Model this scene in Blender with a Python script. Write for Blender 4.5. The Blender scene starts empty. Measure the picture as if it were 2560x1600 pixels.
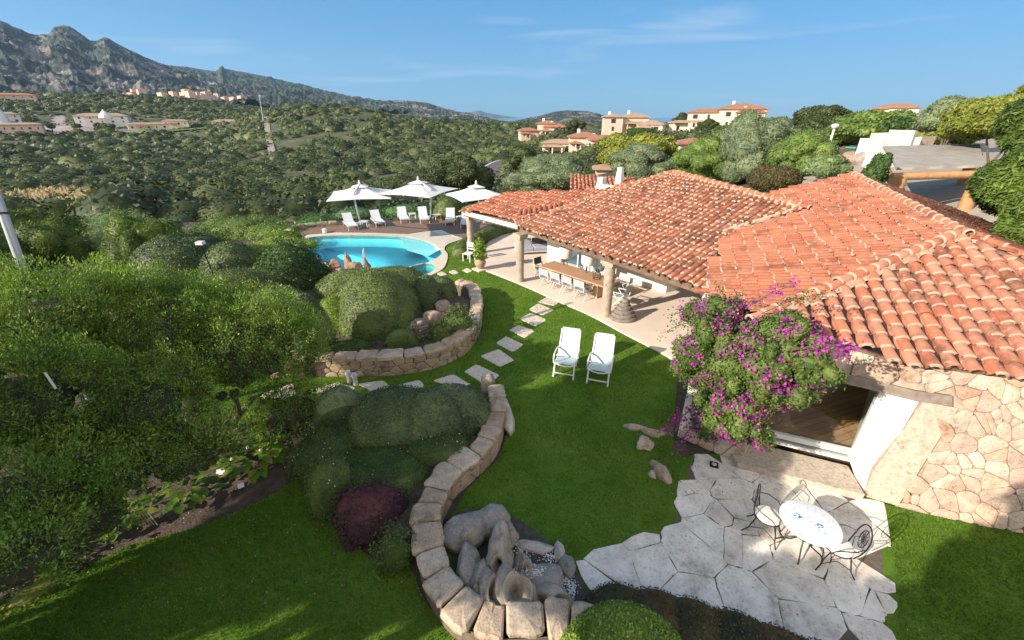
import bpy, math, random
import numpy as np
from mathutils import Vector, Matrix, geometry
rng = np.random.default_rng(11); random.seed(5)
SC = bpy.context.scene; COL = SC.collection
R = math.radians
# ------------------------------------------------------------------ camera
CAMZ = 7.0; FPX = 1050.0; HOR = 290.0; K = 2560/2419.0
PHI = math.atan((800-HOR)/FPX)
cd = bpy.data.cameras.new('camera'); cam = bpy.data.objects.new('camera', cd); COL.objects.link(cam)
cam.location = (0, 0, CAMZ); cam.rotation_euler = (math.pi/2-PHI, 0, 0)
cd.lens = 36*FPX/2560; cd.sensor_width = 36; cd.clip_start = .1; cd.clip_end = 60000
SC.camera = cam
# ------------------------------------------------------------------ light
SUN_AZ, SUN_EL = 209.0, 25.0
w = bpy.data.worlds.new('World'); SC.world = w; w.use_nodes = True
nt = w.node_tree; bg = nt.nodes['Background']
sky = nt.nodes.new('ShaderNodeTexSky'); sky.sky_type = 'NISHITA'; sky.sun_disc = False
sky.sun_elevation = R(SUN_EL); sky.sun_rotation = R(90-SUN_AZ); sky.air_density = 1.0; sky.dust_density = .25; sky.ozone_density = 3.0
tc = nt.nodes.new('ShaderNodeTexCoord'); sp = nt.nodes.new('ShaderNodeSeparateXYZ')
nt.links.new(tc.outputs['Generated'], sp.inputs[0])
mp = nt.nodes.new('ShaderNodeMapping'); mp.inputs['Scale'].default_value = (1.5, 1.5, 14); mp.inputs['Rotation'].default_value = (0, .16, 0)
nt.links.new(tc.outputs['Generated'], mp.inputs[0])
nz = nt.nodes.new('ShaderNodeTexNoise'); nz.inputs['Scale'].default_value = 1.6; nz.inputs['Detail'].default_value = 9; nz.inputs['Distortion'].default_value = .6
nt.links.new(mp.outputs[0], nz.inputs['Vector'])
cr = nt.nodes.new('ShaderNodeValToRGB'); cr.color_ramp.elements[0].position = .54; cr.color_ramp.elements[1].position = .78
cr.color_ramp.elements[0].color = (0, 0, 0, 1); cr.color_ramp.elements[1].color = (.6, .6, .6, 1)
nt.links.new(nz.outputs[0], cr.inputs[0])
hs = nt.nodes.new('ShaderNodeMix'); hs.data_type = 'RGBA'; hs.blend_type = 'MULTIPLY'; hs.inputs[0].default_value = 1; hs.inputs[7].default_value = (.60, .86, 1.15, 1)
nt.links.new(sky.outputs[0], hs.inputs[6])
gr = nt.nodes.new('ShaderNodeValToRGB'); el = gr.color_ramp.elements; el.new(.2); el.new(.5)
for e_, p_, c_ in zip(el, (0, .12, .38, .9), ((.66, 1.8, 2.85), (.34, 1.5, 2.75), (.09, 1.05, 2.3), (.03, .65, 1.65))): e_.position = p_; e_.color = (*c_, 1)
nt.links.new(sp.outputs[2], gr.inputs[0])
m1 = nt.nodes.new('ShaderNodeMix'); m1.data_type = 'RGBA'; m1.inputs[0].default_value = .78; nt.links.new(hs.outputs[2], m1.inputs[6]); nt.links.new(gr.outputs[0], m1.inputs[7])
vr = nt.nodes.new('ShaderNodeMapRange'); vr.inputs[1].default_value = .15; vr.inputs[2].default_value = -.5; nt.links.new(sp.outputs[1], vr.inputs[0])   # added whitening of the unseen half of sky behind, fills and neutralises the shade
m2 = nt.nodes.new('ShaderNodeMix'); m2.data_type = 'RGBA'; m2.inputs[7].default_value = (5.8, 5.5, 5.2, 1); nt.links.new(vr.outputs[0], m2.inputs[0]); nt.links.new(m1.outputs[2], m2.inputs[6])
mx = nt.nodes.new('ShaderNodeMix'); mx.data_type = 'RGBA'; mx.inputs[7].default_value = (3.2, 3.7, 4.2, 1)
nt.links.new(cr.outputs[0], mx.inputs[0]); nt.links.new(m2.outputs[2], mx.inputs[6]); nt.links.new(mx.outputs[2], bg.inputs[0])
bg.inputs[1].default_value = .12
sl = bpy.data.lights.new('sun', 'SUN'); sl.energy = 5.0; sl.angle = R(.5); sl.color = (1, .89, .74)
so = bpy.data.objects.new('sun', sl); COL.objects.link(so)
sd = Vector((math.cos(R(SUN_AZ))*math.cos(R(SUN_EL)), math.sin(R(SUN_AZ))*math.cos(R(SUN_EL)), math.sin(R(SUN_EL))))
so.rotation_euler = (-sd).to_track_quat('-Z', 'Y').to_euler(); so.location = sd*60
SC.view_settings.view_transform = 'Standard'; SC.view_settings.look = 'None'; SC.view_settings.gamma = 1
SC.view_settings.exposure = .93
SC.render.engine = 'CYCLES'; SC.cycles.max_bounces = 8; SC.cycles.transparent_max_bounces = 12
# ------------------------------------------------------------------ projection helpers (survey the places off the picture once; all geometry is world-space)
cF = np.array([0, math.cos(PHI), -math.sin(PHI)]); cU = np.array([0, math.sin(PHI), math.cos(PHI)]); cR = np.array([1., 0, 0]); CP = np.array([0, 0, CAMZ])
def ray(x, y): return cF*FPX + cR*(x*K-1280) + cU*(800-y*K)
def G(x, y, z=0.0):
    d = ray(x, y); return CP + d*((z-CAMZ)/d[2])
def A(x, y, r):
    d = ray(x, y); return CP + d*(r/math.hypot(d[0], d[1]))
def pxy(P):
    q = np.atleast_2d(np.asarray(P, float))-CP; dz = q@cF
    return (1280+FPX*(q@cR)/dz)/K, (800-FPX*(q@cU)/dz)/K
def onplane(x, y, p0, n):
    d = ray(x, y); return CP + d*(np.dot(p0-CP, n)/np.dot(d, n))
def planefrom(a, b, c):
    n = np.cross(b-a, c-a); n /= np.linalg.norm(n); return (a, n if n[2] > 0 else -n)
# ------------------------------------------------------------------ objects helpers
def tag(o, label=None, cat=None, group=None, kind=None):
    if label: o['label'] = label
    if cat: o['category'] = cat
    if group: o['group'] = group
    if kind: o['kind'] = kind
    return o
def empty(name, loc, label=None, cat=None, group=None, rz=0):
    o = bpy.data.objects.new(name, None); COL.objects.link(o); o.location = loc; o.rotation_euler = (0, 0, rz); o.empty_display_size = .1
    return tag(o, label, cat, group)
def woff(o):
    v = np.zeros(3)
    while o is not None: v += np.array(o.location); o = o.parent
    return v
def mk(name, V, F, mats, parent=None, mi=None, smooth=False, origin=True):
    V = np.array(V, float).reshape(-1, 3)
    loc = (0, 0, 0)
    if parent is not None: V = V - woff(parent)
    elif origin and len(V):
        c = np.array([V[:, 0].mean(), V[:, 1].mean(), V[:, 2].min()]); V = V-c; loc = c
    me = bpy.data.meshes.new(name)
    if isinstance(F, np.ndarray):
        n, k = F.shape
        me.vertices.add(len(V)); me.vertices.foreach_set('co', V.astype(np.float32).ravel())
        me.loops.add(n*k); me.loops.foreach_set('vertex_index', F.astype(np.int32).ravel())
        me.polygons.add(n); me.polygons.foreach_set('loop_start', np.arange(0, n*k, k, dtype=np.int32)); me.polygons.foreach_set('loop_total', np.full(n, k, np.int32))
        me.update(calc_edges=True)
    else:
        me.from_pydata(V.tolist(), [], F); me.update()
    for m in (mats if isinstance(mats, (list, tuple)) else [mats]): me.materials.append(m)
    if mi is not None: me.polygons.foreach_set('material_index', np.asarray(mi, dtype=np.int32))
    if smooth: me.polygons.foreach_set('use_smooth', np.ones(len(me.polygons), bool))
    me.validate()
    o = bpy.data.objects.new(name, me); COL.objects.link(o); o.location = loc
    if parent is not None: o.parent = parent
    return o
class MB:
    def __init__(s): s.V = []; s.F = []; s.M = []
    def add(s, V, F, mi=0):
        b = len(s.V); s.V += [tuple(map(float, v)) for v in V]; s.F += [[i+b for i in f] for f in F]; s.M += [mi]*len(F); return s
    def box(s, c, d, rz=0, mi=0, rx=0, ry=0):
        m = Matrix.Rotation(rz, 3, 'Z') @ Matrix.Rotation(ry, 3, 'Y') @ Matrix.Rotation(rx, 3, 'X')
        V = []
        for z in (-.5, .5):
            for x, y in ((-.5, -.5), (.5, -.5), (.5, .5), (-.5, .5)):
                V.append(Vector(c) + m @ Vector((x*d[0], y*d[1], z*d[2])))
        return s.add(V, [[3, 2, 1, 0], [4, 5, 6, 7], [0, 1, 5, 4], [1, 2, 6, 5], [2, 3, 7, 6], [3, 0, 4, 7]], mi)
    def bar(s, a, b, wd, th, mi=0, up=(0, 0, 1)):
        a = Vector(a); b = Vector(b); d = (b-a); L = d.length; d.normalize()
        x = d.cross(Vector(up)); x = x.normalized() if x.length > 1e-4 else Vector((1, 0, 0)); z = x.cross(d)
        V = [p + x*(i*wd/2) + z*(j*th/2) for p in (a, b) for i, j in ((-1, -1), (1, -1), (1, 1), (-1, 1))]
        return s.add(V, [[0, 1, 2, 3], [7, 6, 5, 4], [0, 4, 5, 1], [1, 5, 6, 2], [2, 6, 7, 3], [3, 7, 4, 0]], mi)
    def tube(s, pts, r, n=8, mi=0, cap=True):
        P = [Vector(p) for p in pts]; rr = r if isinstance(r, (list, tuple, np.ndarray)) else [r]*len(P)
        V = []; ref = Vector((0, 0, 1))
        for i, p in enumerate(P):
            t = (P[min(i+1, len(P)-1)]-P[max(i-1, 0)]).normalized()
            if abs(t.dot(ref)) > .95: ref = Vector((1, 0, 0)) if abs(t.x) < .9 else Vector((0, 1, 0))
            x = t.cross(ref).normalized(); y = x.cross(t)
            for k in range(n):
                a = 2*math.pi*k/n; V.append(p + (x*math.cos(a)+y*math.sin(a))*rr[i])
        F = []
        for i in range(len(P)-1):
            for k in range(n):
                F.append([i*n+k, i*n+(k+1) % n, (i+1)*n+(k+1) % n, (i+1)*n+k])
        if cap: F += [list(range(n))[::-1], [(len(P)-1)*n+k for k in range(n)]]
        return s.add(V, F, mi)
    def lathe(s, prof, c=(0, 0, 0), n=24, mi=0, sx=1, sy=1):
        V = []; F = []
        for r, z in prof:
            for k in range(n):
                a = 2*math.pi*k/n; V.append((c[0]+r*math.cos(a)*sx, c[1]+r*math.sin(a)*sy, c[2]+z))
        for i in range(len(prof)-1):
            for k in range(n): F.append([i*n+k, i*n+(k+1) % n, (i+1)*n+(k+1) % n, (i+1)*n+k])
        F += [list(range(n))[::-1], [(len(prof)-1)*n+k for k in range(n)]]
        return s.add(V, F, mi)
    def prism(s, poly, z0, z1, mi=0):
        n = len(poly); V = [(p[0], p[1], z0) for p in poly]+[(p[0], p[1], z1) for p in poly]
        tri = geometry.tessellate_polygon([[Vector((p[0], p[1], 0)) for p in poly]])
        F = [[i, (i+1) % n, n+(i+1) % n, n+i] for i in range(n)]
        return s.add(V, F+[[a+n, b+n, c+n] for a, b, c in tri]+[[c, b, a] for a, b, c in tri], mi)
    def build(s, name, mats, parent=None, smooth=False, label=None, cat=None, group=None, kind=None):
        o = mk(name, s.V, s.F, mats, parent, s.M, False)
        me = o.data
        # consistent outward normals
        import bmesh
        bm = bmesh.new(); bm.from_mesh(me); bmesh.ops.recalc_face_normals(bm, faces=bm.faces); bm.to_mesh(me); bm.free()
        if smooth:
            for p in me.polygons: p.use_smooth = True
            if hasattr(me, 'set_sharp_from_angle'): me.set_sharp_from_angle(angle=R(38))
        return tag(o, label, cat, group, kind)
def dup(root, loc=None, rz=None, label=None, group=None, sc=None):
    def cp(o, par):
        c = o.copy(); COL.objects.link(c)
        if par is not None: c.parent = par
        for ch in [q for q in bpy.data.objects if q.parent == o]: cp(ch, c)
        return c
    r = cp(root, None)
    if loc is not None: r.location = loc
    if rz is not None: r.rotation_euler = (0, 0, rz)
    if label: r['label'] = label
    if group: r['group'] = group
    if sc: r.scale = (sc, sc, sc)
    return r
# ------------------------------------------------------------------ materials
def newmat(name, rough=.6):
    m = bpy.data.materials.new(name); m.use_nodes = True; n = m.node_tree; b = n.nodes['Principled BSDF']; b.inputs['Roughness'].default_value = rough
    return m, n, b
def node(n, t, **kw):
    x = n.nodes.new(t)
    for k, v in kw.items():
        if k in x.inputs: x.inputs[k].default_value = v
        else: setattr(x, k, v)
    return x
def coords(n, scale=(1, 1, 1), rot=(0, 0, 0), kind='Object'):
    t = n.nodes.new('ShaderNodeTexCoord'); m = n.nodes.new('ShaderNodeMapping'); m.inputs['Scale'].default_value = scale; m.inputs['Rotation'].default_value = rot
    n.links.new(t.outputs[kind], m.inputs[0]); return m.outputs[0]
def noise(n, vec, scale, detail=4, rough=.55, dist=0):
    x = node(n, 'ShaderNodeTexNoise', Scale=scale, Detail=detail, Roughness=rough, Distortion=dist); n.links.new(vec, x.inputs['Vector']); return x.outputs[0]
def ramp(n, fac, stops):
    x = n.nodes.new('ShaderNodeValToRGB'); e = x.color_ramp.elements
    while len(e) < len(stops): e.new(.5)
    for i, (p, c) in enumerate(stops):
        e[i].position = p; e[i].color = (*c, 1) if len(c) == 3 else c
    n.links.new(fac, x.inputs[0]); return x.outputs[0]
def mixc(n, fac, a, b, mode='MIX'):
    x = n.nodes.new('ShaderNodeMix'); x.data_type = 'RGBA'; x.blend_type = mode
    for i, v in ((0, fac), (6, a), (7, b)):
        if hasattr(v, 'links'): n.links.new(v, x.inputs[i])
        elif i == 0: x.inputs[0].default_value = v
        else: x.inputs[i].default_value = (*v, 1)
    return x.outputs[2]
def bump(n, b, h, strength=.3, dist=.02):
    x = node(n, 'ShaderNodeBump', Strength=strength, Distance=dist); n.links.new(h, x.inputs['Height']); n.links.new(x.outputs[0], b.inputs['Normal'])
def plain(name, col, rough=.55, var=.12, sc=8, bmp=0, metal=0, bdist=.01):
    m, n, b = newmat(name, rough); b.inputs['Metallic'].default_value = metal
    v = coords(n); f = noise(n, v, sc, 5)
    c = ramp(n, f, [(.25, tuple(x*(1-var) for x in col)), (.75, tuple(min(1, x*(1+var)) for x in col))])
    n.links.new(c, b.inputs['Base Color'])
    if bmp: bump(n, b, noise(n, v, sc*6, 4), bmp, bdist)
    return m
def leafmat(name, cols, trans=.25, rough=.55, clump=.9, csc=1.2):
    """cols: 3 colours picked per leaf; broad noise shifts hue in patches of new and old growth"""
    m, n, b = newmat(name, rough); g = n.nodes.new('ShaderNodeNewGeometry')
    c = ramp(n, g.outputs['Random Per Island'], [(0, cols[0]), (.5, cols[1]), (1, cols[2])])
    t = n.nodes.new('ShaderNodeTexCoord')
    f = noise(n, t.outputs['Object'], csc, 3)
    k = ramp(n, f, [(.35, (clump*.75, clump*.8, clump*.8)), (.65, (1.2, 1.18, 1.05))])
    c = mixc(n, 1.0, c, k, 'MULTIPLY'); n.links.new(c, b.inputs['Base Color'])
    b.inputs['Specular IOR Level'].default_value = .25
    tr = n.nodes.new('ShaderNodeBsdfTranslucent'); n.links.new(mixc(n, 1.0, c, (1.25, 1.3, .6), 'MULTIPLY'), tr.inputs[0])
    ms = node(n, 'ShaderNodeMixShader'); ms.inputs[0].default_value = trans
    n.links.new(b.outputs[0], ms.inputs[1]); n.links.new(tr.outputs[0], ms.inputs[2]); n.links.new(ms.outputs[0], n.nodes['Material Output'].inputs[0])
    return m
def stonemat(name, cols, sc=9, speck=.5, rough=.85, bmp=.5, bd=.02):
    m, n, b = newmat(name, rough); g = n.nodes.new('ShaderNodeNewGeometry'); v = coords(n)
    st = [(i/(len(cols)-1), c) for i, c in enumerate(cols)]
    c = ramp(n, g.outputs['Random Per Island'], st)
    f = noise(n, v, sc, 6, .65); c = mixc(n, 1.0, c, ramp(n, f, [(.25, (.62, .6, .58)), (.55, (1, 1, 1)), (.8, (1.2, 1.18, 1.15))]), 'MULTIPLY')
    c = mixc(n, .8, c, ramp(n, noise(n, v, sc*.45, 7, .75), [(.34, (.42, .40, .37)), (.46, (1, 1, 1)), (1, (1, 1, 1))]), 'MULTIPLY')
    f2 = noise(n, v, sc*9, 3, .7); c = mixc(n, speck, c, ramp(n, f2, [(.36, (.3, .28, .26)), (.46, (1, 1, 1)), (.62, (1, 1, 1)), (.72, (1.25, 1.22, 1.2))]), 'MULTIPLY')
    n.links.new(c, b.inputs['Base Color']); bump(n, b, noise(n, v, sc*2.5, 8, .65), bmp, bd)
    return m
# ------------------------------------------------------------------ numeric helpers
def vnoise(x, y, seed=0):
    x = np.asarray(x, float); y = np.asarray(y, float)
    xi = np.floor(x).astype(np.int64); yi = np.floor(y).astype(np.int64); fx = x-xi; fy = y-yi
    fx = fx*fx*(3-2*fx); fy = fy*fy*(3-2*fy)
    def h(a, b):
        n = (a*374761393 + b*668265263 + seed*974634777) & 0xffffffff
        n = ((n ^ (n >> 13))*1274126177) & 0xffffffff
        return ((n ^ (n >> 16)) & 0xffff)/65535.0
    return (h(xi, yi)*(1-fx)+h(xi+1, yi)*fx)*(1-fy)+(h(xi, yi+1)*(1-fx)+h(xi+1, yi+1)*fx)*fy
def fbm(x, y, o=5, seed=0, gain=.5):
    s = 0; a = 1; t = 0
    for i in range(o): s = s+a*vnoise(np.asarray(x)*2**i, np.asarray(y)*2**i, seed+i); t += a; a *= gain
    return s/t-.5
def n3(p, f=1.0, seed=0, o=3):
    r = np.random.default_rng(seed); s = np.zeros(len(p)); a = 1.0
    for i in range(o):
        for j in range(4):
            k = r.normal(size=3); k *= f*2**i/np.linalg.norm(k)*r.uniform(.7, 1.4)
            s += a*np.sin(p@k*2+r.uniform(0, 6.28))/2.8
        a *= .5
    return s
def unit(v): return v/np.maximum(np.linalg.norm(v, axis=-1, keepdims=True), 1e-9)
def smooth_path(pts, n=8, closed=False):
    P = np.array(pts, float); m = len(P); out = []
    rngi = range(m if closed else m-1)
    for i in rngi:
        p0 = P[(i-1) % m] if closed or i > 0 else 2*P[0]-P[1]; p1 = P[i]; p2 = P[(i+1) % m]; p3 = P[(i+2) % m] if closed or i+2 < m else 2*P[-1]-P[-2]
        for k in range(n):
            t = k/n; out.append(.5*((2*p1)+(-p0+p2)*t+(2*p0-5*p1+4*p2-p3)*t*t+(-p0+3*p1-3*p2+p3)*t**3))
    if not closed: out.append(P[-1])
    return np.array(out)
def inpoly(px, py, poly):
    px = np.asarray(px, float); py = np.asarray(py, float); c = np.zeros(px.shape, bool); n = len(poly)
    for i in range(n):
        x1, y1 = poly[i][0], poly[i][1]; x2, y2 = poly[(i+1) % n][0], poly[(i+1) % n][1]
        if y1 == y2: continue
        c ^= ((y1 > py) != (y2 > py)) & (px < (x2-x1)*(py-y1)/(y2-y1)+x1)
    return c
def vcells(seeds, box, nn=16):
    S = np.array(seeds, float); out = []
    for i, s in enumerate(S):
        d = ((S-s)**2).sum(1); idx = np.argsort(d)[1:nn+1]
        poly = [np.array(p, float) for p in ((box[0], box[1]), (box[2], box[1]), (box[2], box[3]), (box[0], box[3]))]
        for j in idx:
            m = (S[j]+s)/2; nrm = S[j]-s; new = []
            for a in range(len(poly)):
                p, q = poly[a], poly[(a+1) % len(poly)]; dp = (p-m)@nrm; dq = (q-m)@nrm
                if dp <= 0: new.append(p)
                if (dp < 0 < dq) or (dq < 0 < dp): new.append(p+(q-p)*dp/(dp-dq))
            poly = new
            if len(poly) < 3: break
        out.append(np.array(poly) if len(poly) >= 3 else None)
    return out
def jseeds(x0, x1, y0, y1, sx, sy, j=.8):
    out = []; ny = max(1, round((y1-y0)/sy)); nx = max(1, round((x1-x0)/sx))
    for b in range(ny):
        for a in range(nx):
            out.append((x0+(a+.5+.5*(b % 2)-.25+rng.uniform(-j, j)*.5)*(x1-x0)/nx, y0+(b+.5+rng.uniform(-j, j)*.5)*(y1-y0)/ny))
    return out
def chaikin(p):
    q = []
    for i in range(len(p)):
        a, b = p[i], p[(i+1) % len(p)]; L = np.linalg.norm(b-a); t = min(.25, .05/max(L, .01)) if L > .2 else .25
        q += [a*(1-t)+b*t, a*t+b*(1-t)]
    return np.array(q)
def stones(mb, cells, S, gap, hgt, mi=0, keep=None, bulge=.25, rnd=True):
    """each cell -> one stone standing hgt proud of surface map S(s,t,h)"""
    for c in cells:
        if c is None: continue
        ctr = c.mean(0)
        if keep is not None and not keep(ctr): continue
        if rnd: c = chaikin(c)
        r = np.linalg.norm(c-ctr, axis=1).mean(); h = hgt*rng.uniform(.75, 1.2)
        k1 = max(.3, 1-gap/r); k2 = max(.25, k1-min(.3*hgt, .25*r)/r-.02)
        n = len(c); V = [S(*(ctr+(p-ctr)*k1), 0) for p in c]+[S(*(ctr+(p-ctr)*k1), h*.7) for p in c]+[S(*(ctr+(p-ctr)*k2), h) for p in c]+[S(*ctr, h*(1+bulge))]
        F = [[i, (i+1) % n, n+(i+1) % n, n+i] for i in range(n)]+[[n+i, n+(i+1) % n, 2*n+(i+1) % n, 2*n+i] for i in range(n)]+[[2*n+i, 2*n+(i+1) % n, 3*n] for i in range(n)]
        mb.add(V, F, mi)
def leaves(P, N, L, W, jit=.8, rg=rng):
    n = len(P); N = unit(N+rg.normal(size=(n, 3))*jit); t = unit(np.cross(N, rg.normal(size=(n, 3)))); b = np.cross(N, t)
    L = (L*rg.uniform(.7, 1.3, n))[:, None]; W = (W*rg.uniform(.7, 1.3, n))[:, None]
    V = np.stack([P-t*L/2, P+b*W/2+t*L*.05, P+t*L/2+N*L*.15, P-b*W/2+t*L*.05], 1).reshape(-1, 3)
    return V, np.arange(4*n).reshape(n, 4)
def join(parts):
    V = []; F = []; M = []; b = 0
    for p in parts:
        v, f = p[0], p[1]; V.append(v)
        if f.shape[1] == 3: f = np.concatenate([f, f[:, 2:3]], 1)  # padded, fixed below
        F.append(f+b); M.append(np.full(len(f), p[2] if len(p) > 2 else 0)); b += len(v)
    return np.concatenate(V), np.concatenate(F), np.concatenate(M)
def ico(sub=2):
    import bmesh
    bm = bmesh.new(); bmesh.ops.create_icosphere(bm, subdivisions=sub, radius=1)
    V = np.array([v.co[:] for v in bm.verts]); F = np.array([[v.index for v in f.verts] for f in bm.faces]); bm.free(); return V, F
def qsphere(nu=24, nv=14):
    u = np.linspace(0, 2*np.pi, nu, endpoint=False); v = np.linspace(.02, np.pi-.02, nv)
    V = np.array([[math.cos(a)*math.sin(b), math.sin(a)*math.sin(b), math.cos(b)] for b in v for a in u])
    F = np.array([[j*nu+i, (j+1)*nu+i, (j+1)*nu+(i+1) % nu, j*nu+(i+1) % nu] for j in range(nv-1) for i in range(nu)])
    return V, F
def cubesphere(n=3):
    V = []; F = []
    ax = np.linspace(-1, 1, n+1)
    for a in range(3):
        for s in (-1, 1):
            b = len(V)
            for i in ax:
                for j in ax:
                    p = np.zeros(3); p[a] = s; p[(a+1) % 3] = math.tan(i*math.pi/4); p[(a+2) % 3] = math.tan(j*math.pi/4); V.append(p/np.linalg.norm(p))
            for i in range(n):
                for j in range(n):
                    f = [b+i*(n+1)+j, b+(i+1)*(n+1)+j, b+(i+1)*(n+1)+j+1, b+i*(n+1)+j+1]; F.append(f if s > 0 else f[::-1])
    return np.array(V), np.array(F)
def ell(c, r, yaw): return dict(c=np.array(c, float), r=np.array(r, float), yaw=yaw)
def eto(e, D):      # unit dirs -> world points
    p = D*e['r']; cs, sn = math.cos(e['yaw']), math.sin(e['yaw'])
    return np.stack([p[:, 0]*cs-p[:, 1]*sn, p[:, 0]*sn+p[:, 1]*cs, p[:, 2]], 1)+e['c']
def enorm(e, D):
    p = D/e['r']; cs, sn = math.cos(e['yaw']), math.sin(e['yaw'])
    return unit(np.stack([p[:, 0]*cs-p[:, 1]*sn, p[:, 0]*sn+p[:, 1]*cs, p[:, 2]], 1))
def eins(e, P):
    q = P-e['c']; cs, sn = math.cos(e['yaw']), math.sin(e['yaw'])
    q = np.stack([q[:, 0]*cs+q[:, 1]*sn, -q[:, 0]*sn+q[:, 1]*cs, q[:, 2]], 1)/e['r']; return (q**2).sum(1)
def domefit(x0, x1, yt, yf, z0=0., ratio=1.0, pw=1):
    """half ellipsoid standing on z0 whose outline spans x0..x1, top yt, front foot yf in the picture"""
    xm = (x0+x1)/2; foot = G(xm, yf, z0); dh = np.array([foot[0], foot[1], 0]); dh /= np.linalg.norm(dh); yaw = math.atan2(dh[1], dh[0])-math.pi/2
    th = np.linspace(0, 2*np.pi, 48, endpoint=False); D = np.array([[math.cos(a)*math.cos(b), math.sin(a)*math.cos(b), math.sin(b)] for a in th for b in np.linspace(0, 1.57, 9)])
    rx = (x1-x0)/2*K*np.dot(foot-CP, cF)/FPX; rz = 1.0; side = np.array([dh[1], -dh[0], 0]); sh = 0.
    for it in range(14):
        e = ell(foot+dh*rx*ratio+side*sh, (rx, rx*ratio, rz), yaw); X, Y = pxy(eto(e, D))
        rx *= (x1-x0)/(X.max()-X.min()); dep = np.dot(e['c']-CP, cF)
        sh += ((x0+x1)/2-(X.max()+X.min())/2)*K*dep/FPX*.8
        rz = max(.15, rz+(Y.min()-yt)*K*dep/FPX*.8)
    return ell(foot+dh*rx*ratio+side*sh, (rx, rx*ratio, rz), yaw)
def crownfit(x0, x1, y0, y1, r, ratio=1.0):
    c = A((x0+x1)/2, (y0+y1)/2, r); dep = np.dot(c-CP, cF); rx = (x1-x0)/2*K*dep/FPX*.94
    vz = abs(CAMZ-c[2])/np.linalg.norm(c-CP); ev = (y1-y0)/2*K*dep/FPX
    rz = math.sqrt(max(.2*ev*ev, ev*ev-(rx*ratio*vz)**2)); return ell(c, (rx, rx*ratio, rz), math.atan2(c[1], c[0])-math.pi/2)
# ------------------------------------------------------------------ foliage builders
CS, CF = cubesphere(5); CS2, CF2 = cubesphere(9)
def foliage(name, ells, mat, parent=None, dens=500, L=.05, W=.03, amp=.05, fr=2.0, loose=0., lobes=0, lr=(.28, .45), zmin=-99, up=0., core=.95, jit=.7, flowers=None, seed=1, sub=None, fcull=True):
    rg = np.random.default_rng(seed); es = []
    for e in ells:
        if lobes:
            D = unit(rg.normal(size=(lobes*3, 3))); D = D[D[:, 2] > -.55][:lobes]
            P = eto(e, D*.72)
            for p in P:
                s = rg.uniform(*lr); es.append(ell(p, np.maximum(e['r'], e['r'].mean()*.5)*s*rg.uniform(.8, 1.25, 3), rg.uniform(0, 3)))
            es.append(ell(e['c'], e['r']*.78, e['yaw']))
        else: es.append(e)
    parts = []
    for q, e in enumerate(es):
        rx, ry, rz = e['r']; area = 4*np.pi*(((rx*ry)**1.6+(rx*rz)**1.6+(ry*rz)**1.6)/3)**(1/1.6)
        n = int(dens*area); D = unit(rg.normal(size=(n, 3))); 
        a = 1+amp*n3(eto(e, D), fr, seed+3, 3)
        rad = a*(1-loose*np.abs(rg.normal(size=n))*.6 + loose*.5*rg.uniform(-.3, 1, n)**3 + rg.uniform(-.03, .016, n))
        P = eto(e, D*rad[:, None]); N = enorm(e, D)
        k = P[:, 2] > zmin
        if fcull: k &= ~((N[:, 1] > .55) & (rg.random(n) < .55))   # fewer leaves on the far side
        for j, o in enumerate(es):
            if j != q: k &= eins(o, P) > (.9 if not loose else .6)
        P = P[k]; N = N[k]; N = unit(N+np.array([0, 0, up]))
        v, f = leaves(P, N, L, W, jit, rg); parts.append((v, f, 0))
        if flowers:
            m = rg.random(len(P)) < flowers[0]; 
            if flowers[2] > 0: m &= n3(P, flowers[3] if len(flowers) > 3 else 2.2, 77, 2) > flowers[2]
            if m.any():
                v, f = leaves(P[m]+N[m]*L*.6, N[m], flowers[1], flowers[1]*.85, .6, rg); parts.append((v, f, 1))
        S, Fq = (CS2, CF2) if (rx+ry+rz) > 3 else (CS, CF)
        b = 1+amp*n3(eto(e, S), fr, seed+3, 3); V = eto(e, S*(b*core)[:, None])
        if zmin > -90: V[:, 2] = np.maximum(V[:, 2], zmin)
        parts.append((V, Fq, 0))
    V, F, M = join(parts)
    return mk(name, V, F, [mat]+([flowers[4]] if flowers and len(flowers) > 4 else []), parent, M)
def trunk(name, base, tops, r, mat, parent):
    mb = MB(); b = np.array(base, float)
    for i, t in enumerate(tops):
        t = np.array(t, float); m1 = b+(t-b)*.35+np.array([rng.uniform(-.1, .1), rng.uniform(-.1, .1), 0])*np.linalg.norm(t-b)*.5; m2 = b+(t-b)*.7+rng.normal(size=3)*.04*np.linalg.norm(t-b)
        mb.tube([b-np.array([0, 0, .3]), b+np.array([0, 0, .05]), m1, m2, t], [r*1.3, r, r*.7, r*.45, r*.15], 7, 0)
    return mb.build(name, mat, parent, True)
# ------------------------------------------------------------------ shared materials
BARK = plain('bark', (.13, .095, .07), .9, .35, 14, .8, bdist=.02)
LF_SCRUB = leafmat('scrub_leaf', [(.042, .062, .022), (.08, .105, .036), (.14, .16, .07)], .15, clump=.55, csc=.11)
LF_OLIVE = leafmat('olive_leaf', [(.11, .15, .08), (.17, .21, .12), (.24, .28, .17)], .2, csc=.8)
LF_OLIVEG = leafmat('bush_leaf', [(.075, .13, .03), (.12, .19, .045), (.19, .26, .07)], .2, csc=.6)
LF_YEL = leafmat('yellow_leaf', [(.12, .16, .03), (.22, .25, .045), (.33, .33, .07)], .25, csc=.5)
LF_CLIP = leafmat('clipped_leaf', [(.08, .115, .035), (.13, .17, .055), (.2, .235, .085)], .15, csc=1.5)
LF_CLIPD = leafmat('clipped_dark_leaf', [(.04, .07, .03), (.09, .13, .055), (.19, .23, .11)], .12, csc=1.5)
LF_BRIGHT = leafmat('bright_leaf', [(.10, .17, .025), (.20, .29, .045), (.36, .45, .10)], .25, csc=2.5)
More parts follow.
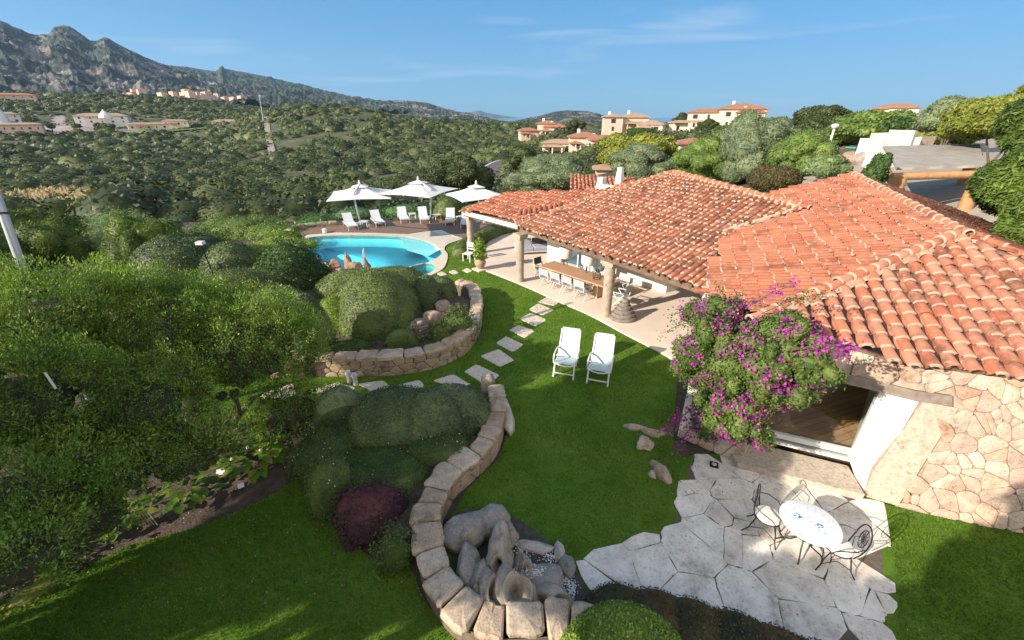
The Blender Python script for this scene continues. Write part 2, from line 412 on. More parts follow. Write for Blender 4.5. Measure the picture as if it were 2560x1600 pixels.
LF_DARK = leafmat('dark_leaf', [(.03, .065, .018), (.05, .1, .025), (.09, .15, .04)], .2, csc=1)
LF_JUN = leafmat('juniper_leaf', [(.09, .16, .03), (.19, .30, .055), (.36, .48, .12)], .25, csc=1.1)
LF_JUNY = leafmat('cypress_leaf', [(.06, .1, .02), (.1, .16, .03), (.17, .23, .05)], .2, csc=.8)
LF_PURP = leafmat('purple_leaf', [(.045, .03, .04), (.08, .045, .06), (.15, .05, .06)], .2, csc=2)
LF_RUST = leafmat('rusty_leaf', [(.05, .055, .028), (.085, .08, .035), (.17, .10, .04)], .2, csc=2.4)
LF_ROSE = leafmat('rose_leaf', [(.05, .09, .025), (.09, .14, .04), (.15, .2, .06)], .25, csc=2)
LF_TAM = leafmat('tamarisk_leaf', [(.14, .2, .09), (.2, .28, .12), (.3, .38, .19)], .3, csc=1)
LF_BIG = leafmat('broad_leaf', [(.08, .17, .03), (.14, .24, .04), (.25, .27, .05)], .3, .45, csc=3)
MAG = leafmat('magenta_bract', [(.34, .035, .30), (.46, .05, .46), (.58, .11, .42)], .35, .5, 1, 3)
PALEFL = plain('pale_petal', (.75, .6, .55), .6)
WHITE = plain('white_plaster', (.70, .67, .62), .7, .04, 3, .15)
WPAINT = plain('white_paint', (.62, .63, .62), .35, .04, 3)
WFAB = plain('white_fabric', (.58, .61, .64), .8, .05, 20, .2, bdist=.002)
GFAB = plain('grey_mesh_fabric', (.36, .38, .42), .75, .08, 30, .2, bdist=.002)
IRON = plain('dark_iron', (.035, .033, .032), .45, .2, 20, metal=.6)
SOIL = plain('soil', (.085, .06, .045), .95, .5, 3, .8, bdist=.04)
# ------------------------------------------------------------------ terrain
CTRL = [  # picture x, y, horizontal distance
 (-300,560,30),(0,600,32),(300,590,34),(600,560,32),(900,545,34),(1100,520,40),(1250,500,45),
 (-300,480,110),(0,470,120),(300,460,120),(600,470,100),(900,480,80),(1100,460,75),
 (-400,430,190),(0,410,190),(300,405,190),(600,400,190),(900,400,165),(1050,410,120),
 (0,350,330),(300,345,330),(500,345,320),(760,340,260),(950,350,230),(1100,370,190),
 (-400,318,430),(0,322,430),(300,316,430),(500,308,420),(700,255,400),(800,262,370),(950,280,350),(1100,300,330),(1200,330,260),
 (-400,295,500),(0,292,500),(300,292,500),(500,292,500),(650,262,470),(850,275,480),(1050,297,480),
 (-400,238,700),(0,238,700),(120,235,690),(300,236,680),(450,248,660),(600,262,700),
 (-400,230,1100),(0,235,1100),(400,245,1100),(700,262,1100),(1000,285,1100),(1200,292,900),
 (1170,440,72),(1160,400,95),(1250,400,85),(1300,370,110),(1400,365,112),(1300,328,150),(1450,325,160),(1450,310,200),(1250,310,300),
 (1350,420,60),(1500,430,48),(1700,440,46),(1500,340,110),(1620,325,125),(1650,318,150),(1750,308,155),(1850,300,180),
 (1900,370,62),(1960,378,50),(2050,360,55),(2150,340,65),(2100,440,38),(2200,450,36),(2400,470,30),(2419,420,40),(2700,500,28),(2300,350,60),
 (2000,310,100),(2200,300,100),(2400,290,120),(2000,300,170),(2200,295,170),
 (1500,300,350),(1800,300,350),(2200,300,400),(2600,300,400),(1500,296,900),(1900,300,1100),(2400,300,1100)]
def tcrd(x, y):
    r = np.hypot(x, y); return np.stack([np.arctan2(x, y)*2.2, np.log(np.maximum(r, 8))], -1)
cp = np.array([A(*c) for c in CTRL]); 
gp = np.array([(x, y, -.35) for x, y in ((-14, 4), (-14, 14), (-13, 22), (-6, 14), (0, 8), (0, 14), (-6, 27), (0, 25), (6, 22), (10, 18), (10, 8), (0, 4), (12, 4), (14, 12), (-25, 20), (-22, 8), (0, 30))])
cp = np.concatenate([cp, gp, [(-8, -8, -.35), (8, -8, -.35), (0, -20, -.35)]])
_c = tcrd(cp[:, 0], cp[:, 1]); _n = len(_c)
def _phi(d): return np.where(d > 0, d*d*np.log(np.maximum(d, 1e-9)), 0)
_d = np.linalg.norm(_c[:, None]-_c[None], axis=2); _A = np.zeros((_n+3, _n+3)); _A[:_n, :_n] = _phi(_d)+np.eye(_n)*.002
_A[:_n, _n] = 1; _A[:_n, _n+1:] = _c; _A[_n, :_n] = 1; _A[_n+1:, :_n] = _c.T
_w = np.linalg.solve(_A, np.concatenate([cp[:, 2]/np.hypot(cp[:, 0], cp[:, 1]).clip(10)*1.0, [0, 0, 0]]))
def tz(x, y):
    x = np.asarray(x, float); y = np.asarray(y, float); c = tcrd(x, y); r = np.hypot(x, y)
    q = c.reshape(-1, 2); out = np.empty(len(q))
    for i in range(0, len(q), 20000):
        s = q[i:i+20000]; d = np.linalg.norm(s[:, None]-_c[None], axis=2); out[i:i+20000] = _phi(d)@_w[:_n]+_w[_n]+s@_w[_n+1:]
    z = out.reshape(x.shape)*np.maximum(r, 10)
    z = z+fbm(x/40, y/40, 4, 3)*np.clip((r-60)/200, 0, 1)*7
    g = np.clip(np.minimum.reduce([(x+17)/3, (14-x)/3, (31-y)/3]), 0, 1); z = z*(1-g)+np.minimum(z, -2.2)*g
    return z
az = np.radians(np.linspace(-74, 74, 260)); rr = np.exp(np.linspace(math.log(9), math.log(1500), 190))
AZ, RR = np.meshgrid(az, rr); X = RR*np.sin(AZ); Y = RR*np.cos(AZ); Z = tz(X, Y)
Z = np.where(RR > 1100, Z-(RR-1100)*.1, Z)
Z = np.where((RR > 380) & (AZ > .35), Z-(RR-380)*.12, Z)
n1, n2 = AZ.shape; I = np.arange(n1*n2).reshape(n1, n2)
Fq = np.stack([I[:-1, :-1], I[:-1, 1:], I[1:, 1:], I[1:, :-1]], -1).reshape(-1, 4)[:, ::-1]
m, n, b = newmat('dry_scrub_ground', .95); v = coords(n)
c = ramp(n, noise(n, v, .12, 9, .7), [(.35, (.035, .045, .02)), (.55, (.075, .08, .035)), (.7, (.16, .135, .085))])
n.links.new(c, b.inputs['Base Color']); bump(n, b, noise(n, v, .4, 6), .8, .6)
tag(mk('terrain', np.stack([X, Y, Z], -1).reshape(-1, 3), Fq, m, smooth=True, origin=False), kind='structure')
# ground behind and below everything, out to the horizon
seam, n, b = newmat('sea_water', .12); b.inputs['Base Color'].default_value = (.012, .05, .11, 1); bump(n, b, noise(n, coords(n), .02, 5), .3, 2)
ang = np.linspace(0, 2*np.pi, 97)[:-1]; P = [(12000*math.sin(a), 12000*math.cos(a), -34) for a in ang]
tag(mk('sea', P, [list(range(96))[::-1]], seam, origin=False), kind='structure')
# ------------------------------------------------------------------ mountains
def rockmat(name, veg, rock, lo, hi, sc):
    m, n, b = newmat(name, .95); v = coords(n, (1, 1, 1.6)); f = noise(n, v, sc, 10, .62)
    c = ramp(n, f, [(lo, veg), (hi, rock), (.8, tuple(x*1.25 for x in rock))])
    c = mixc(n, .8, c, ramp(n, noise(n, v, sc*6, 6), [(.3, (.5, .52, .5)), (.7, (1.25, 1.22, 1.2))]), 'MULTIPLY')
    n.links.new(c, b.inputs['Base Color']); bump(n, b, noise(n, v, sc*2, 10, .65), 1, 18); return m
def mountain(name, sil, rr_, rb, yb, amp, mat, seed, jag=.02):
    sil = np.array(sil, float); xs = np.linspace(sil[0, 0], sil[-1, 0], 560); ys = np.interp(xs, sil[:, 0], sil[:, 1])
    ys = ys-np.abs(fbm(xs/9, xs*0, 4, seed))*jag*100
    base = np.array([A(x, max(yb, y_+16), rb) for x, y_ in zip(xs, ys)]); top = np.array([A(x, y, rr_) for x, y in zip(xs, ys)]); T = np.linspace(0, 1, 150); V = []
    for t in T:
        P = base*(1-t)+top*t
        rdg = 1-np.abs(fbm(P[:, 0]/(rr_*.09)+3*t, P[:, 1]/(rr_*.09), 5, seed, .55))*4
        P[:, 2] += (rdg-.6)*amp*math.sin(min(t*1.0, 1)*math.pi)*.9+(fbm(P[:, 0]/(rr_*.02), P[:, 1]/(rr_*.02), 4, seed+9, .65)*amp*.9+(.5-np.abs(fbm(P[:, 0]/(rr_*.006), P[:, 1]/(rr_*.01), 3, seed+19, .6))*5)*amp*.16)*min(1, 4*(1-t)+.12)
        V.append(P)
    for t in (.3, 1.0):
        P = top+(top-base)*np.array([t, t, 0])*.5; P[:, 2] = top[:, 2]*(1-t*.9)-rr_*.02*t; V.append(P)
    V = np.array(V); a, b_ = V.shape[:2]; I = np.arange(a*b_).reshape(a, b_)
    F = np.stack([I[:-1, :-1], I[:-1, 1:], I[1:, 1:], I[1:, :-1]], -1).reshape(-1, 4)
    return tag(mk(name, V.reshape(-1, 3), F, mat, smooth=True, origin=False), kind='structure')
MG = rockmat('granite_mountain', (.04, .06, .055), (.23, .215, .205), .50, .60, .012)
MG2 = rockmat('wooded_mountain', (.04, .06, .04), (.16, .15, .13), .6, .70, .01)
mountain('mountains', [(-350,20),(-120,55),(-40,40),(0,48),(15,54),(30,63),(50,70),(70,80),(95,84),(115,82),(122,72),(130,64),(150,59),(162,61),(175,69),(185,76),(200,86),(213,97),(230,97),(240,91),(250,88),(262,93),(270,100),(300,115),(350,138),(400,158),(450,178),(520,203),(600,232),(680,258)], 3000, 1000, 246, 45, MG, 3, .03)
mountain('mountain_ridge', [(330,150),(380,152),(420,157),(440,158),(500,168),(514,168),(519,163),(521,156),(527,155),(530,162),(545,165),(575,170),(600,175),(650,186),(700,198),(760,215),(830,232),(870,240),(950,250),(1040,268),(1120,285)], 5200, 1500, 262, 60, MG2, 8, .012)
mountain('rocky_hills', [(780,262),(840,246),(870,240),(900,238),(960,238),(1010,243),(1060,260),(1130,276),(1210,292)], 2600, 1200, 284, 22, MG, 17, .03)
mountain('far_peaks', [(1060,278),(1100,268),(1122,263),(1135,261),(1146,266),(1200,275),(1300,288)], 11000, 9000, 288, 20, MG, 23, .02)
mountain('rocky_knoll', [(1140,300),(1180,294),(1240,282),(1280,272),(1310,264),(1340,261),(1375,262),(1410,268),(1440,278),(1500,290)], 1500, 700, 300, 12, MG, 31, .03)
# ------------------------------------------------------------------ scrub: thousands of low bushes reading as one mass
def blob(nleaf, Ls, seed, sub=2):
    rg = np.random.default_rng(seed); V, F = ico(sub); d = 1+.2*n3(V, 1.9, seed, 3); C = V*d[:, None]; C[:, 2] *= .8
    D = unit(rg.normal(size=(nleaf, 3))); D = D[D[:, 2] > -.45]; a = 1+.2*n3(D, 1.9, seed, 3)
    P = D*(a*rg.uniform(.9, 1.12, len(D)))[:, None]; P[:, 2] *= .8
    lv, lf = leaves(P, D+np.array([0, 0, .3]), Ls, Ls*.75, .75, rg)
    F4 = np.concatenate([F, F[:, 2:3]], 1)
    return C*.93, F, lv, lf
def scatter(name, items, mat, label, cat, tmpl):
    """items: (x,y,z,r,h) grouped per template"""
    VV = []; TF = []; QF = []; b = 0; rg = np.random.default_rng(4)
    for k, (C, F, lv, lf) in enumerate(tmpl):
        it = items[k]
        if len(it) == 0: continue
        T = np.concatenate([C, lv]); n = len(it); yaw = rg.uniform(0, 6.28, n); cs, sn = np.cos(yaw)[:, None], np.sin(yaw)[:, None]
        r = it[:, 3:4]; P = np.stack([(T[None, :, 0]*cs-T[None, :, 1]*sn)*r+it[:, 0:1], (T[None, :, 0]*sn+T[None, :, 1]*cs)*r+it[:, 1:2], T[None, :, 2]*it[:, 4:5]+it[:, 2:3]], -1)
        VV.append(P.reshape(-1, 3)); o = b+np.arange(n)*len(T)
        TF.append((F[None]+o[:, None, None]).reshape(-1, 3)); QF.append((lf[None]+len(C)+o[:, None, None]).reshape(-1, 4)); b += n*len(T)
    V = np.concatenate(VV); TF = np.concatenate(TF); QF = np.concatenate(QF)
    QT = np.concatenate([QF[:, [0, 1, 2]], QF[:, [0, 2, 3]]])
    o = mk(name, V, np.concatenate([TF, QT]), mat, smooth=False, origin=False)
    return tag(o, label, cat, kind='stuff')
ROADS = []   # polygons in plan that stay clear of scrub
def gpoly(pts, r=None): return [A(x, y, q)[:2] for x, y, q in pts]
CLEAR = [gpoly([(-60,462,130),(100,450,138),(290,455,130),(310,478,105),(200,520,62),(-60,540,58)]),           # dry reeds
         gpoly([(60,316,425),(160,316,425),(300,318,420),(440,316,425),(440,306,445),(300,304,455),(160,290,490),(150,268,540),(130,268,540),(110,290,490),(40,292,480),(-60,296,475),(-60,303,460),(60,304,455)]),
         gpoly([(634,395,195),(652,395,195),(645,310,400),(634,310,400)]),
         gpoly([(1135,470,66),(1215,470,66),(1215,415,84),(1210,395,98),(1140,390,102),(1130,420,84)]),
         gpoly([(1600,338,118),(1690,338,118),(1680,312,152),(1590,312,152)]),
         gpoly([(1880,520,22),(2419,620,20),(2500,420,45),(2330,330,70),(2060,330,70),(1900,385,52)])]
def free(P):
    k = np.ones(len(P), bool)
    for c in CLEAR: k &= ~inpoly(P[:, 0], P[:, 1], c)
    return k
rs = np.random.default_rng(21)
def sample(azr, rrng, spc):
    a0, a1 = np.radians(azr); area = .5*(a1-a0)*(rrng[1]**2-rrng[0]**2); n = int(area/spc**2)
    a = rs.uniform(a0, a1, n); r = np.sqrt(rs.uniform(rrng[0]**2, rrng[1]**2, n)); return np.stack([r*np.sin(a), r*np.cos(a)], 1)
its = []
for azr, rg_, spc, sz in (((-56, 6), (42, 120), 3.3, (1.2, 3.3)), ((-56, 8), (120, 260), 4.3, (1.5, 4.0)), ((-57, 8), (260, 700), 6.0, (2.0, 5.0)), ((-57, 3), (700, 1000), 11, (4, 7)),
                          ((6, 50), (60, 130), 4.2, (1.5, 2.6)), ((6, 52), (130, 330), 5.5, (2., 3.2))):
    P = sample(azr, rg_, spc); P = P[free(P)]; x, y = P[:, 0], P[:, 1]
    bigs = fbm(x/25, y/25, 3, 40); s = (sz[0]+(sz[1]-sz[0])*rs.beta(1.4,2.2,len(P))*1.5)*(1+bigs*1.1); z = tz(x, y)
    k = fbm(x/14, y/14, 3, 55) > -.17; P = P[k]; x = x[k]; y = y[k]; s = s[k]; z = z[k]; bigs = bigs[k]
    if azr[0] > 0:
        k = bigs > -.12; P = P[k]; x = x[k]; y = y[k]; s = s[k]; z = z[k]
    its.append(np.stack([x, y, z-s*.12, s, s*rs.uniform(.75, 1.05, len(P))], 1))
# nearer bank between garden and valley
P = sample((-56, -2), (30, 44), 2.2); k = free(P) & ~((P[:, 0] > -17) & (P[:, 1] < 33.5)); P = P[k]
s = rs.uniform(.7, 1.5, len(P)); its.append(np.stack([P[:, 0], P[:, 1], tz(P[:, 0], P[:, 1])-.1, s, s*.8], 1))
tA = [blob(620, .13, s_) for s_ in (1, 2, 3)]; tB = [blob(190, .2, s_) for s_ in (4, 5)]; tC = [blob(46, .34, 6, 1)]
near = np.concatenate([its[0], its[-1], its[4][np.hypot(its[4][:, 0], its[4][:, 1]) < 95]]); mid = np.concatenate([its[1], its[4][np.hypot(its[4][:, 0], its[4][:, 1]) >= 95], its[5]]); far = np.concatenate([its[2], its[3]])
print('scrub', len(near), len(mid), len(far))
i3 = rs.integers(0, 3, len(near)); i2 = rs.integers(0, 2, len(mid))
scatter('scrub', [near[i3 == k] for k in range(3)]+[mid[i2 == k] for k in range(2)]+[far], LF_SCRUB, 'dense dark green scrub bushes covering the valley and slopes below the mountains', 'scrub', tA+tB+tC)
# dry reeds
reed = leafmat('dry_reed', [(.22, .16, .085), (.3, .22, .12), (.36, .28, .15)], .2, csc=.3)
P = sample((-57, -36), (80, 140), .55); P = P[inpoly(P[:, 0], P[:, 1], CLEAR[0])]
P3 = np.stack([P[:, 0], P[:, 1], tz(P[:, 0], P[:, 1])+.3], 1); v, f = leaves(P3, np.tile([0., -.7, .5], (len(P3), 1)), 1.8, .5, .35, rs)
tag(mk('reeds', v, f, reed, origin=False), 'field of dry brown reeds at the left edge of the valley', 'reeds', kind='stuff')
def drape(name, poly, mat, dz=.35, kind='structure', sub=10):
    P = np.array([p[:2] for p in poly]); x0, y0 = P.min(0); x1, y1 = P.max(0); n = 40
    gx, gy = np.meshgrid(np.linspace(x0, x1, n), np.linspace(y0, y1, n)); z = tz(gx, gy)+dz; I = np.arange(n*n).reshape(n, n)
    F = np.stack([I[:-1, :-1], I[:-1, 1:], I[1:, 1:], I[1:, :-1]], -1).reshape(-1, 4); V = np.stack([gx, gy, z], -1).reshape(-1, 3)
    c = V[F].mean(1); F = F[inpoly(c[:, 0], c[:, 1], P)]
    return tag(mk(name, V, F, mat, smooth=True, origin=False), kind=kind)
def strip(name, path, wd, mat, dz=.3, n=10, lines=None):
    P = smooth_path(np.array([p[:2] for p in path]), n); t = np.gradient(P, axis=0); t = t/np.linalg.norm(t, axis=1)[:, None]; nn_ = np.stack([-t[:, 1], t[:, 0]], 1)
    V = []; F = []
    offs = np.linspace(-wd/2, wd/2, 7) if lines is None else [lines-.12, lines+.12]
    for o in offs:
        q = P+nn_*o; V.append(np.stack([q[:, 0], q[:, 1], tz(P[:, 0], P[:, 1])+dz+(0 if lines is None else .03)], 1))
    k = len(P); F = [[a*k+i, a*k+i+1, (a+1)*k+i+1, (a+1)*k+i] for a in range(len(offs)-1) for i in range(k-1)]
    return tag(mk(name, np.concatenate(V), F, mat, smooth=True, origin=False), kind='structure')
PATHM = plain('dusty_path', (.30, .25, .21), .9, .2, .3, .3)
ASPH = plain('asphalt', (.10, .09, .09), .9, .2, .6, .3)
strip('firebreak_path', [A(651, 398, 195), A(645, 370, 240), A(640, 345, 310), A(637, 312, 400)], 3.2, PATHM, .6)
drape('village_yard', CLEAR[1], plain('pale_yard', (.30, .25, .235), .9, .25, .05), .5)
drape('distant_lawn', gpoly([(300,322,415),(440,318,420),(500,312,425),(440,307,440),(330,312,432)]), plain('distant_grass', (.16, .24, .05), .9, .2, .1), .9)
drape('hillside_lawn', gpoly([(1600,337,119),(1690,336,119),(1660,314,150),(1600,314,150)]), plain('hill_grass', (.18, .26, .06), .9, .2, .1), .45)
rp = [A(1195, 475, 62), A(1180, 445, 72), A(1172, 418, 84), A(1178, 402, 94), A(1215, 392, 104), A(1260, 385, 112)]
strip('road', rp, 6.5, ASPH, .35); LINE = plain('road_paint', (.75, .74, .7), .7)
tag(strip('road_marking', rp, 6.5, LINE, .35, lines=2.7)); tag(strip('road_marking', rp, 6.5, LINE, .35, lines=-2.7))
GRAV = plain('pale_gravel', (.30, .26, .22), .95, .2, 1.2, .6)
drape('gravel_yard', CLEAR[5], GRAV, .25)
# ------------------------------------------------------------------ houses far off
ROOFF = None
def roofmat(name, cols, sc=5.5, rot=0):
    m, n, b = newmat(name, .85); v = coords(n, (1, 1, 1), (0, 0, rot)); wv = node(n, 'ShaderNodeTexWave', Scale=sc*.5, Distortion=1.0, Detail=2); n.links.new(v, wv.inputs['Vector'])
    c = ramp(n, noise(n, v, 1.7, 6, .7), [(.3, cols[0]), (.55, cols[1]), (.75, cols[2])])
    c = mixc(n, .5, c, ramp(n, wv.outputs[0], [(0, (.6, .55, .5)), (1, (1.1, 1.1, 1.1))]), 'MULTIPLY'); n.links.new(c, b.inputs['Base Color']); bump(n, b, wv.outputs[0], .5, .1); return m
RF = [roofmat('far_tile_warm', ((.33, .14, .08), (.42, .2, .12), (.5, .32, .22))), roofmat('far_tile_pale', ((.36, .24, .16), (.45, .32, .22), (.5, .4, .3)))]
PINK = plain('pink_render', (.62, .45, .36), .85, .08, 1.5); CREAM = plain('cream_render', (.66, .56, .45), .85, .08, 1.5)
WHT = plain('white_render', (.72, .70, .66), .85, .06, 1.5); DGLS, n, b = newmat('dark_window_glass', .15); b.inputs['Base Color'].default_value = (.03, .04, .05, 1)
WOOD = plain('weathered_wood', (.26, .17, .11), .8, .35, 6, .5)
def hiproof(mb, x0, x1, y0, y1, z, h, ov=.5, mi=0, th=.22):
    x0 -= ov; x1 += ov; y0 -= ov; y1 += ov; w_, d_ = x1-x0, y1-y0; i = min(w_, d_)/2
    if w_ >= d_: r0, r1 = ((x0+i, (y0+y1)/2, z+h), (x1-i, (y0+y1)/2, z+h))
    else: r0, r1 = (((x0+x1)/2, y0+i, z+h), ((x0+x1)/2, y1-i, z+h))
    b4 = [(x0, y0, z), (x1, y0, z), (x1, y1, z), (x0, y1, z)]; l4 = [(a, c, e-th) for a, c, e in b4]
    V = b4+[r0, r1]+l4
    F = [[0, 1, 5, 4], [1, 2, 5], [2, 3, 4, 5], [3, 0, 4]] if w_ >= d_ else [[0, 1, 4], [1, 2, 5, 4], [2, 3, 5], [3, 0, 4, 5]]
    mb.add(V, F+[[6, 7, 1, 0], [7, 8, 2, 1], [8, 9, 3, 2], [9, 6, 0, 3], [9, 8, 7, 6]], mi)
def house(x0, x1, yt, yb, r, label, blocks, wallm, roofm, yaw=0, name='villa', group='villas on the hillside', det=1, deep=.8):
    """blocks: (u0,u1,h0,h1,front) fractions of width/height; front<0 pushes toward camera"""
    c = A((x0+x1)/2, yb, r); dep = np.dot(c-CP, cF); W_ = (x1-x0)*K*dep/FPX; H_ = (yb-yt)*K*dep/FPX; ya = math.atan2(c[1], c[0])-math.pi/2+yaw
    t = empty(name, tuple(c), label, 'house', group, ya)
    def lc(mb, nm, m_, par=None): 
        o = mb.build(nm, m_, None, False); mw = o.location.copy(); o.parent = par or t; return o
    for (u0, u1, h0, h1, fr, kind) in blocks:
        a, b_ = (u0-.5)*W_, (u1-.5)*W_; z0, z1 = h0*H_, h1*H_; D_ = (b_-a)*deep; rh = min((b_-a), D_)*.5*.34; y0 = fr
        if kind == 'porch':
            mb = MB(); hiproof(mb, a, b_, y0, y0+3, z1, .5, .2); lc(mb, 'roof', roofm)
            for x in np.linspace(a+.2, b_-.2, 3): lc(MB().box((x, y0+.2, (z0+z1)/2-.15), (.3, .3, z1-z0-.3)), 'column', wallm)
            continue
        wz = z1-rh
        lc(MB().box(((a+b_)/2, y0+D_/2, (z0-3+wz)/2), (b_-a, D_, wz-z0+3)), 'wall', wallm)
        mb = MB(); hiproof(mb, a, b_, y0, y0+D_, wz+.12, rh); lc(mb, 'roof', roofm)
        if det:
            nw = max(1, min(5, int((b_-a)/3.4))); fl = max(1, round((wz-z0)/2.9))
            for q in range(fl):
                for i in range(nw):
                    xx = a+(i+.5)*(b_-a)/nw; zz = z0+(q+.5)*(wz-z0)/fl; ww = .55+.5*((i+q) % 2)
                    mb = MB(); mb.box((xx, y0-.02, zz), (ww*1.4, .08, 1.3)); fo = lc(mb, 'window', WOOD); g = MB().box((xx, y0-.05, zz), (ww*1.4-.25, .08, 1.05)).build('pane', DGLS); g.parent = fo; g.location = g.location-fo.location
        if det > 1: lc(MB().box((a+(b_-a)*.3, y0+D_*.5, wz+rh+.2), (.7, .6, 1.2)), 'chimney', WHT)
    return t
GV = 'villas of the village on the right ridge'; GL = 'villas on the far left hillside'
# right ridge village (from the picture)
house(1425,1530,272,313,150,'pale pink villa with hipped roof left of centre on the ridge, two balconied bays',[(0,.42,0,.95,0,'w'),(.4,1,0,1,1.5,'w'),(.5,.95,0,.5,-1.5,'porch')],PINK,RF[1],.15,group=GV,det=2)
house(1505,1562,288,314,146,'low thatched-looking pavilion joined right of the balconied ridge villa',[(0,1,0,1,0,'w'),(0,.6,0,.5,-2,'porch')],CREAM,RF[1],-.2,group=GV)
house(1625,1712,262,305,160,'long white wing with low terracotta roof at the top of the ridge',[(0,1,0,1,0,'w')],CREAM,RF[0],.1,group=GV,deep=.5)
house(1700,1797,251,305,158,'tall cream villa with hipped roof, highest on the ridge',[(0,1,0,1,0,'w'),(.35,.95,0,.78,-1.5,'w')],CREAM,RF[0],.2,group=GV,det=2,deep=.7)
house(1580,1665,288,313,150,'open loggia with broad low roof under the highest ridge villa',[(0,.5,0,1,0,'w'),(.1,1,0,.9,-1.5,'porch')],CREAM,RF[1],.05,group=GV,deep=.6)
house(1230,1272,305,331,152,'pink villa at the left end of the ridge village',[(0,1,0,1,0,'w'),(0,.5,0,.6,-1.5,'porch')],PINK,RF[0],.2,group=GV)
house(1262,1335,290,330,150,'pink two storey villa with terrace tower at left of the ridge village',[(.05,.6,0,1,2,'w'),(.3,1,0,.85,0,'w'),(.2,.55,0,.5,-1.5,'porch')],PINK,RF[0],-.15,group=GV,det=2)
house(1345,1432,318,365,112,'cream villa with terracotta roof in the lower row of the village',[(0,.8,.1,1,0,'w'),(.5,1,0,.8,1,'w'),(0,.3,0,.55,-1.5,'porch')],CREAM,RF[0],.1,group=GV,det=2)
house(1282,1362,333,362,116,'low pale house with shallow gable, left in the lower row of the village',[(0,1,0,1,0,'w'),(0,.6,0,.55,-1.5,'porch')],CREAM,RF[1],-.1,group=GV,deep=.5)
house(1395,1462,325,372,104,'terracotta roofed house with grey porch at right of the lower row',[(0,1,.2,1,0,'w'),(0,.7,0,.6,-1.6,'porch')],PINK,RF[0],.2,group=GV)
house(1605,1672,332,362,72,'small orange hipped roof rising between the bushes below the hillside lawn',[(0,1,-.4,1,0,'w')],CREAM,RF[0],.3,group=GV,det=0)
house(1385,1470,350,392,84,'brown tiled low roof hidden by olive bushes under the village',[(0,1,-.2,.8,0,'w')],PINK,RF[1],.25,group=GV,det=0)
house(1408,1500,385,425,58,'brown tiled outbuilding roof just beyond the two white chimneys',[(0,1,-.4,.8,0,'w')],PINK,RF[1],.1,group=GV,det=0,deep=.5)
house(2062,2148,250,285,165,'cream house with low orange roof on the right skyline',[(.1,1,0,1,0,'w'),(0,.3,0,.8,0,'w')],CREAM,RF[0],0,group=GV,deep=.6)
house(2150,2190,268,288,150,'small flat dark roofed hut beside the skyline house at right',[(0,1,0,1,0,'w')],CREAM,RF[1],0,group=GV,det=0)
# left hillside
lh = [(195,292,270,292,470,'long white villa with pointed turret among trees, left hillside',WHT,1),(-40,40,268,300,440,'white villa at the left edge with pointed roof',WHT,1),(320,395,292,318,430,'low ochre house with arcaded porch behind the distant lawn',CREAM,1),
      (395,445,285,310,440,'taller ochre house in the middle of the left hillside row',CREAM,1),(508,580,284,300,450,'cream house with pale roof right in the left hillside row',CREAM,1),(575,650,284,299,455,'last cream house at the right end of the left hillside row',CREAM,0),
      (20,90,292,312,420,'pale grey roofed house low on the far left slope',PINK,1),(0,75,222,240,690,'orange roofed house on the wooded crest far left',PINK,0),(265,330,236,248,680,'cream house half hidden on the wooded crest',CREAM,0),(340,390,255,264,620,'small pale house in the trees of the far crest',CREAM,0),(520,560,264,272,600,'small ochre house on the hillside left of the flagpole mast',CREAM,0)]
for i, (a, b_, c_, d_, r_, lb, wm, rf) in enumerate(lh):
    bl = [(0,1,0,1,0,'w')]+([(.2,.6,0,.7,-1.5,'porch')] if i < 5 else [])
    h_ = house(a,b_,c_,d_,r_,lb,bl,wm,RF[rf],rng.uniform(-.25,.25),group=GL,deep=.35)
p = A(250,279,462); MB().lathe([(4,0),(3.6,2),(.3,5.5),(.05,6)],tuple(p),12).build('turret_roof',WHT,None,False,'white conical turret roof beside the long white villa','turret')
p = A(2,290,430); MB().lathe([(5,-2),(4.2,4),(.2,13)],tuple(p),10).build('turret_roof',WHT,None,False,'tall white pointed roof at the left edge of the hillside','turret')
# mountain hamlet: small houses, copies of one
base = house(400,428,226,236,1250,'hamlet house, pink with orange roof, below the granite mountain',[(0,1,-1.2,1,0,'w')],PINK,RF[0],0,'hamlet_house','small pink houses of the hamlet under the granite mountain',0)
lab = 'small pink house with orange roof in the hamlet under the granite mountain'; base['label'] = lab
spots = [(255+rng.uniform(0,250), rng.uniform(212,236)) for _ in range(18)]+[(x, 214+(x-400)*.13+rng.uniform(-8,18)) for x in rng.uniform(430,590,44)]
for x, y in spots:
    dup(base, tuple(A(x, y+2, 1090+rng.uniform(-40,40))), rng.uniform(-.6,.6)-math.radians(25), lab, sc=rng.uniform(.28,.6))
MB().tube([A(618,268,330)+np.array([0,0,-4]),A(612,222,330)],[.25,.15],6).build('mast',WPAINT,None,False,'thin white mast rising from the scrub before the mountains','mast')
# ------------------------------------------------------------------ trees and bushes right of / behind the house
def bush(x0,x1,y0,y1,r,label,mat,name='bush',cat='bush',dens=45,L=.22,W=.12,lobes=16,group=None,seed=None,tr=False,ratio=1.,up=.2,extra=(),jit=.8):
    e = crownfit(x0,x1,y0,y1,r,ratio); es=[e]+[crownfit(*q) for q in extra]; b_ = np.array([e['c'][0],e['c'][1],float(tz(e['c'][0],e['c'][1]))])
    b_[2] = min(b_[2], e['c'][2]-e['r'][2]*.8); t = empty(name,tuple(b_),label,cat,group)
    foliage('crown',es,mat,t,dens,L,W,.14,1.0,.12,lobes,core=.9,seed=seed or int(x0*7+y0)%9999,up=up,jit=jit)
    trunk('trunk',b_,[e['c']+np.array([dx*e['r'][0]*.4,0,e['r'][2]*.3]) for dx in (-1,.1,1)],max(.06,min(.3,e['r'][2]*.08)),BARK,t); return t
GB = 'olive and mastic bushes round the village'
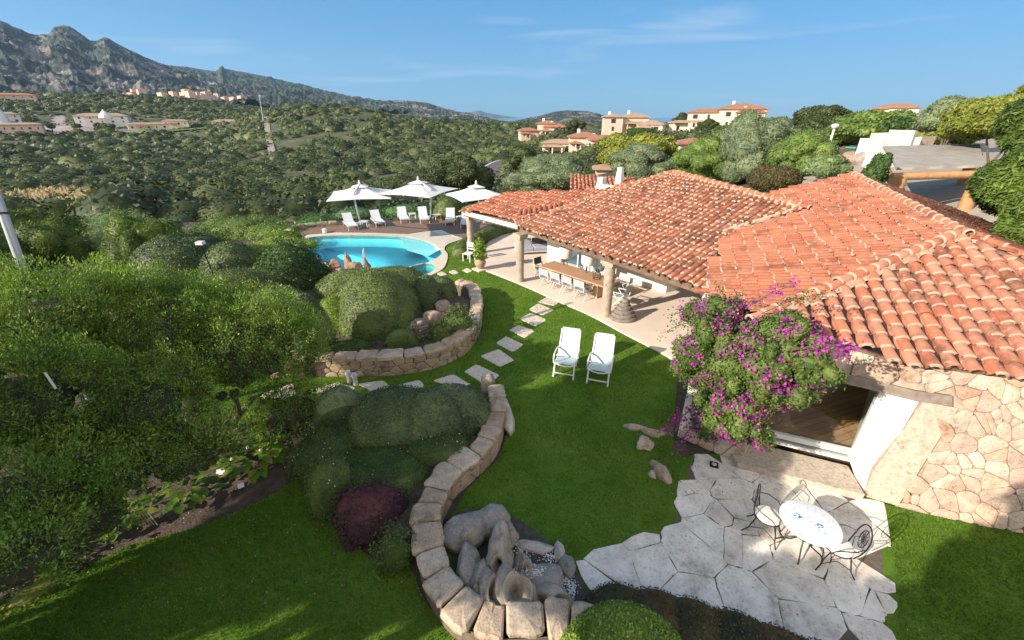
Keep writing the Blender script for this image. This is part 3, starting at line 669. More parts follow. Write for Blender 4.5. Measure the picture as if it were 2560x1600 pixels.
bl = [(1200,1410,372,478,44,'silvery olive tree just behind the left roof wing',LF_OLIVE,'olive_tree','tree'),
 (1440,1600,348,428,50,'silvery olive tree right of the two white chimneys',LF_OLIVE,'olive_tree','tree'),
 (1405,1600,315,400,62,'yellow-green tree with domed crown below the lower village row',LF_YEL,'broad_tree','tree'),
 (1600,1760,330,440,48,'green mastic tree behind the main roof peak',LF_OLIVEG,'broad_tree','tree'),
 (1690,1890,278,440,47,'large grey-green tree taller than its neighbours behind the main roof',LF_OLIVE,'broad_tree','tree'),
 (1820,1960,320,430,44,'green rounded tree left of the lamp post',LF_OLIVEG,'broad_tree','tree'),
 (1860,2030,255,350,85,'dark twiggy tree on the skyline right of centre',LF_SCRUB,'broad_tree','tree'),
 (1970,2160,268,342,62,'broad green bush with pale blossom behind the rubbish bins',LF_OLIVEG,'bush','bush'),
 (2080,2160,275,335,58,'dark green bush joined right of the blossoming bush',LF_DARK,'bush','bush'),
 (2150,2290,285,345,58,'yellowish low bush behind the white building',LF_YEL,'bush','bush'),
 (1655,1790,308,372,95,'bright grey-green bush under the highest ridge villa',LF_OLIVEG,'bush','bush'),
 (1400,1480,333,372,88,'small round bush before the lower village row',LF_OLIVEG,'bush','bush'),
 (1190,1300,355,440,68,'dark bush beside the bend of the road',LF_SCRUB,'bush','bush'),
 (1000,1160,372,470,58,'dark rounded tree left of the road behind the umbrellas',LF_SCRUB,'broad_tree','tree'),
 (1210,1300,372,408,82,'light green hedge-like bush above the road bend',LF_OLIVEG,'bush','bush'),
 (1290,1370,365,400,78,'clipped-looking green bush beneath the left village house',LF_OLIVEG,'bush','bush'),
 (1335,1385,283,312,140,'dark pine between two villas on the ridge',LF_SCRUB,'broad_tree','tree'),
 (1470,1560,305,335,125,'dark green bush in front of the thatched pavilion',LF_DARK,'bush','bush'),
 (1640,1700,284,312,140,'dark bush against the long white wing on the ridge',LF_SCRUB,'bush','bush'),
 (1590,1640,268,296,168,'dark bush left of the long white wing on the skyline',LF_SCRUB,'bush','bush'),
 (1745,1800,285,318,135,'round dark bush in front of the highest villa',LF_SCRUB,'bush','bush'),
 (1900,2000,372,425,38,'young pale shrub standing in the gravel yard',LF_TAM,'shrub','shrub'),
 (1950,2060,300,350,70,'fresh green bush right behind the lamp post',LF_OLIVEG,'bush','bush')]
for q in bl:
    x0,x1,y0,y1,r_,lb,mt_,nm,ct = q; big = r_ < 56
    bush(x0,x1,y0,y1,r_,lb,mt_,nm,ct,dens=60 if big else 24,L=.2 if big else .36,W=.09 if big else .2,lobes=26 if big else 14,group=GB,up=.4)
foliage('hedge',[crownfit(1768,1890,390,455,34,1)],LF_RUST,None,260,.12,.09,.04,1,0,0,seed=8); tag(bpy.data.objects['hedge'],'rounded clipped brownish hedge behind the main roof','hedge')
# big evergreens at right
t = bush(2375,2700,330,560,19,'huge dark green evergreen filling the right edge beside the roof',LF_JUNY,'evergreen_tree','tree',dens=330,L=.17,W=.05,lobes=60,seed=5,up=1.2,jit=.45,extra=((2400,2640,240,380,24),(2400,2620,440,610,17)))
bush(2270,2520,235,340,34,'olive-yellow flowering tree behind the huge evergreen',LF_YEL,'broad_tree','tree',dens=90,L=.2,W=.1,lobes=34,seed=6,up=.5,extra=((2380,2560,200,290,38),))
bush(2180,2330,240,320,50,'grey-green tree on the slope left of the yellow tree',LF_OLIVE,'broad_tree','tree',dens=50,L=.24,W=.12,lobes=20,seed=9,up=.5)
# ------------------------------------------------------------------ carport, bins, lamp, white building
LOG = plain('pine_log',(.40,.22,.10),.75,.25,5,.4); SHING = roofmat('grey_shingle',((.30,.27,.24),(.38,.35,.31),(.46,.43,.38)),4,1.57)
c0=A(2118,402,27); c1=A(2322,396,29); b0=A(2085,350,33); b1=A(2312,346,35.5)
t=empty('carport',(c0[0],c0[1],3.0),'rustic carport with grey shingle roof on pine logs at upper right','carport')
mb=MB(); up=np.array([0,0,.12]); mb.add([c0,c1,b1,b0,c0+up,c1+up,b1+up,b0+up],[[3,2,1,0],[4,5,6,7],[0,1,5,4],[1,2,6,5],[2,3,7,6],[3,0,4,7]]); mb.build('roof',SHING,t)
dn=np.array([0,0,-.28]); MB().tube([c0+dn+(c0-c1)*.03,c1+dn],.17,10).build('front_beam',LOG,t,True); MB().tube([c0+dn*1.8+(c0-b0)*.05,b0+dn*1.8+(b0-c0)*.05],.17,10).build('side_beam',LOG,t,True)
for p,q in ((c0*.93+c1*.07,3),(c1,3),(b0,3),(b1,3)): MB().tube([(p[0],p[1],2.0),(p[0]+.05,p[1],p[2]-.35)],.27,10).build('post',LOG,t,True)
def bin_(x,y,r,m_,lb):
    p=A(x,y,r); e_=empty('wheelie_bin',tuple(p),lb,'bin','bins by the lamp post',rng.uniform(-.2,.2)); d=1.0
    for nm,mm,f in (('body',m_,lambda q:q.lathe([(.36,0),(.5,1.0)],(0,0,0),4)),('lid',m_,lambda q:q.lathe([(.54,1.0),(.52,1.08),(.2,1.2)],(0,0,0),4))):
        q=MB(); f(q); o=q.build(nm,mm); l=o.location.copy(); o.parent=e_
        if nm=='lid' and 'blue' in lb: o.data.materials[0]=plain('blue_lid',(.05,.2,.45),.5)
DG=plain('dark_green_plastic',(.02,.09,.05),.45); BK=plain('brown_plastic',(.10,.06,.04),.5)
bin_(1964,380,49,DG,'dark green wheeled bin with blue lid, leftmost of the bins'); bin_(1986,380,48.5,BK,'brown wheeled bin between two green ones'); bin_(2003,379,48,DG,'dark green wheeled bin, rightmost of the bins')
def rock(name,c,r,mat,label=None,cat='rock',group=None,seed=1,parent=None,amp=.16,fr=1.1,sub=None,yaw=0,holes=()):
    V,F=cubesphere(44 if holes else (16 if max(r)>.2 else 8)); rg=np.random.default_rng(seed); P=V.copy()
    for _ in range(3 if holes else 9):
        nv=unit(rg.normal(size=3)); c_=rg.uniform(.55,.85); ex=np.maximum(0,P@nv-c_); P=P-nv*(ex*.85)[:,None]
    r=np.array(r)*(1.22 if 'fountain' in name or 'hollow' in name else 1); P=P*np.array(r)*1.12; k=n3(V,fr,seed,4)*amp; P=P*(1+k+n3(V,7,seed+2,3)*.012)[:,None]
    for hd,hr,hdep in holes:
        hd=np.array(hd,float)/np.linalg.norm(hd); d=1-V@hd; g=np.exp(-(d/hr)**2); rim=np.exp(-((d-hr*1.6)/(hr*.5))**2); P=P*(1-hdep*g+.12*rim)[:,None]
    cs,sn=math.cos(yaw),math.sin(yaw); P=np.stack([P[:,0]*cs-P[:,1]*sn,P[:,0]*sn+P[:,1]*cs,P[:,2]],1)+np.array(c)
    o=mk(name,P,F,mat,parent,smooth=True)
    import bmesh; bm=bmesh.new(); bm.from_mesh(o.data); bmesh.ops.remove_doubles(bm,verts=bm.verts,dist=1e-4); bmesh.ops.recalc_face_normals(bm,faces=bm.faces); bm.to_mesh(o.data); bm.free()
    return tag(o,label,cat,group) if parent is None else o
GRAN=stonemat('granite',[(.30,.26,.23),(.34,.29,.25),(.38,.32,.28)],5,.6); GRANP=stonemat('pink_granite',[(.36,.25,.2),(.42,.3,.24),(.46,.36,.3)],5,.5)
rock('boulder',A(2022,378,46),(1.1,.8,.8),GRANP,'orange-brown boulder right of the bins',seed=4); rock('boulder',A(2048,372,45),(.8,.6,.9),GRAN,'pale boulder between the bins and the carport',seed=6)
def lamp(x,yb,yt,r,lb,th=.06,head=.28,lean=0):
    b_=A(x,yb,r); top=A(lean or x,yt,r); t=empty('street_lamp',tuple(b_),lb,'lamp'); h=top[2]-b_[2]
    MB().tube([b_,b_+np.array([0,0,h])],th,8).build('pole',WPAINT,t,True); MB().lathe([(.05,-.05),(head*.7,0),(head,.15),(head*.8,.28),(.1,.32)],tuple(b_+np.array([0,0,h])),12).build('lamp_head',WPAINT,t,True)
lamp(1946,385,302,47,'white lamp post between the bushes and bins at upper right',.09,.3)
wb=A(2075,352,44); we=A(2200,350,47); t=empty('white_building',tuple(wb),'low white sculpted plaster building behind the carport roof','building')
def wbx(x0,x1,yt,yb,r,m_,nm):
    a=A(x0,yb,r); b_=A(x1,yb,r+1.2); tp=A((x0+x1)/2,yt,r+.6); th=np.array([.6,3,0]); a[2]-=2;b_[2]-=2
    q=MB(); P=[a,b_,b_+th,a+th]; q.add([*P,*[np.array([p[0],p[1],tp[2]+rng.uniform(-.06,.06)]) for p in P]],[[3,2,1,0],[4,5,6,7],[0,1,5,4],[1,2,6,5],[2,3,7,6],[3,0,4,7]]); return q.build(nm,m_,t)
wbx(2078,2118,330,352,43,WHT,'wall'); wbx(2100,2150,316,352,45,CREAM,'wall'); wbx(2118,2168,324,352,43.6,WHT,'wall'); wbx(2160,2200,322,352,45.5,GRANP,'stone_wall'); wbx(2146,2151,309,352,44,WHT,'chimney')
t = bush(2050,2100,365,440,25.5,'dark green climbing shrub with pale blossom at the left carport post',LF_DARK,'climbing_shrub','shrub',dens=260,L=.11,W=.07,lobes=14,seed=31)
for q,(x,y) in enumerate(((2048,425),(2052,405))): foliage('blossom_shrub',[crownfit(x-14,x+14,y-16,y+16,27.2)],LF_ROSE,None,200,.09,.07,.2,2,.2,0,flowers=(.6,.1,0,1,PALEFL),seed=3+q); 
for o in [o for o in bpy.data.objects if o.name.startswith('blossom_shrub')]: tag(o,('lower' if o.name=='blossom_shrub' else 'upper')+' pale pink blossom shrub beside the carport','shrub')

for k_ in range(26):
    x_=rng.uniform(-20,640); y_=rng.choice([300,305,318,322])+rng.uniform(-3,3); r_=430+rng.uniform(-15,30); h_=rng.uniform(7,16)
    lb_='dark tree standing among the distant villas of the left hillside'
    e_=crownfit(x_-rng.uniform(9,18),x_+rng.uniform(9,18),y_-h_,y_+4,r_); t=empty('hillside_tree',tuple(e_['c']-[0,0,e_['r'][2]]),lb_,'tree','trees between the far left villas'); foliage('crown',[e_],LF_SCRUB,t,1.6,1.3,.9,.15,.3,.1,5,seed=900+k_); trunk('trunk',e_['c']-[0,0,e_['r'][2]*1.4],[e_['c']],.4,BARK,t)
# ------------------------------------------------------------------ the house
TILE=None
def tilemat(name,cols,lich):
    m,n,b=newmat(name,.8); g=n.nodes.new('ShaderNodeNewGeometry'); v=coords(n)
    c=ramp(n,g.outputs['Random Per Island'],[(i/(len(cols)-1),c_) for i,c_ in enumerate(cols)])
    c=mixc(n,lich,c,ramp(n,noise(n,v,1.4,8,.7),[(.36,(.42,.42,.42)),(.5,(.95,.95,.95)),(.64,(1.1,1.08,1.05))]),'MULTIPLY')
    sp_=ramp(n,noise(n,v,9,8,.75),[(.55,(0,0,0)),(.66,(1,1,1))]); c=mixc(n,mul(n,sp_,.5*lich),c,(.44,.36,.27))
    n.links.new(c,b.inputs['Base Color']); bump(n,b,noise(n,v,30,5,.7),.5,.008); return m
def mul(n,a,k):
    x=n.nodes.new('ShaderNodeMath'); x.operation='MULTIPLY'; n.links.new(a,x.inputs[0]); x.inputs[1].default_value=k; return x.outputs[0]
T1=tilemat('clay_tile_red',[(.20,.065,.035),(.27,.09,.048),(.33,.115,.062),(.22,.095,.06),(.34,.15,.095)],.9)
T2=tilemat('clay_tile_orange',[(.29,.085,.045),(.35,.115,.058),(.38,.14,.075),(.30,.115,.07)],.75)
T3=tilemat('clay_tile_lichen',[(.30,.09,.05),(.38,.125,.065),(.34,.14,.09),(.42,.18,.11)],1.0)
MORT=plain('lime_mortar',(.42,.31,.23),.95,.3,20,.6); UNDER=plain('under_tile',(.11,.075,.055),.95,.3,6,.6)  # under-tile deck darkened so the valleys between tiles read as shaded
BEAM=plain('timber_beam',(.17,.105,.07),.8,.4,7,.7,bdist=.02)
def tileslope(name,poly,down,mat,parent,sp=.28,ln=.42,rad=None,mort=.7,n=7,thick=.09,jag=.012,seed=3,ext=0):
    """poly: 3D points on one plane; down: horizontal direction water runs. Cover tiles, pans, mortar noses and the deck below."""
    rg=np.random.default_rng(seed); P=np.array(poly); a,nn_=planefrom(P[0],P[1],P[len(P)//2+1]); 
    d=np.array([down[0],down[1],0.]); d-=nn_*(d@nn_); d/=np.linalg.norm(d); u=np.cross(nn_,d)
    o=P[0]; q2=np.stack([(P-o)@u,(P-o)@d],1); rad=rad or sp*.335; V=[];F=[];M=[];b=0
    x0,y0=q2.min(0); x1,y1=q2.max(0); th=np.linspace(0,math.pi,n)
    nx=int((x1-x0)/sp)+1; ny=int((y1-y0)/ln)+2
    for i in range(nx):
        x=x0+(i+.5)*sp; off=rg.uniform(-.04,.04)
        for j in range(ny):
            y=y0+j*ln+off
            if not inpoly([x],[min(max(y+ln*.5,y0+.01),y1-.02 if y<y1 else y)],q2)[0]: continue
            xx=x+rg.normal()*jag; yw=rg.normal()*.02; r0=rad*.84*rg.uniform(.95,1.05); r1=rad*rg.uniform(.97,1.06); L=ln*1.14; h0=.015; h1=.05+rg.uniform(-.008,.012)
            for (yy,r_,hh,s) in ((y,r0,h0,0),(y+L,r1,h1,0),(y+L,r1*.82,h1-.005,0)):
                for t in th: V.append(o+u*(xx+yw*(yy-y)-math.cos(t)*r_)+d*yy+nn_*(hh+math.sin(t)*r_*.9))
            for e in range(2):
                for k in range(n-1): F.append([b+e*n+k,b+e*n+k+1,b+(e+1)*n+k+1,b+(e+1)*n+k]); M.append(0)
            b+=3*n
            # pan tile between rows
            for (yy,r_) in ((y,rad*.9),(y+ln*1.05,rad*.8)):
                for t in th[::2] if n>5 else th: V.append(o+u*(xx+sp/2-math.cos(t)*r_)+d*yy+nn_*(.05 if yy>y else .035)-nn_*math.sin(t)*r_*.55)
            m_=len(th[::2]) if n>5 else n
            for k in range(m_-1): F.append([b+k,b+k+1,b+m_+k+1,b+m_+k]); M.append(0)
            b+=2*m_
            if rg.random()<mort:      # lime mortar nose at the lap
                f0=rg.integers(0,3); f1=n-rg.integers(0,3); wd=rg.uniform(.008,.03)
                for yy,ad in ((y+L-.012,.006),(y+L+wd,.014),(y+L+wd,-.03)):
                    for t in th: V.append(o+u*(xx+yw*L-math.cos(t)*(r1+ad))+d*yy+nn_*(h1-.012+math.sin(t)*(r1+ad)*.9+(0 if ad>0 else -.02)))
                for e in range(2):
                    for k in range(f0,f1-1): F.append([b+e*n+k,b+e*n+k+1,b+(e+1)*n+k+1,b+(e+1)*n+k]); M.append(1)
                b+=3*n
    # deck
    nP=len(P); tri=geometry.tessellate_polygon([[Vector((*p,0)) for p in q2]])
    top=[p-nn_*.004 for p in P]; bot=[p-nn_*thick for p in P]; V+=top+bot
    for t in tri: F.append([b+i for i in t]); M.append(2); F.append([b+nP+i for i in t][::-1]); M.append(3)
    for i in range(nP): F.append([b+i,b+(i+1)%nP,b+nP+(i+1)%nP,b+nP+i]); M.append(3)
    return mk(name,np.array(V),F,[mat,MORT,UNDER,BEAM],parent,M,True)
def ridge(name,a,b,mat,parent,r=.13,ln=.42,lift=.05,mort=True):
    a=np.array(a,float);b=np.array(b,float);L=np.linalg.norm(b-a);d=(b-a)/L;s=unit(np.cross(d,[0,0,1.]));up=np.cross(s,d);V=[];F=[];M=[];c=0;n=9;th=np.linspace(-.25,math.pi+.25,n)
    k=int(L/ln)
    for i in range(k+1):
        y=i*ln; j=rng.normal()*.012; ry=r*rng.uniform(.92,1.08)
        for yy,rr_,h in ((y,ry*.85,0),(y+ln*1.12,ry,.025),(y+ln*1.12,ry*.8,.02)):
            for t in th: V.append(a+d*yy+s*(math.cos(t)*rr_+j)+up*(lift+h+math.sin(t)*rr_))
        for e in range(2):
            for q in range(n-1): F.append([c+e*n+q,c+(e+1)*n+q,c+(e+1)*n+q+1,c+e*n+q+1]); M.append(0)
        c+=3*n
        for yy,ad in ((y+ln*1.11,.004),(y+ln*1.11+.05,.012),(y+ln*1.11+.05,-.03)):
            for t in th: V.append(a+d*yy+s*(math.cos(t)*(ry+ad)+j)+up*(lift+.02+math.sin(t)*(ry+ad)))
        for e in range(2):
            for q in range(n-1): F.append([c+e*n+q,c+(e+1)*n+q,c+(e+1)*n+q+1,c+e*n+q+1]); M.append(1)
        c+=3*n
    # mortar bed along both sides, lumpy
    for sg in (-1,1):
        m_=int(L/.12)
        for i in range(m_+1):
            y=i*.12; w_=r+.05+rng.uniform(-.02,.05)
            V+= [a+d*y+s*sg*r*.6+up*(lift+.03), a+d*y+s*sg*w_+up*(-.02+rng.uniform(0,.05)-.03)]
        for i in range(m_): F.append([c+2*i,c+2*i+1,c+2*i+3,c+2*i+2]); M.append(1)
        c+=2*(m_+1)
    return mk(name,np.array(V),F,[mat,MORT],parent,M,True)
HB=G(2090,1190,0); villa=empty('villa',(6.5,12,0),'low white and stone villa with red barrel tile roofs and a columned veranda','villa')
Bp=G(1222,530,2.62); Ep=G(1692,684,2.62); Ap=G(1588,407,4.62); pl1=planefrom(Bp,Ep,Ap); on=lambda x,y,pl:onplane(x,y,pl[0],pl[1])
R1=on(1892,490,pl1); M1=on(1729,540,pl1)
Dp=G(2270,552,4.5); K3=G(1790,742,2.95); E3a=G(2130,850,2.95); E3b=G(2419,885,2.95); E3c=G(2600,908,2.95)
pl2=planefrom(Dp,R1-np.array([0,0,.12]),M1-np.array([0,0,.12])); Cp=on(2010,412,pl2)
0 and print('plane2 z at M,R,K', on(1729,540,pl2), on(1892,490,pl2), on(1770,740,pl2), 'M1',M1,'R1',R1,'A',Ap,'C',Cp,'D',Dp)
u1=unit(Ep-Bp); dn1=np.array([u1[1],-u1[0],0]); dn1=dn1 if dn1@(Bp-Ap)>0 else -dn1
tileslope('front_roof_slope',[Bp,Ep,on(1705,655,pl1),M1,R1,Ap],dn1,T1,villa,.225,.34,mort=.8,seed=3)
Kp=on(1775,745,pl2)
r2=unit((Dp-Cp)*np.array([1,1,0])); dn2=np.array([r2[1],-r2[0],0]); dn2=dn2 if dn2[0]<0 else -dn2
P2=[Cp,on(1770,468,pl2),on(1700,560,pl2),on(1678,692,pl2),Kp,Dp]
tileslope('middle_roof_slope',P2,dn2,T2,villa,.215,.36,mort=.6,seed=5)
pl3=planefrom(Dp,E3a,E3b); dn3=unit(np.array([E3b[1]-E3a[1],-(E3b[0]-E3a[0]),0])); dn3=dn3 if dn3[1]<0 else -dn3
R3=on(2480,640,pl3)
P3=[on(1800,752,pl3),E3a,on(2419,887,pl3),on(2640,915,pl3),on(2640,700,pl3),R3,Dp]
tileslope('near_roof_slope',P3,dn3,T3,villa,.315,.335,.112,mort=.95,seed=7,n=11,thick=.12)
pl4=planefrom(Cp,Dp,G(2440,575,3.6)); far4=[Cp,Dp,on(2480,640,pl4)+np.array([0,0,.02]),on(2640,690,pl4),on(2640,640,pl4),on(2419,566,pl4),on(2200,478,pl4)]
tileslope('rear_roof_slope',far4,unit(np.array([-r2[1],r2[0],0]))*(1 if -r2[1]>0 else -1),T2,villa,.215,.36,mort=.6,seed=8)
Qp=G(1092,497,2.62); pl5=planefrom(Ap,Bp,Qp)
P5=[Qp,on(1222,522,pl5),Ap,on(1500,428,pl5),on(1440,446,pl5),on(1300,452,pl5),on(1195,456,pl5)]
u5=unit(Bp-Qp); dn5=np.array([u5[1],-u5[0],0]); dn5=dn5 if dn5[0]<0 else -dn5
tileslope('pool_side_roof_slope',P5,dn5,T2,villa,.22,.34,mort=.6,seed=9,n=6)
# back wing
wa=A(1345,447,33); wb_=A(1450,447,33); wc=A(1500,420,36); wd_=A(1345,432,37)
tileslope('back_wing_roof',[wa,wb_,wb_+(wc-wa)*.25,wc,wd_+np.array([0,0,.1])],unit(wa-wd_)*np.array([1,1,0]),T2,villa,.3,.45,mort=.6,seed=12,n=6)
tileslope('back_wing_roof',[A(1440,447,33),A(1530,440,31),A(1478,420,36)],unit(wb_-wc)*np.array([1,1,0]),T2,villa,.3,.45,mort=.6,seed=13,n=6)
ridge('hip_ridge',Ap,R1+(R1-Ap)*.02,T2,villa,.10,.36); ridge('hip_ridge',Ap,Bp,T1,villa,.09,.34); ridge('hip_ridge',Cp,Dp,T2,villa,.10,.36); ridge('hip_ridge',Dp,on(2480,640,pl3),T2,villa,.12,.36)
ridge('hip_ridge',Dp,on(1800,752,pl3)+np.array([0,0,.03]),T3,villa,.115,.34)
ridge('hip_ridge',R1,M1,MORT,villa,.05,lift=0)
# upright row of tiles at the veranda corner
mb=MB()
for i in range(9):
    p=on(1226+i*12,512-i*2.2,pl5)+np.array([0,0,.08]); q=p+np.array([.05,.25,.14]); mb.tube([p-np.array([0,.1,.02]),q],[.1,.085],8)
mb.build('corner_tiles',T1,villa,True)
# beams and fascias
def beam(a,b_,w_,h,nm='beam',m_=BEAM): return MB().bar(a,b_,w_,h,0).build(nm,m_,villa)
off=np.array([0,0,-.2]); ib=-dn1*.25
beam(Bp+off+ib-u1*.05,Ep+off+ib+u1*1.2,.26,.28); beam(Bp+off*.9-dn5*.2,Qp+off*.9-dn5*.2,.2,.24); beam(Bp-dn5*.02+off*.55,Qp+off*.55-dn5*.02,.04,.2,'fascia',WHITE)
for i in range(1,24):       # rafters tails under the veranda
    p=Bp+(Ep-Bp)*i/24; q=p-dn1*3.2; q=q+np.array([0,0,3.2*math.tan(math.acos(pl1[1][2]))]); beam(p+np.array([0,0,-.13]),q+np.array([0,0,-.13]),.09,.09,'rafter')
COLST=stonemat('column_stone',[(.42,.35,.28),(.42,.35,.28)],7,.5)
def column(x,y,r=.19,h=2.2,cap=True):
    b_=G(x,y,.04); q=MB(); prof=[(r*1.1,0),(r*1.12,.1)]+[(r*(1+rng.uniform(-.05,.05)),z) for z in np.linspace(.2,h-.2,8)]
    q.lathe(prof+[(r*.95,h-.1)],tuple(b_),14); o=q.build('column',COLST,villa,True)
    q=MB(); q.box(tuple(b_+np.array([0,0,h-.02])),(r*2.9,r*2.5,.17),rz=-.9); q.box(tuple(b_+np.array([0,0,h-.14])),(r*2.3,r*2.1,.1),rz=-.9); q.build('capital',COLST,o)
column(1430,745,.20,2.2); column(1228,664,.18,2.2); column(1113,600,.18,2.15)
# veranda walls
def wallseg(nm,a,b_,z0,z1,th,m_,par=villa): 
    a=np.array(a,float);b_=np.array(b_,float);d=unit((b_-a)*np.array([1,1,0]));nrm=np.array([-d[1],d[0],0])*th
    P=[(a[0],a[1],z0),(b_[0],b_[1],z0),(b_[0]+nrm[0],b_[1]+nrm[1],z0),(a[0]+nrm[0],a[1]+nrm[1],z0)]
    return MB().add(P+[(p[0],p[1],z1) for p in P],[[3,2,1,0],[4,5,6,7],[0,1,5,4],[1,2,6,5],[2,3,7,6],[3,0,4,7]]).build(nm,m_,par)
w0=G(1292,614,0); w1=G(1322,622,0); w2=G(1452,657,0); w3=G(1572,694,0)
wallseg('wall',w0,w1,0,3.5,.4,WHITE); wallseg('wall',w2,w3,0,3.55,.3,WHITE)
wallseg('wall',w3+np.array([0,0,0]),w3+unit(w3-w2)*.05+np.array([3.2,2.0,0]),0,3.3,.3,WHITE)
GLS,n,b=newmat('window_glass',.04); gt=n.nodes.new('ShaderNodeBsdfTransparent'); gt.inputs[0].default_value=(.86,.93,.92,1); gg=n.nodes.new('ShaderNodeBsdfGlossy'); gg.inputs[1].default_value=.02
fr_=node(n,'ShaderNodeLayerWeight',Blend=.12); ms=n.nodes.new('ShaderNodeMixShader'); n.links.new(fr_.outputs['Facing'],ms.inputs[0]); n.links.new(gt.outputs[0],ms.inputs[1]); n.links.new(gg.outputs[0],ms.inputs[2]); n.links.new(ms.outputs[0],n.nodes['Material Output'].inputs[0])
GLSG=GLS.copy(); GLSG.name='greenish_glass'; [x for x in GLSG.node_tree.nodes if x.type=='BSDF_TRANSPARENT'][0].inputs[0].default_value=(.80,.93,.88,1)
g_=wallseg('window',w1+(w2-w1)*.04+np.array([.1,.1,0]),w2-(w2-w1)*.02+np.array([.1,.1,0]),.1,2.3,.03,GLS)
for k in (0,.33,.66,1):
    p=w1+(w2-w1)*k+np.array([.06,.06,0]); q=MB().box((p[0],p[1],1.2),(.07,.07,2.4),rz=-.8); q.build('frame',WHITE,g_)
wallseg('wall',w1,w2,2.3,3.5,.3,WHITE)
ib2=np.array([2.6,3.2,0]); wallseg('inner_wall',w0+ib2*1.2,w2+ib2*1.3,0,3.4,.1,WHITE); 
MB().prism([p[:2] for p in (w1+np.array([.2,.2,0]),w2+np.array([.2,.2,0]),w2+ib2,w1+ib2)],.03,.05).build('inner_floor',plain('teal_floor',(.16,.26,.27),.3,.1),villa)
# wrought grille on the white wall
q=MB(); ga=w2+(w3-w2)*.1; gb=w2+(w3-w2)*.28; nrm=unit(np.array([-(w3-w2)[1],(w3-w2)[0],0]))*-.05
for k in np.linspace(0,1,6): p=ga+(gb-ga)*k+nrm; q.bar((p[0],p[1],1.35),(p[0],p[1],2.15),.02,.02)
for z in (1.35,1.75,2.15): q.bar(tuple(ga+nrm+[0,0,z]),tuple(gb+nrm+[0,0,z]),.02,.02)
q.build('window_grille',IRON,villa)
# chimneys
def chim(x,y,r,h,wd):
    b_=A(x,y,r); q=MB(); q.lathe([(wd*.75,-.6),(wd*.7,0),(wd*.55,h*.8),(wd*.6,h*.82),(wd*.5,h)],tuple(b_),4); o=q.build('chimney',WHT,villa)
    q=MB(); q.box(tuple(b_+np.array([0,-wd*.36,h*.62])),(wd*.4,.06,h*.22)); q.build('flue_opening',UNDER,o)
chim(1419,446,30,.75,.5); chim(1464,420,34,.75,.45)
# ---- battered stone wall with the big opening
bot=[G(1600,1030,0),G(1725,1086,0),G(2040,1172,0),G(2155,1206,0),G(2300,1237,0),G(2450,1266,0),G(2700,1300,0)]
tp3=lambda x,y:on(x,y,(pl3[0]-np.array([0,0,.06]),pl3[1]))
topp=[tp3(1760,765),tp3(1860,776),tp3(2050,820),tp3(2160,846),tp3(2310,864),tp3(2450,880),tp3(2700,915)]
bx=np.array(bot); tx=np.array(topp); sl=np.concatenate([[0],np.cumsum(np.linalg.norm(np.diff(bx,axis=0),axis=1))])
def WS(s,t,h=0):
    s=min(max(s,0),sl[-1]); a=np.array([np.interp(s,sl,bx[:,k]) for k in range(3)]); c=np.array([np.interp(s,sl,tx[:,k]) for k in range(3)]); c=c*.97+a*.03
    d=np.array([np.interp(min(s+.2,sl[-1]),sl,bx[:,k])-np.interp(max(s-.2,0),sl,bx[:,k]) for k in range(3)]); nr=unit(np.cross(d,c-a)); nr=nr if nr[1]<0 else -nr
    return a+(c-a)*(t/2.9)+nr*h
def sfor(x,y,t):   # wall coordinates of a picture point
    best=None
    for s in np.linspace(0,sl[-1],200):
        for tt in np.linspace(0,2.9,100):
            X,Y=pxy(WS(s,tt)); e=(X[0]-x)**2+(Y[0]-y)**2
            if best is None or e<best[0]: best=(e,s,tt)
    return best[1],best[2]
j0=sfor(2037,1142,0); j1=sfor(2177,945,0); 0 and print('jamb',j0,j1,'wall len',sl)
sR=(j0[1-1]+j1[0])/2 if False else j0[0]; tL=j1[1]
s0=sfor(1765,1060,0)[0]; sj=lambda t:j0[0]+(j1[0]-j0[0])*(t-j0[1])/(j1[1]-j0[1])
RUB=stonemat('rubble_granite',[(.50,.30,.21),(.58,.40,.29),(.60,.46,.36),(.50,.34,.26),(.64,.53,.43),(.46,.35,.27),(.56,.36,.29)],3.5,.55,bmp=1.,bd=.03); RMORT=plain('rubble_mortar',(.40,.31,.24),.95,.25,9,.8)
q=MB()
def quad(s0_,s1_,t0,t1,h=-.02):
    a=[WS(s0_,t0,h),WS(s1_,t0,h),WS(s1_,t1,h),WS(s0_,t1,h)]; q.add(a,[[0,1,2,3]],1)
ss=np.linspace(0,sl[-1],40)
for a,c in zip(ss[:-1],ss[1:]):
    if c<=s0: quad(a,c,0,2.9)
    elif a>=max(j0[0],j1[0]): quad(a,c,0,2.9)
    else: quad(a,c,tL,2.9)
a_=max(j0[0],j1[0]); V=[WS(j0[0],0,-.02),WS(a_+.2,0,-.02),WS(a_+.2,tL,-.02),WS(j1[0],tL,-.02)]; q.add(V,[[0,1,2,3]],1); V=[WS(s0-.15,0,-.02),WS(s0,0,-.02),WS(s0,tL,-.02),WS(s0-.15,tL,-.02)]; q.add(V,[[0,1,2,3]],1)
def kp(c):
    s,t=c
    return not (s>s0 and t<tL+.22 and s<sj(min(t,tL))+.62)
stones(q,vcells(jseeds(0,sl[-1],0,2.9,.34,.24,1.7),(0,0,sl[-1],2.9)),WS,.006,.038,0,kp,bulge=.3)
q.build('stone_wall',[RUB,RMORT],villa)
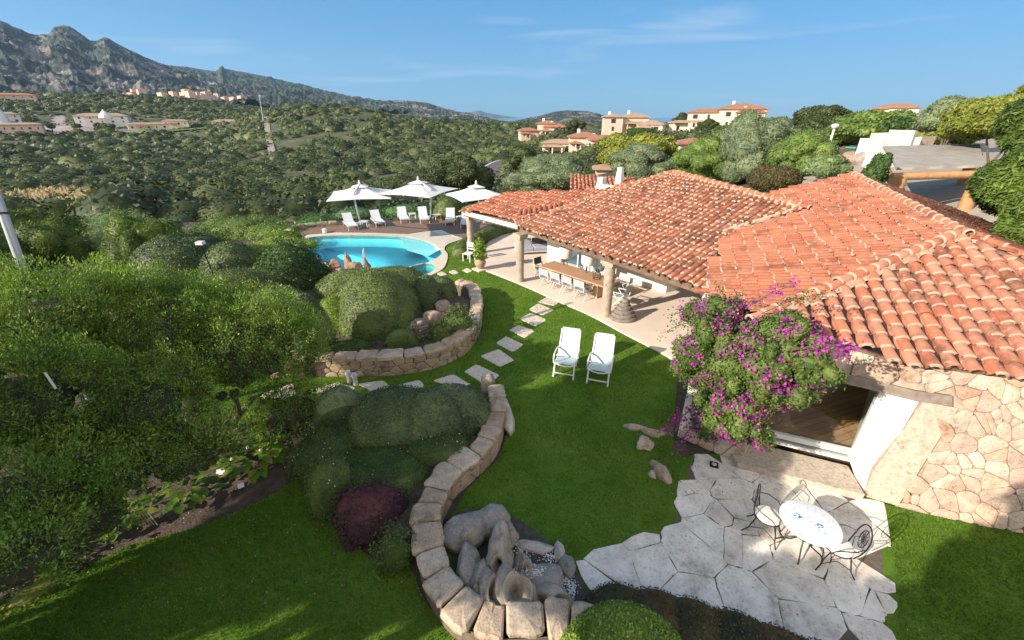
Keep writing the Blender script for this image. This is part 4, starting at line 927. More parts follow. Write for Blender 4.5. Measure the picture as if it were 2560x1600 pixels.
# smooth stone jamb slab
q=MB(); c_=[(j0[0]+.02,0.02),(j0[0]+.58,.02),(sj(1.0)+.62,1.0),(sj(1.9)+.72,tL-.05),(j1[0]+.02,tL-.02),(sj(.6)+.02,.6)]
V=[WS(s,t,.03) for s,t in c_]+[WS(s,t,-.1) for s,t in c_]; n_=len(c_); q.add(V,[list(range(n_))]+[[i,(i+1)%n_,n_+(i+1)%n_,n_+i] for i in range(n_)],0); q.build('jamb_stone',stonemat('smooth_granite',[(.52,.43,.34),(.52,.43,.34)],14,.5,bmp=.5),villa)
# timber-grey lintel
lq=sfor(2235,935,0); la=sfor(1965,895,0)
V=[];F=[]
for k in np.linspace(0,1,14):
    s=(la[0]-1.4)+(lq[0]+.05-la[0]+1.4)*k; t=tL
    V+=[WS(s,t-.02,.07),WS(s,t+.17,.06),WS(s,t+.17,-.35),WS(s,t-.02,-.35)]
for k in range(13):
    b0_=k*4; F+=[[b0_,b0_+4,b0_+5,b0_+1],[b0_+1,b0_+5,b0_+6,b0_+2],[b0_+3,b0_+2,b0_+6,b0_+7],[b0_,b0_+3,b0_+7,b0_+4]]
F+=[[0,1,2,3],[55,54,53,52]]
q=MB().add(V,F).build('lintel',plain('grey_timber',(.23,.18,.15),.85,.3,8,.7),villa)
# door: frame plane is vertical, set back
ZF=.30; dR=G(2006,1086,ZF); dL=G(1788,1034,ZF); dd=unit(dR-dL); din=np.array([-dd[1],dd[0],0]); din=din if din[1]>0 else -din; dL=dR-dd*2.6; DH=2.0
q=MB().bar(dL+[0,0,.03],dR+[0,0,.03],.12,.07); q.bar(dR+[0,0,.0],dR+[0,0,DH],.08,.1,up=tuple(din)); q.bar(dL,dL+[0,0,DH],.08,.1,up=tuple(din)); q.bar(dL+[0,0,DH],dR+[0,0,DH],.12,.08)
dfr=q.build('sliding_door',WPAINT,villa); mdl=(dL+dR)/2
q=MB().add([dL+[0,0,.07],dR+[0,0,.07],dR+[0,0,DH],dL+[0,0,DH]],[[0,1,2,3]]).build('pane',GLS,dfr)
# reveal (white splayed jamb), step, threshold
jo=[WS(j0[0],j0[1],.0),WS(j1[0],j1[1],.0)]; q=MB(); q.add([dR,WS(j0[0],.0,.0),jo[1]+[0,0,.1],dR+[0,0,DH+.1]],[[0,1,2,3]]); q.add([dL,dL+[0,0,DH+.1],WS(s0,tL,0),WS(s0,0,0)],[[0,1,2,3]]); q.add([dL+[0,0,DH+.05],dR+[0,0,DH+.05],jo[1]+[0,0,.02],WS(s0,tL+.02,0)],[[0,1,2,3]]); q.build('reveal',WHITE,villa)
st=[G(1862,1102,0)*0+dL-[0,0,0],dR,]; a=G(1700,1075,0.16); sA=G(1742,1092,.18); sB=G(2040,1168,.18)
q=MB().prism([p[:2] for p in (dL-din*.06,dR-din*.06,sB+dd*.02,sA)],0,.18); stp=q.build('door_step',stonemat('step_stone',[(.50,.43,.35),(.5,.43,.35)],16,.4,bmp=.3),villa)
MB().bar(dL-din*.03+[0,0,.24],dR-din*.03+[0,0,.24],.1,.12).build('threshold',WPAINT,villa)
# interior
m,n,b=newmat('wood_floor',.35); v=coords(n,(1,1,1),(0,0,-.35)); br=n.nodes.new('ShaderNodeTexBrick'); n.links.new(v,br.inputs[0]); br.inputs['Scale'].default_value=1; br.inputs['Brick Width'].default_value=2.2; br.inputs['Row Height'].default_value=.16; br.inputs['Mortar Size'].default_value=.006
br.inputs['Color1'].default_value=(.40,.21,.11,1); br.inputs['Color2'].default_value=(.52,.30,.16,1); br.inputs['Mortar'].default_value=(.12,.06,.03,1)
gr=noise(n,coords(n,(2,22,1),(0,0,-.35)),2.2,8,.6); n.links.new(mixc(n,1,br.outputs[0],ramp(n,gr,[(.3,(.72,.7,.68)),(.7,(1.2,1.2,1.2))]),'MULTIPLY'),b.inputs['Base Color'])
i0=dL+din*.06-dd*.6; i1=dR+din*.06; i2=i1+din*4+dd*1.5; i3=i0+din*4
MB().prism([p[:2] for p in (i0,i1,i2,i3)],ZF-.1,ZF-.01).build('room_floor',m,villa)
wallseg('room_wall',i1,i2,ZF,2.75,-.12,WHITE); wallseg('room_wall',i3,i2,ZF,2.75,.12,WHITE); wallseg('room_wall',i0,i3,ZF,2.75,.12,WHITE)
# remaining exterior walls, hidden mostly by the bougainvillea
wallseg('wall',WS(0,0),G(1640,800,0)+[.9,0,0],0,2.75,-.3,WHITE); e_=G(1640,800,0)+[.9,0,0]; wallseg('wall',e_,w3+np.array([2.0,-1.2,0]),0,2.9,-.3,WHITE)
# ------------------------------------------------------------------ garden ground
g2=lambda pts,z=0: [G(x,y,z)[:2] for x,y in pts]
pool_o=smooth_path(g2([(728,578),(722,568),(740,561),(800,557),(880,557),(940,559),(975,563),(1010,572),(1040,590),(1043,602),(1020,618),(985,628),(935,636),(880,643),(820,640),(765,618),(735,595)]),6,True)
def offset(P,d):
    P=np.array(P); t=np.roll(P,-1,0)-np.roll(P,1,0); t/=np.linalg.norm(t,axis=1)[:,None]; n_=np.stack([t[:,1],-t[:,0]],1)
    a=.5*np.sum(P[:,0]*np.roll(P[:,1],-1)-np.roll(P[:,0],-1)*P[:,1]); return P+n_*d*(1 if a>0 else -1)
jac=smooth_path(g2([(965,640),(975,630),(1000,624),(1022,626),(1028,635),(1018,645),(995,652)]),6,True)
cop_o=smooth_path(g2([(716,585),(706,566),(722,553),(790,547),(880,548),(960,551),(1000,545),(1043,541),(1075,556),(1102,562),(1060,577),(1050,590),(1058,604),(1050,632),(1022,650),(985,662),(930,652),(880,654),(800,648),(750,622)]),5,True)
def flat(name,outer,holes,z,mat,kind='structure',thick=0,**kw):
    loops=[[Vector((p[0],p[1],z)) for p in outer]]+[[Vector((p[0],p[1],z)) for p in h] for h in holes]
    tri=geometry.tessellate_polygon(loops); V=[tuple(v) for l in loops for v in l]; F=[]
    for t in tri:
        a,b_,c=(np.array(V[i]) for i in t); F.append(list(t) if np.cross(b_-a,c-a)[2]>0 else list(t)[::-1])
    if thick:
        b0_=len(V); V=V+[(x,y,zz-thick) for x,y,zz in V]; s=0
        for l in loops:
            k=len(l)
            for i in range(k): F.append([s+i,s+(i+1)%k,b0_+s+(i+1)%k,b0_+s+i])
            s+=k
    return tag(mk(name,V,F,mat,origin=False,**kw),kind=kind)
m,n,b=newmat('lawn_grass',.95); v=coords(n); b.inputs['Specular IOR Level'].default_value=.1
c=ramp(n,noise(n,v,.75,7,.7),[(.28,(.06,.125,.013)),(.48,(.095,.185,.02)),(.62,(.125,.21,.03)),(.78,(.20,.22,.06))]); c=mixc(n,.55,c,ramp(n,noise(n,v,26,4,.7),[(.3,(.45,.5,.4)),(.7,(1.4,1.35,1.3))]),'MULTIPLY')
n.links.new(c,b.inputs['Base Color']); bump(n,b,noise(n,v,38,4,.7),.9,.03); LAWN=m
garden=[(-34,-14),(16,-14),(16,20),(12,31.5),(-17,31.5),(-34,30)]
flat('soil_ground',garden,[cop_o],-.03,SOIL)
lawn=g2([(1700,1120),(1590,1060),(1600,900),(1575,838),(1480,790),(1400,742),(1228,670),(1143,638),(1150,610),(1180,585),(1150,540),(1100,540),(1060,577),(1050,590),(1060,604),(1052,635),(1022,655),(985,668),(1040,700),(1115,700),(1140,730),(1140,780),(1100,830),(1000,875),(900,890),(680,890),(480,900),(470,1000),(760,1020),(1160,950),(1200,1010),(1180,1080),(1100,1160),(1060,1230),(1040,1330),(1100,1400),(1390,1420),(1500,1480)])
flat('lawn',lawn,[],.0,LAWN)
lawn2=[tuple(p) for p in smooth_path(g2([(-400,1700),(-350,1450),(0,1420),(150,1370),(300,1290),(480,1240),(640,1170),(720,1130),(800,1240),(880,1320),(960,1330),(1010,1430),(1090,1520),(1110,1700)]),3)]
flat('lower_lawn',lawn2+[(-1,-3),(-14,-3)],[],-.005,LAWN)
lawn3=[tuple(x) for x in g2([(2090,1190),(2300,1237),(2700,1300)])]+[(14,5),(14,-3),(4.5,-3)]+[tuple(x) for x in g2([(2060,1620),(2105,1512)])]
flat('side_lawn',lawn3,[],.004,LAWN)
# grass blades
def blades(name,poly,label,dens,hh,seed,rmax=99,excl=()):
    rg=np.random.default_rng(seed); P=np.array(poly); x0,y0=P.min(0); x1,y1=P.max(0); n_=int((x1-x0)*(y1-y0)*dens); q=rg.uniform((x0,y0),(x1,y1),(n_,2)); k=inpoly(q[:,0],q[:,1],P)
    for e_ in excl: k&=~inpoly(q[:,0],q[:,1],e_)
    q=q[k]; r=np.hypot(q[:,0],q[:,1]); k=rg.random(len(q))<np.clip((8/np.maximum(r,1))**1.6,0,1); k&=(r<rmax)&(q[:,1]>1.8); q=q[k]; r=r[k]; n_=len(q)
    h=hh*rg.uniform(.4,1.3,n_)*(1+r*.03); wd=.004*(1+r*.14); a=rg.uniform(0,6.28,n_); ln=rg.normal(size=(n_,2))*h[:,None]*.45
    B=np.stack([q[:,0],q[:,1],np.full(n_,.0)],1); dx=np.stack([np.cos(a)*wd,np.sin(a)*wd,0*a],1); T=B+np.stack([ln[:,0],ln[:,1],h],1)
    return tag(mk(name,np.stack([B-dx,B+dx,T],1).reshape(-1,3),np.arange(3*n_).reshape(-1,3),GRASSM,origin=False),label,'grass',kind='stuff')
GRASSM=leafmat('grass_blade',[(.07,.14,.016),(.12,.215,.024),(.21,.29,.055)],.4,clump=.8,csc=.8)
# ------------------------------------------------------------------ stepping stones
SLAB=plain('pale_slab',(.62,.53,.45),.85,.1,3,.35,bdist=.01)
stp=[((1302,697),(1330,706),(1310,722),(1272,714),'square slab at the veranda edge, first of the curved path',1),((1272,718),(1307,733),(1283,745),(1251,732),'slab second from the veranda on the curved path',1),((1252,741),(1290,756),(1265,771),(1229,754),'slab third from the veranda on the curved path',1),
 ((1226,769),(1262,783),(1240,798),(1204,780),'slab in dome hedge shade, fourth from the veranda',1),((1196,796),(1236,814),(1212,831),(1173,811),'slab in dome hedge shade, fifth from the veranda',1),((1178,826),(1213,851),(1180,866),(1138,842),'large slab sixth from the veranda, half in the shade',1),
 ((1125,862),(1178,888),(1150,910),(1098,880),'large slab beside the standing stone',1),((1072,886),(1110,908),(1080,918),(1024,900),'slab in the light above the front clipped hedge',1),((990,899),(1003,912),(960,926),(936,912),'slab right of the two garden lights',1),
 ((905,900),(925,918),(880,925),(845,908),'slab directly below the two garden lights',1),((800,905),(840,918),(790,935),(728,925),'slab left of the two garden lights',1),((690,908),(700,930),(660,950),(610,935),'slab partly hidden under the juniper',1),
 ((1062,638),(1075,646),(1060,651),(1045,643),'small slab nearest the pool in the short row',1),((1088,637),(1096,645),(1085,650),(1066,642),'small slab second from the pool in the short row',1),((1100,631),(1119,641),(1106,646),(1088,637),'small slab third from the pool in the short row',1)]
for k,q_ in enumerate(stp):
    c4=g2(q_[:4]); P=np.array(c4); 
    if k in(12,13,14): 
        xc,yc=((1043,648),(1071,644),(1103,640))[k-12]; P=np.array(g2([(xc-11,yc-1),(xc+1,yc-6),(xc+13,yc+1),(xc+1,yc+5)]))
    ctr=P.mean(0); P=chaikin(chaikin(ctr+(P-ctr)*1.06)); P=P+rng.normal(size=P.shape)*.01
    V=[(*p,-.02) for p in P]+[(*p,.012) for p in P]+[(*(ctr+(p-ctr)*.97),.022) for p in P]; n_=len(P)
    F=[[i,(i+1)%n_,n_+(i+1)%n_,n_+i] for i in range(n_)]+[[n_+i,n_+(i+1)%n_,2*n_+(i+1)%n_,2*n_+i] for i in range(n_)]+[list(range(2*n_,3*n_))]
    MB().add(V,F).build('stepping_stone',SLAB,None,False,'pale '+q_[4],'stepping stone','stepping stones in the lawn')
# ------------------------------------------------------------------ veranda floor
TERR=plain('terrace_stone',(.68,.57,.47),.75,.08,1.2,.2); EDGE=plain('terrace_edge',(.66,.62,.57),.8,.06,3,.2)
ter=g2([(1143,637),(1228,670),(1320,711),(1400,746),(1480,789),(1578,840),(1640,880)])+[(5.3,7.6),(5.9,9.5),(7.5,12),(11,17),(10,30),(-1,30)]+g2([(1215,545),(1165,560),(1140,590)])
flat('veranda_floor',ter,[],.035,TERR,thick=.06)
ed=smooth_path(g2([(1143,637),(1228,670),(1320,711),(1400,746),(1480,789),(1578,840),(1640,880)]),5); MBq=MB()
for a,c in zip(ed[:-1],ed[1:]): d=unit(c-a); nn_=np.array([d[1],-d[0]]); nn_=nn_ if nn_[0]<0 else -nn_; P=[a,c,c+nn_*.10,a+nn_*.10]; MBq.add([(*p,z) for z in (-.02,.041) for p in P],[[4,5,6,7],[2,3,7,6]])
tag(MBq.build('veranda_kerb',EDGE),kind='structure')
# ------------------------------------------------------------------ crazy paving patio
PAT=[(1740,1075),(1640,1072),(1610,1090),(1600,1150),(1583,1185),(1578,1220),(1540,1243),(1480,1275),(1440,1290),(1375,1305),(1357,1322),(1375,1370),(1400,1402),(1500,1440),(1700,1530),(1900,1640),(2125,1640),(2118,1512),(2120,1440),(2112,1330),(2100,1250),(2090,1190),(2040,1170),(1900,1125)]
pat=g2(PAT); pa=np.array(pat); x0,y0=pa.min(0); x1,y1=pa.max(0)
JOINT=plain('paving_joint',(.12,.095,.07),.95,.3,12,.5); flat('patio_edge_grass',pat,[],.006,LAWN); flat('patio_bed',[tuple(p) for p in offset(pa,-.16)],[],.010,JOINT)
PAVE=stonemat('flagstone',[(.72,.65,.57),(.78,.72,.64),(.82,.77,.69),(.75,.66,.56)],2.2,.35,.8,.45,.01)
sd_=[]; 
for s in jseeds(x0-.3,x1+.3,y0-.3,y1+.3,.85,.75,1.3):
    sd_.append(s)
for _ in range(26): sd_.append((rng.uniform(x0,x1),rng.uniform(y0,y1)))
cells=vcells(sd_,(x0-.6,y0-.6,x1+.6,y1+.6)); q=MB()
def clip_in(c):   # pull corners that leave the patio back to its outline
    if c is None: return None
    ctr=c.mean(0)
    if not inpoly([ctr[0]],[ctr[1]],pat)[0]: return None
    out=[]
    N_=len(c); c2=[]
    for i in range(N_):
        for t in (0,.33,.66): c2.append(c[i]*(1-t)+c[(i+1)%N_]*t+rng.normal(size=2)*.008)
    for p in c2:
        if inpoly([p[0]],[p[1]],pat)[0]: out.append(p)
        else:
            lo,hi=0.,1.
            for _ in range(14):
                m_=(lo+hi)/2; z_=ctr+(p-ctr)*m_
                if inpoly([z_[0]],[z_[1]],pat)[0]: lo=m_
                else: hi=m_
            out.append(ctr+(p-ctr)*lo*rng.uniform(.97,1))
    return np.array(out)
stones(q,[clip_in(c) for c in cells],lambda s,t,h:np.array([s,t,.012+h]),.0085,.016,0,rnd=False,bulge=0)
tag(q.build('patio',PAVE),kind='structure')
# ------------------------------------------------------------------ pool, deck
COPE=plain('pool_coping',(.56,.50,.42),.8,.1,3,.25); PLAST=plain('pool_shelf',(.72,.72,.70),.7,.06,2)
PI=offset(pool_o,.0); 
flat('pool_coping',cop_o,[pool_o,jac],.05,COPE,thick=.25)
TILEB,n,b=newmat('pool_tile',.4); v=coords(n); sx_=node(n,'ShaderNodeSeparateXYZ'); n.links.new(v,sx_.inputs[0])
c=ramp(n,noise(n,v,.6,4),[(.3,(.26,.72,.84)),(.7,(.38,.82,.90))]); vo=node(n,'ShaderNodeTexVoronoi',Scale=5.0); vo.feature='DISTANCE_TO_EDGE' if False else 'F1'; n.links.new(v,vo.inputs['Vector']); n.links.new(c,b.inputs['Base Color'])
def basin(name,out,z,mat,slope=None):
    P=np.array(out); k=len(P); ctr=P.mean(0); V=[(*p,.04) for p in P]+[(*p,min(-.06,z+.3)) for p in P]+[(*(ctr+(p-ctr)*.8),z) for p in P]+[(*ctr,z-.1)]
    F=[[i,(i+1)%k,k+(i+1)%k,k+i][::-1] for i in range(k)]+[[k+i,k+(i+1)%k,2*k+(i+1)%k,2*k+i][::-1] for i in range(k)]+[[2*k+i,2*k+(i+1)%k,3*k] for i in range(k)]
    return tag(mk(name,V,F,mat,smooth=True,origin=False),kind='structure')
basin('pool_basin',pool_o,-.55,TILEB); TEAL=plain('jacuzzi_tile',(.25,.58,.50),.4,.1,1); basin('jacuzzi_basin',jac,-.35,TEAL)
# beach shelf running down into the water
sh=[(945,559),(985,552),(1022,545),(1045,543),(1070,556),(1085,562),(1052,575),(1040,590),(1010,598),(960,580)]
sP=g2(sh); shz=[-.1,.03,.055,.06,.06,.06,.06,.02,-.2,-.3]; tri=geometry.tessellate_polygon([[Vector((*p,0)) for p in sP]])
V=[(*p,z) for p,z in zip(sP,shz)]; F=[list(t) if np.cross(np.array(V[t[1]])-V[t[0]],np.array(V[t[2]])-V[t[0]])[2]>0 else list(t)[::-1] for t in tri]
tag(mk('pool_beach',V,F,PLAST,origin=False),kind='structure')
WAT,n,b=newmat('pool_water',.02); tb=n.nodes.new('ShaderNodeBsdfTransparent'); tb.inputs[0].default_value=(.55,.95,1.0,1); gb_=n.nodes.new('ShaderNodeBsdfGlossy'); gb_.inputs[1].default_value=.03
fr_=node(n,'ShaderNodeLayerWeight',Blend=.10); ms=n.nodes.new('ShaderNodeMixShader'); bp=node(n,'ShaderNodeBump',Strength=.5,Distance=.06); n.links.new(noise(n,coords(n),3.5,3),bp.inputs['Height']); n.links.new(bp.outputs[0],gb_.inputs['Normal']); n.links.new(bp.outputs[0],fr_.inputs['Normal'])
for a,c_ in ((fr_.outputs['Facing'],ms.inputs[0]),(tb.outputs[0],ms.inputs[1]),(gb_.outputs[0],ms.inputs[2]),(ms.outputs[0],n.nodes['Material Output'].inputs[0])): n.links.new(a,c_)
flat('pool_water',pool_o,[],-.03,WAT); flat('jacuzzi_water',jac,[],.0,WAT)
m,n,b=newmat('deck_boards',.6); v=coords(n,(1,1,1),(0,0,.15)); wv=node(n,'ShaderNodeTexWave',Scale=2.1,Distortion=0.0); wv.bands_direction='Y'; n.links.new(v,wv.inputs[0])
c=ramp(n,noise(n,coords(n,(.6,8,1),(0,0,.15)),1.2,6),[(.3,(.17,.10,.065)),(.7,(.29,.18,.12))]); c=mixc(n,1,c,ramp(n,wv.outputs[0],[(0,(.25,.25,.25)),(.08,(1,1,1)),(1,(1,1,1))]),'MULTIPLY'); n.links.new(c,b.inputs['Base Color']); DECK=m
deck=g2([(695,560),(690,550),(720,542),(860,530),(980,522),(1095,512),(1215,512),(1300,530),(1215,548),(1150,548),(1100,566),(1075,560),(1043,545),(1000,549),(960,555),(880,552),(790,551),(722,557),(708,570)])
flat('wooden_deck',deck,[],.085,DECK,thick=.5)
# low stone wall round the left end of the deck
def wallpath(name,pts,h,label,cat,th=.42,cap=True,inn=1,z0=0.,sw=.42,shh=.26,capw=.5,mats=None,capj=.3,group=None,parentless=True,hcap=.11,hvar=.0,z1=None,capl=(.45,.85)):
    P=smooth_path(np.array([G(*p,z0)[:2] for p in pts]),10); d=np.linalg.norm(np.diff(P,axis=0),axis=1); sl_=np.concatenate([[0],np.cumsum(d)]); L=sl_[-1]
    def at(s): 
        s=min(max(s,0),L); p=np.array([np.interp(s,sl_,P[:,0]),np.interp(s,sl_,P[:,1])]); a=np.array([np.interp(min(s+.08,L),sl_,P[:,k])-np.interp(max(s-.08,0),sl_,P[:,k]) for k in (0,1)]); a/=np.linalg.norm(a); return p,np.array([-a[1],a[0]])*inn
    hs_=lambda s:h*(1+hvar*math.sin(s*.9))
    t=empty(name,(*P[0],z0),label,cat,group); RM,MM,CMt=mats or (RUB2,RMORT2,CAPST)
    q=MB(); N_=int(L/.12)+1; SS=np.linspace(0,L,N_)
    for a,c in zip(SS[:-1],SS[1:]):
        for sgn in (0,1):
            (p,n_),(p2,n2_)=at(a),at(c); o=.02 if sgn==0 else th-.02
            V=[(*(p+n_*o),z0-.1),(*(p2+n2_*o),z0-.1),(*(p2+n2_*o),z0+hs_(c)),(*(p+n_*o),z0+hs_(a))]; q.add(V,[[0,1,2,3]],1)
    S=lambda s,t_,hh:(lambda pn:np.array([*(pn[0]-pn[1]*(hh-.02)),z0+t_*hs_(s)]))(at(s))
    stones(q,vcells(jseeds(0,L,-.05,1,sw,shh/h,.95),(0,-.05,L,1)),S,.014,.035,0)
    q.build('rubble_face',[RM,MM],t)
    if cap:
        q=MB(); s=0
        while s<L-.1:
            l=rng.uniform(*capl); e_=min(s+l,L); g_=.012; c4=[]
            j0_,j1_=rng.uniform(-capj,capj,2)*.12
            pts_=[]
            for k in np.linspace(0,1,4): pts_.append((s+g_+(e_-s-2*g_)*k,-.05+j0_*.5*math.sin(k*3)+rng.uniform(-.015,.015)))
            for k in np.linspace(1,0,4): pts_.append((s+g_+(e_-s-2*g_)*k,capw+j1_+rng.uniform(-.02,.02)))
            zj=rng.uniform(-.015,.02); W_=lambda u,vv,z_:(lambda pn:(*(pn[0]+pn[1]*vv),z0+hs_(u)+z_))(at(u)); pts_=[tuple(p_) for p_ in chaikin(np.array(pts_)+rng.normal(size=(8,2))*.014)]; m_=len(pts_); cu=sum(p[0] for p in pts_)/m_; cv=sum(p[1] for p in pts_)/m_
            V=[W_(u,vv,-.02) for u,vv in pts_]+[W_(u,vv,hcap-.045+zj+rng.uniform(-.012,.012)) for u,vv in pts_]+[W_(cu+(u-cu)*.86,cv+(vv-cv)*.82,hcap+zj+rng.uniform(-.008,.008)) for u,vv in pts_]
            V+=[W_(cu,cv,hcap+zj+.02)]
            F=[[i,(i+1)%m_,m_+(i+1)%m_,m_+i] for i in range(m_)]+[[m_+i,m_+(i+1)%m_,2*m_+(i+1)%m_,2*m_+i] for i in range(m_)]+[[2*m_+i,2*m_+(i+1)%m_,3*m_] for i in range(m_)]+[[m_-1-i for i in range(m_)]]
            q.add(V,F,0); s=e_
        q.build('cap_stones',CMt,t)
    return t,at,L
RUB2=stonemat('garden_rubble',[(.36,.24,.16),(.42,.3,.2),(.48,.36,.25),(.38,.3,.22),(.5,.33,.2)],5,.4,bmp=.7); RMORT2=plain('garden_mortar',(.16,.12,.09),.95,.3,9,.8)
CAPST=stonemat('cap_granite',[(.40,.29,.20),(.52,.40,.29),(.46,.34,.24),(.58,.47,.36),(.42,.34,.26)],4,.6,bmp=.9)
CAPBR=stonemat('cap_pale',[(.50,.45,.39),(.55,.49,.42)],4,.5,bmp=.6)
w1=wallpath('planter_wall',[(640,893),(700,888),(760,889),(850,889),(930,886),(1000,877),(1050,862),(1090,842),(1118,815),(1133,785),(1139,750),(1132,715),(1118,700),(1090,692)],.56,'curved rubble stone planter wall with pale cap stones around the domed hedges','wall',inn=1,sw=.4,shh=.22,capw=.42)
w2=wallpath('retaining_wall',[(1186,945),(1190,985),(1187,1030),(1172,1075),(1140,1115),(1095,1152),(1062,1195),(1044,1240),(1040,1290),(1050,1350),(1075,1405),(1115,1452),(1170,1480),(1250,1480),(1330,1475),(1420,1500),(1500,1550)],.48,'sweeping S-curved low wall of big rough cap stones around the rock fountain','wall',inn=-1,sw=.36,shh=.22,capw=.43,capj=.6,hcap=.085,capl=(.3,.62))
w3_=wallpath('pool_wall',[(745,625),(712,600),(692,572),(690,552),(720,542),(800,534)],.25,'low rough stone wall round the left end of the pool deck','wall',inn=1,sw=.4,shh=.22,capw=.35)
# soil beds behind the walls
def bed(name,pts,z,extra=0): return flat(name,[tuple(p) for p in smooth_path(g2(pts,z),3,True)],[],z,SOIL,thick=.6)
bed('planting_bed',[(650,850),(850,848),(1000,836),(1080,805),(1118,770),(1122,735),(1105,705),(1040,690),(900,655),(700,690),(560,760)],.52)
bed('front_bed',[(1172,955),(1172,1010),(1150,1060),(1100,1095),(1040,1150),(1000,1200),(985,1260),(950,1270),(870,1240),(800,1180),(720,1080),(690,1030),(720,970),(800,940),(1000,930)],.36)
# ------------------------------------------------------------------ hedges and shrubs in the garden
def hedge(name,ells,mat,label,dens=700,L=.045,W=.03,amp=.02,cat='hedge',core=.97,seed=1,zmin=-.1,**kw):
    o=foliage(name,ells,mat,None,dens,L,W,amp,1.2,zmin=zmin,core=core,seed=seed,jit=.55,**kw); return tag(o,label,cat,kw.get('group'))
D=domefit
hedge('dome_hedge',[D(787,1000,634,806,.5,1.05)],LF_CLIP,'largest clipped dome hedge behind the curved planter wall',650,.05,.035,seed=2)
hedge('dome_hedge',[D(970,1050,648,740,.5,1.1)],LF_CLIPD,'smaller dark dome hedge touching the right flank of the largest dome',600,.05,.035,seed=3)
hedge('dome_hedge',[D(1015,1082,652,712,.5,1.1)],LF_CLIPD,'smooth dark dome hedge nearest the lawn at the far right of the bed',600,.05,.035,seed=4)
hedge('clipped_hedge',[D(738,930,632,705,.5,.5),D(850,1010,628,690,.5,.6)],LF_CLIP,'long flat-topped clipped hedge between the largest dome and the pool',500,.055,.04,amp=.03,seed=5)
hedge('mound_hedge',[D(425,700,634,770,.4,.7),D(560,760,672,800,.4,.8)],LF_CLIP,'pale green rolling clipped mound between the juniper and the domes',520,.055,.038,amp=.03,seed=6)
hedge('mound_hedge',[D(300,560,556,700,.4,.8),D(470,650,568,700,.4,.7)],LF_CLIPD,'broad dark green rolling hedge with a small lamp on it',360,.075,.05,amp=.05,seed=7)
hedge('shrub',[D(560,790,575,705,.4,.8)],LF_DARK,'dark glossy shrub spilling over the left end of the pool',260,.10,.06,amp=.12,seed=8,cat='shrub',loose=.12,core=.9)
hedge('shrub',[D(680,800,690,850,.5,.6)],LF_CLIPD,'dark shrub in the shade left of the largest dome',500,.05,.035,amp=.06,seed=9,cat='shrub')
hedge('clipped_hedge',[D(740,850,690,790,.5,.6)],LF_BRIGHT,'low light green shrub at the foot of the largest dome',400,.05,.035,amp=.1,seed=10,cat='shrub')
hedge('tamarisk_bush',[D(140,420,497,600,.3,.8)],LF_TAM,'silvery feathery bush on the crest of the left shrubbery',260,.16,.03,amp=.16,seed=12,cat='bush',loose=.3,core=.85,up=1.)
foliage('juniper_bank',[D(-60,260,505,640,0,.8),D(200,480,520,660,0,.7),D(-200,120,560,720,0,.8)],LF_JUNY,None,300,.13,.04,.14,1.1,.15,26,core=.9,seed=14,up=1.); tag(bpy.data.objects['juniper_bank'],'dark green juniper bank behind the big juniper at the far left','bush')
hedge('shrub',[D(420,700,508,575,-.2,.7),D(560,720,520,570,-.2,.6)],LF_OLIVEG,'light green loose shrubs on the bank left of the pool deck',170,.13,.07,amp=.16,seed=15,cat='shrub',loose=.25,core=.85)
hedge('shrub',[D(560,760,556,600,0,.5),D(620,725,545,580,0,.5)],LF_BRIGHT,'fresh green shrubs beside the left end of the pool wall',180,.11,.06,amp=.16,seed=16,cat='shrub',loose=.25,core=.85)
for k,(a,b_,c_,d_,lb) in enumerate(((690,800,505,535,'grey-green seaside shrubs behind the glass fence at left'),(900,1000,482,512,'silver-green shrubs between the sun loungers behind the fence'),(780,900,490,520,'low green shrubs beyond the middle of the glass fence'))):
    hedge('shrub',[D(a,b_,c_,d_,-.2,.5)],(LF_OLIVEG,LF_TAM,LF_OLIVE)[k],lb,120,.13,.07,amp=.16,seed=17+k,cat='shrub',loose=.25,core=.85)
hedge('dome_hedge',[D(1022,1092,470,520,.1,.9)],LF_CLIP,'round clipped dome hedge at the back of the deck under the middle parasol',260,.07,.05,seed=20)
hedge('dome_hedge',[D(1090,1190,480,500,.1,.6)],LF_CLIP,'low dome hedge behind the right parasol',220,.07,.05,seed=21)
# low hedge curving round the veranda corner
hp=smooth_path(g2([(1088,606),(1096,592),(1130,575),(1160,560),(1185,551),(1230,548),(1262,552)]),4); es=[ell((p[0],p[1],.18),(.48,.48,.5),0) for p in hp]
hedge('low_hedge',es,LF_CLIP,'low clipped hedge curving from the lawn to the veranda corner',420,.06,.04,seed=22)
# front bed
hedge('clipped_hedge',[D(818,1060,905,1100,.3,.8),D(940,1168,905,1060,.3,.85),D(900,1110,918,1090,.3,.8)],LF_CLIPD,'broad dark clipped hedge with two swellings in the front bed',1300,.036,.024,amp=.04,seed=24)
hedge('shrub',[D(735,880,908,1040,.36,.7)],LF_CLIPD,'dark twiggy shrub left of the broad front hedge',900,.035,.022,amp=.08,seed=25,cat='shrub',loose=.08)
hedge('abelia_hedge',[D(665,890,990,1140,.2,.8),D(760,1040,1030,1215,.2,.8),D(930,1140,1005,1125,.25,.6),D(720,860,1080,1230,.1,.9)],LF_ROSE,'loose green flowering shrub with tiny white blossoms in the front bed',1400,.036,.022,amp=.14,seed=26,cat='shrub',loose=.2,core=.88,flowers=(.007,.035,0,1,PALEFL))
hedge('purple_shrub',[D(775,965,1140,1290,.3,.8),D(790,890,1200,1310,.0,.7)],LF_PURP,'purple-leaved shrub with red tips at the lower end of the front bed',1000,.045,.026,amp=.2,seed=27,cat='shrub',loose=.25,core=.85)
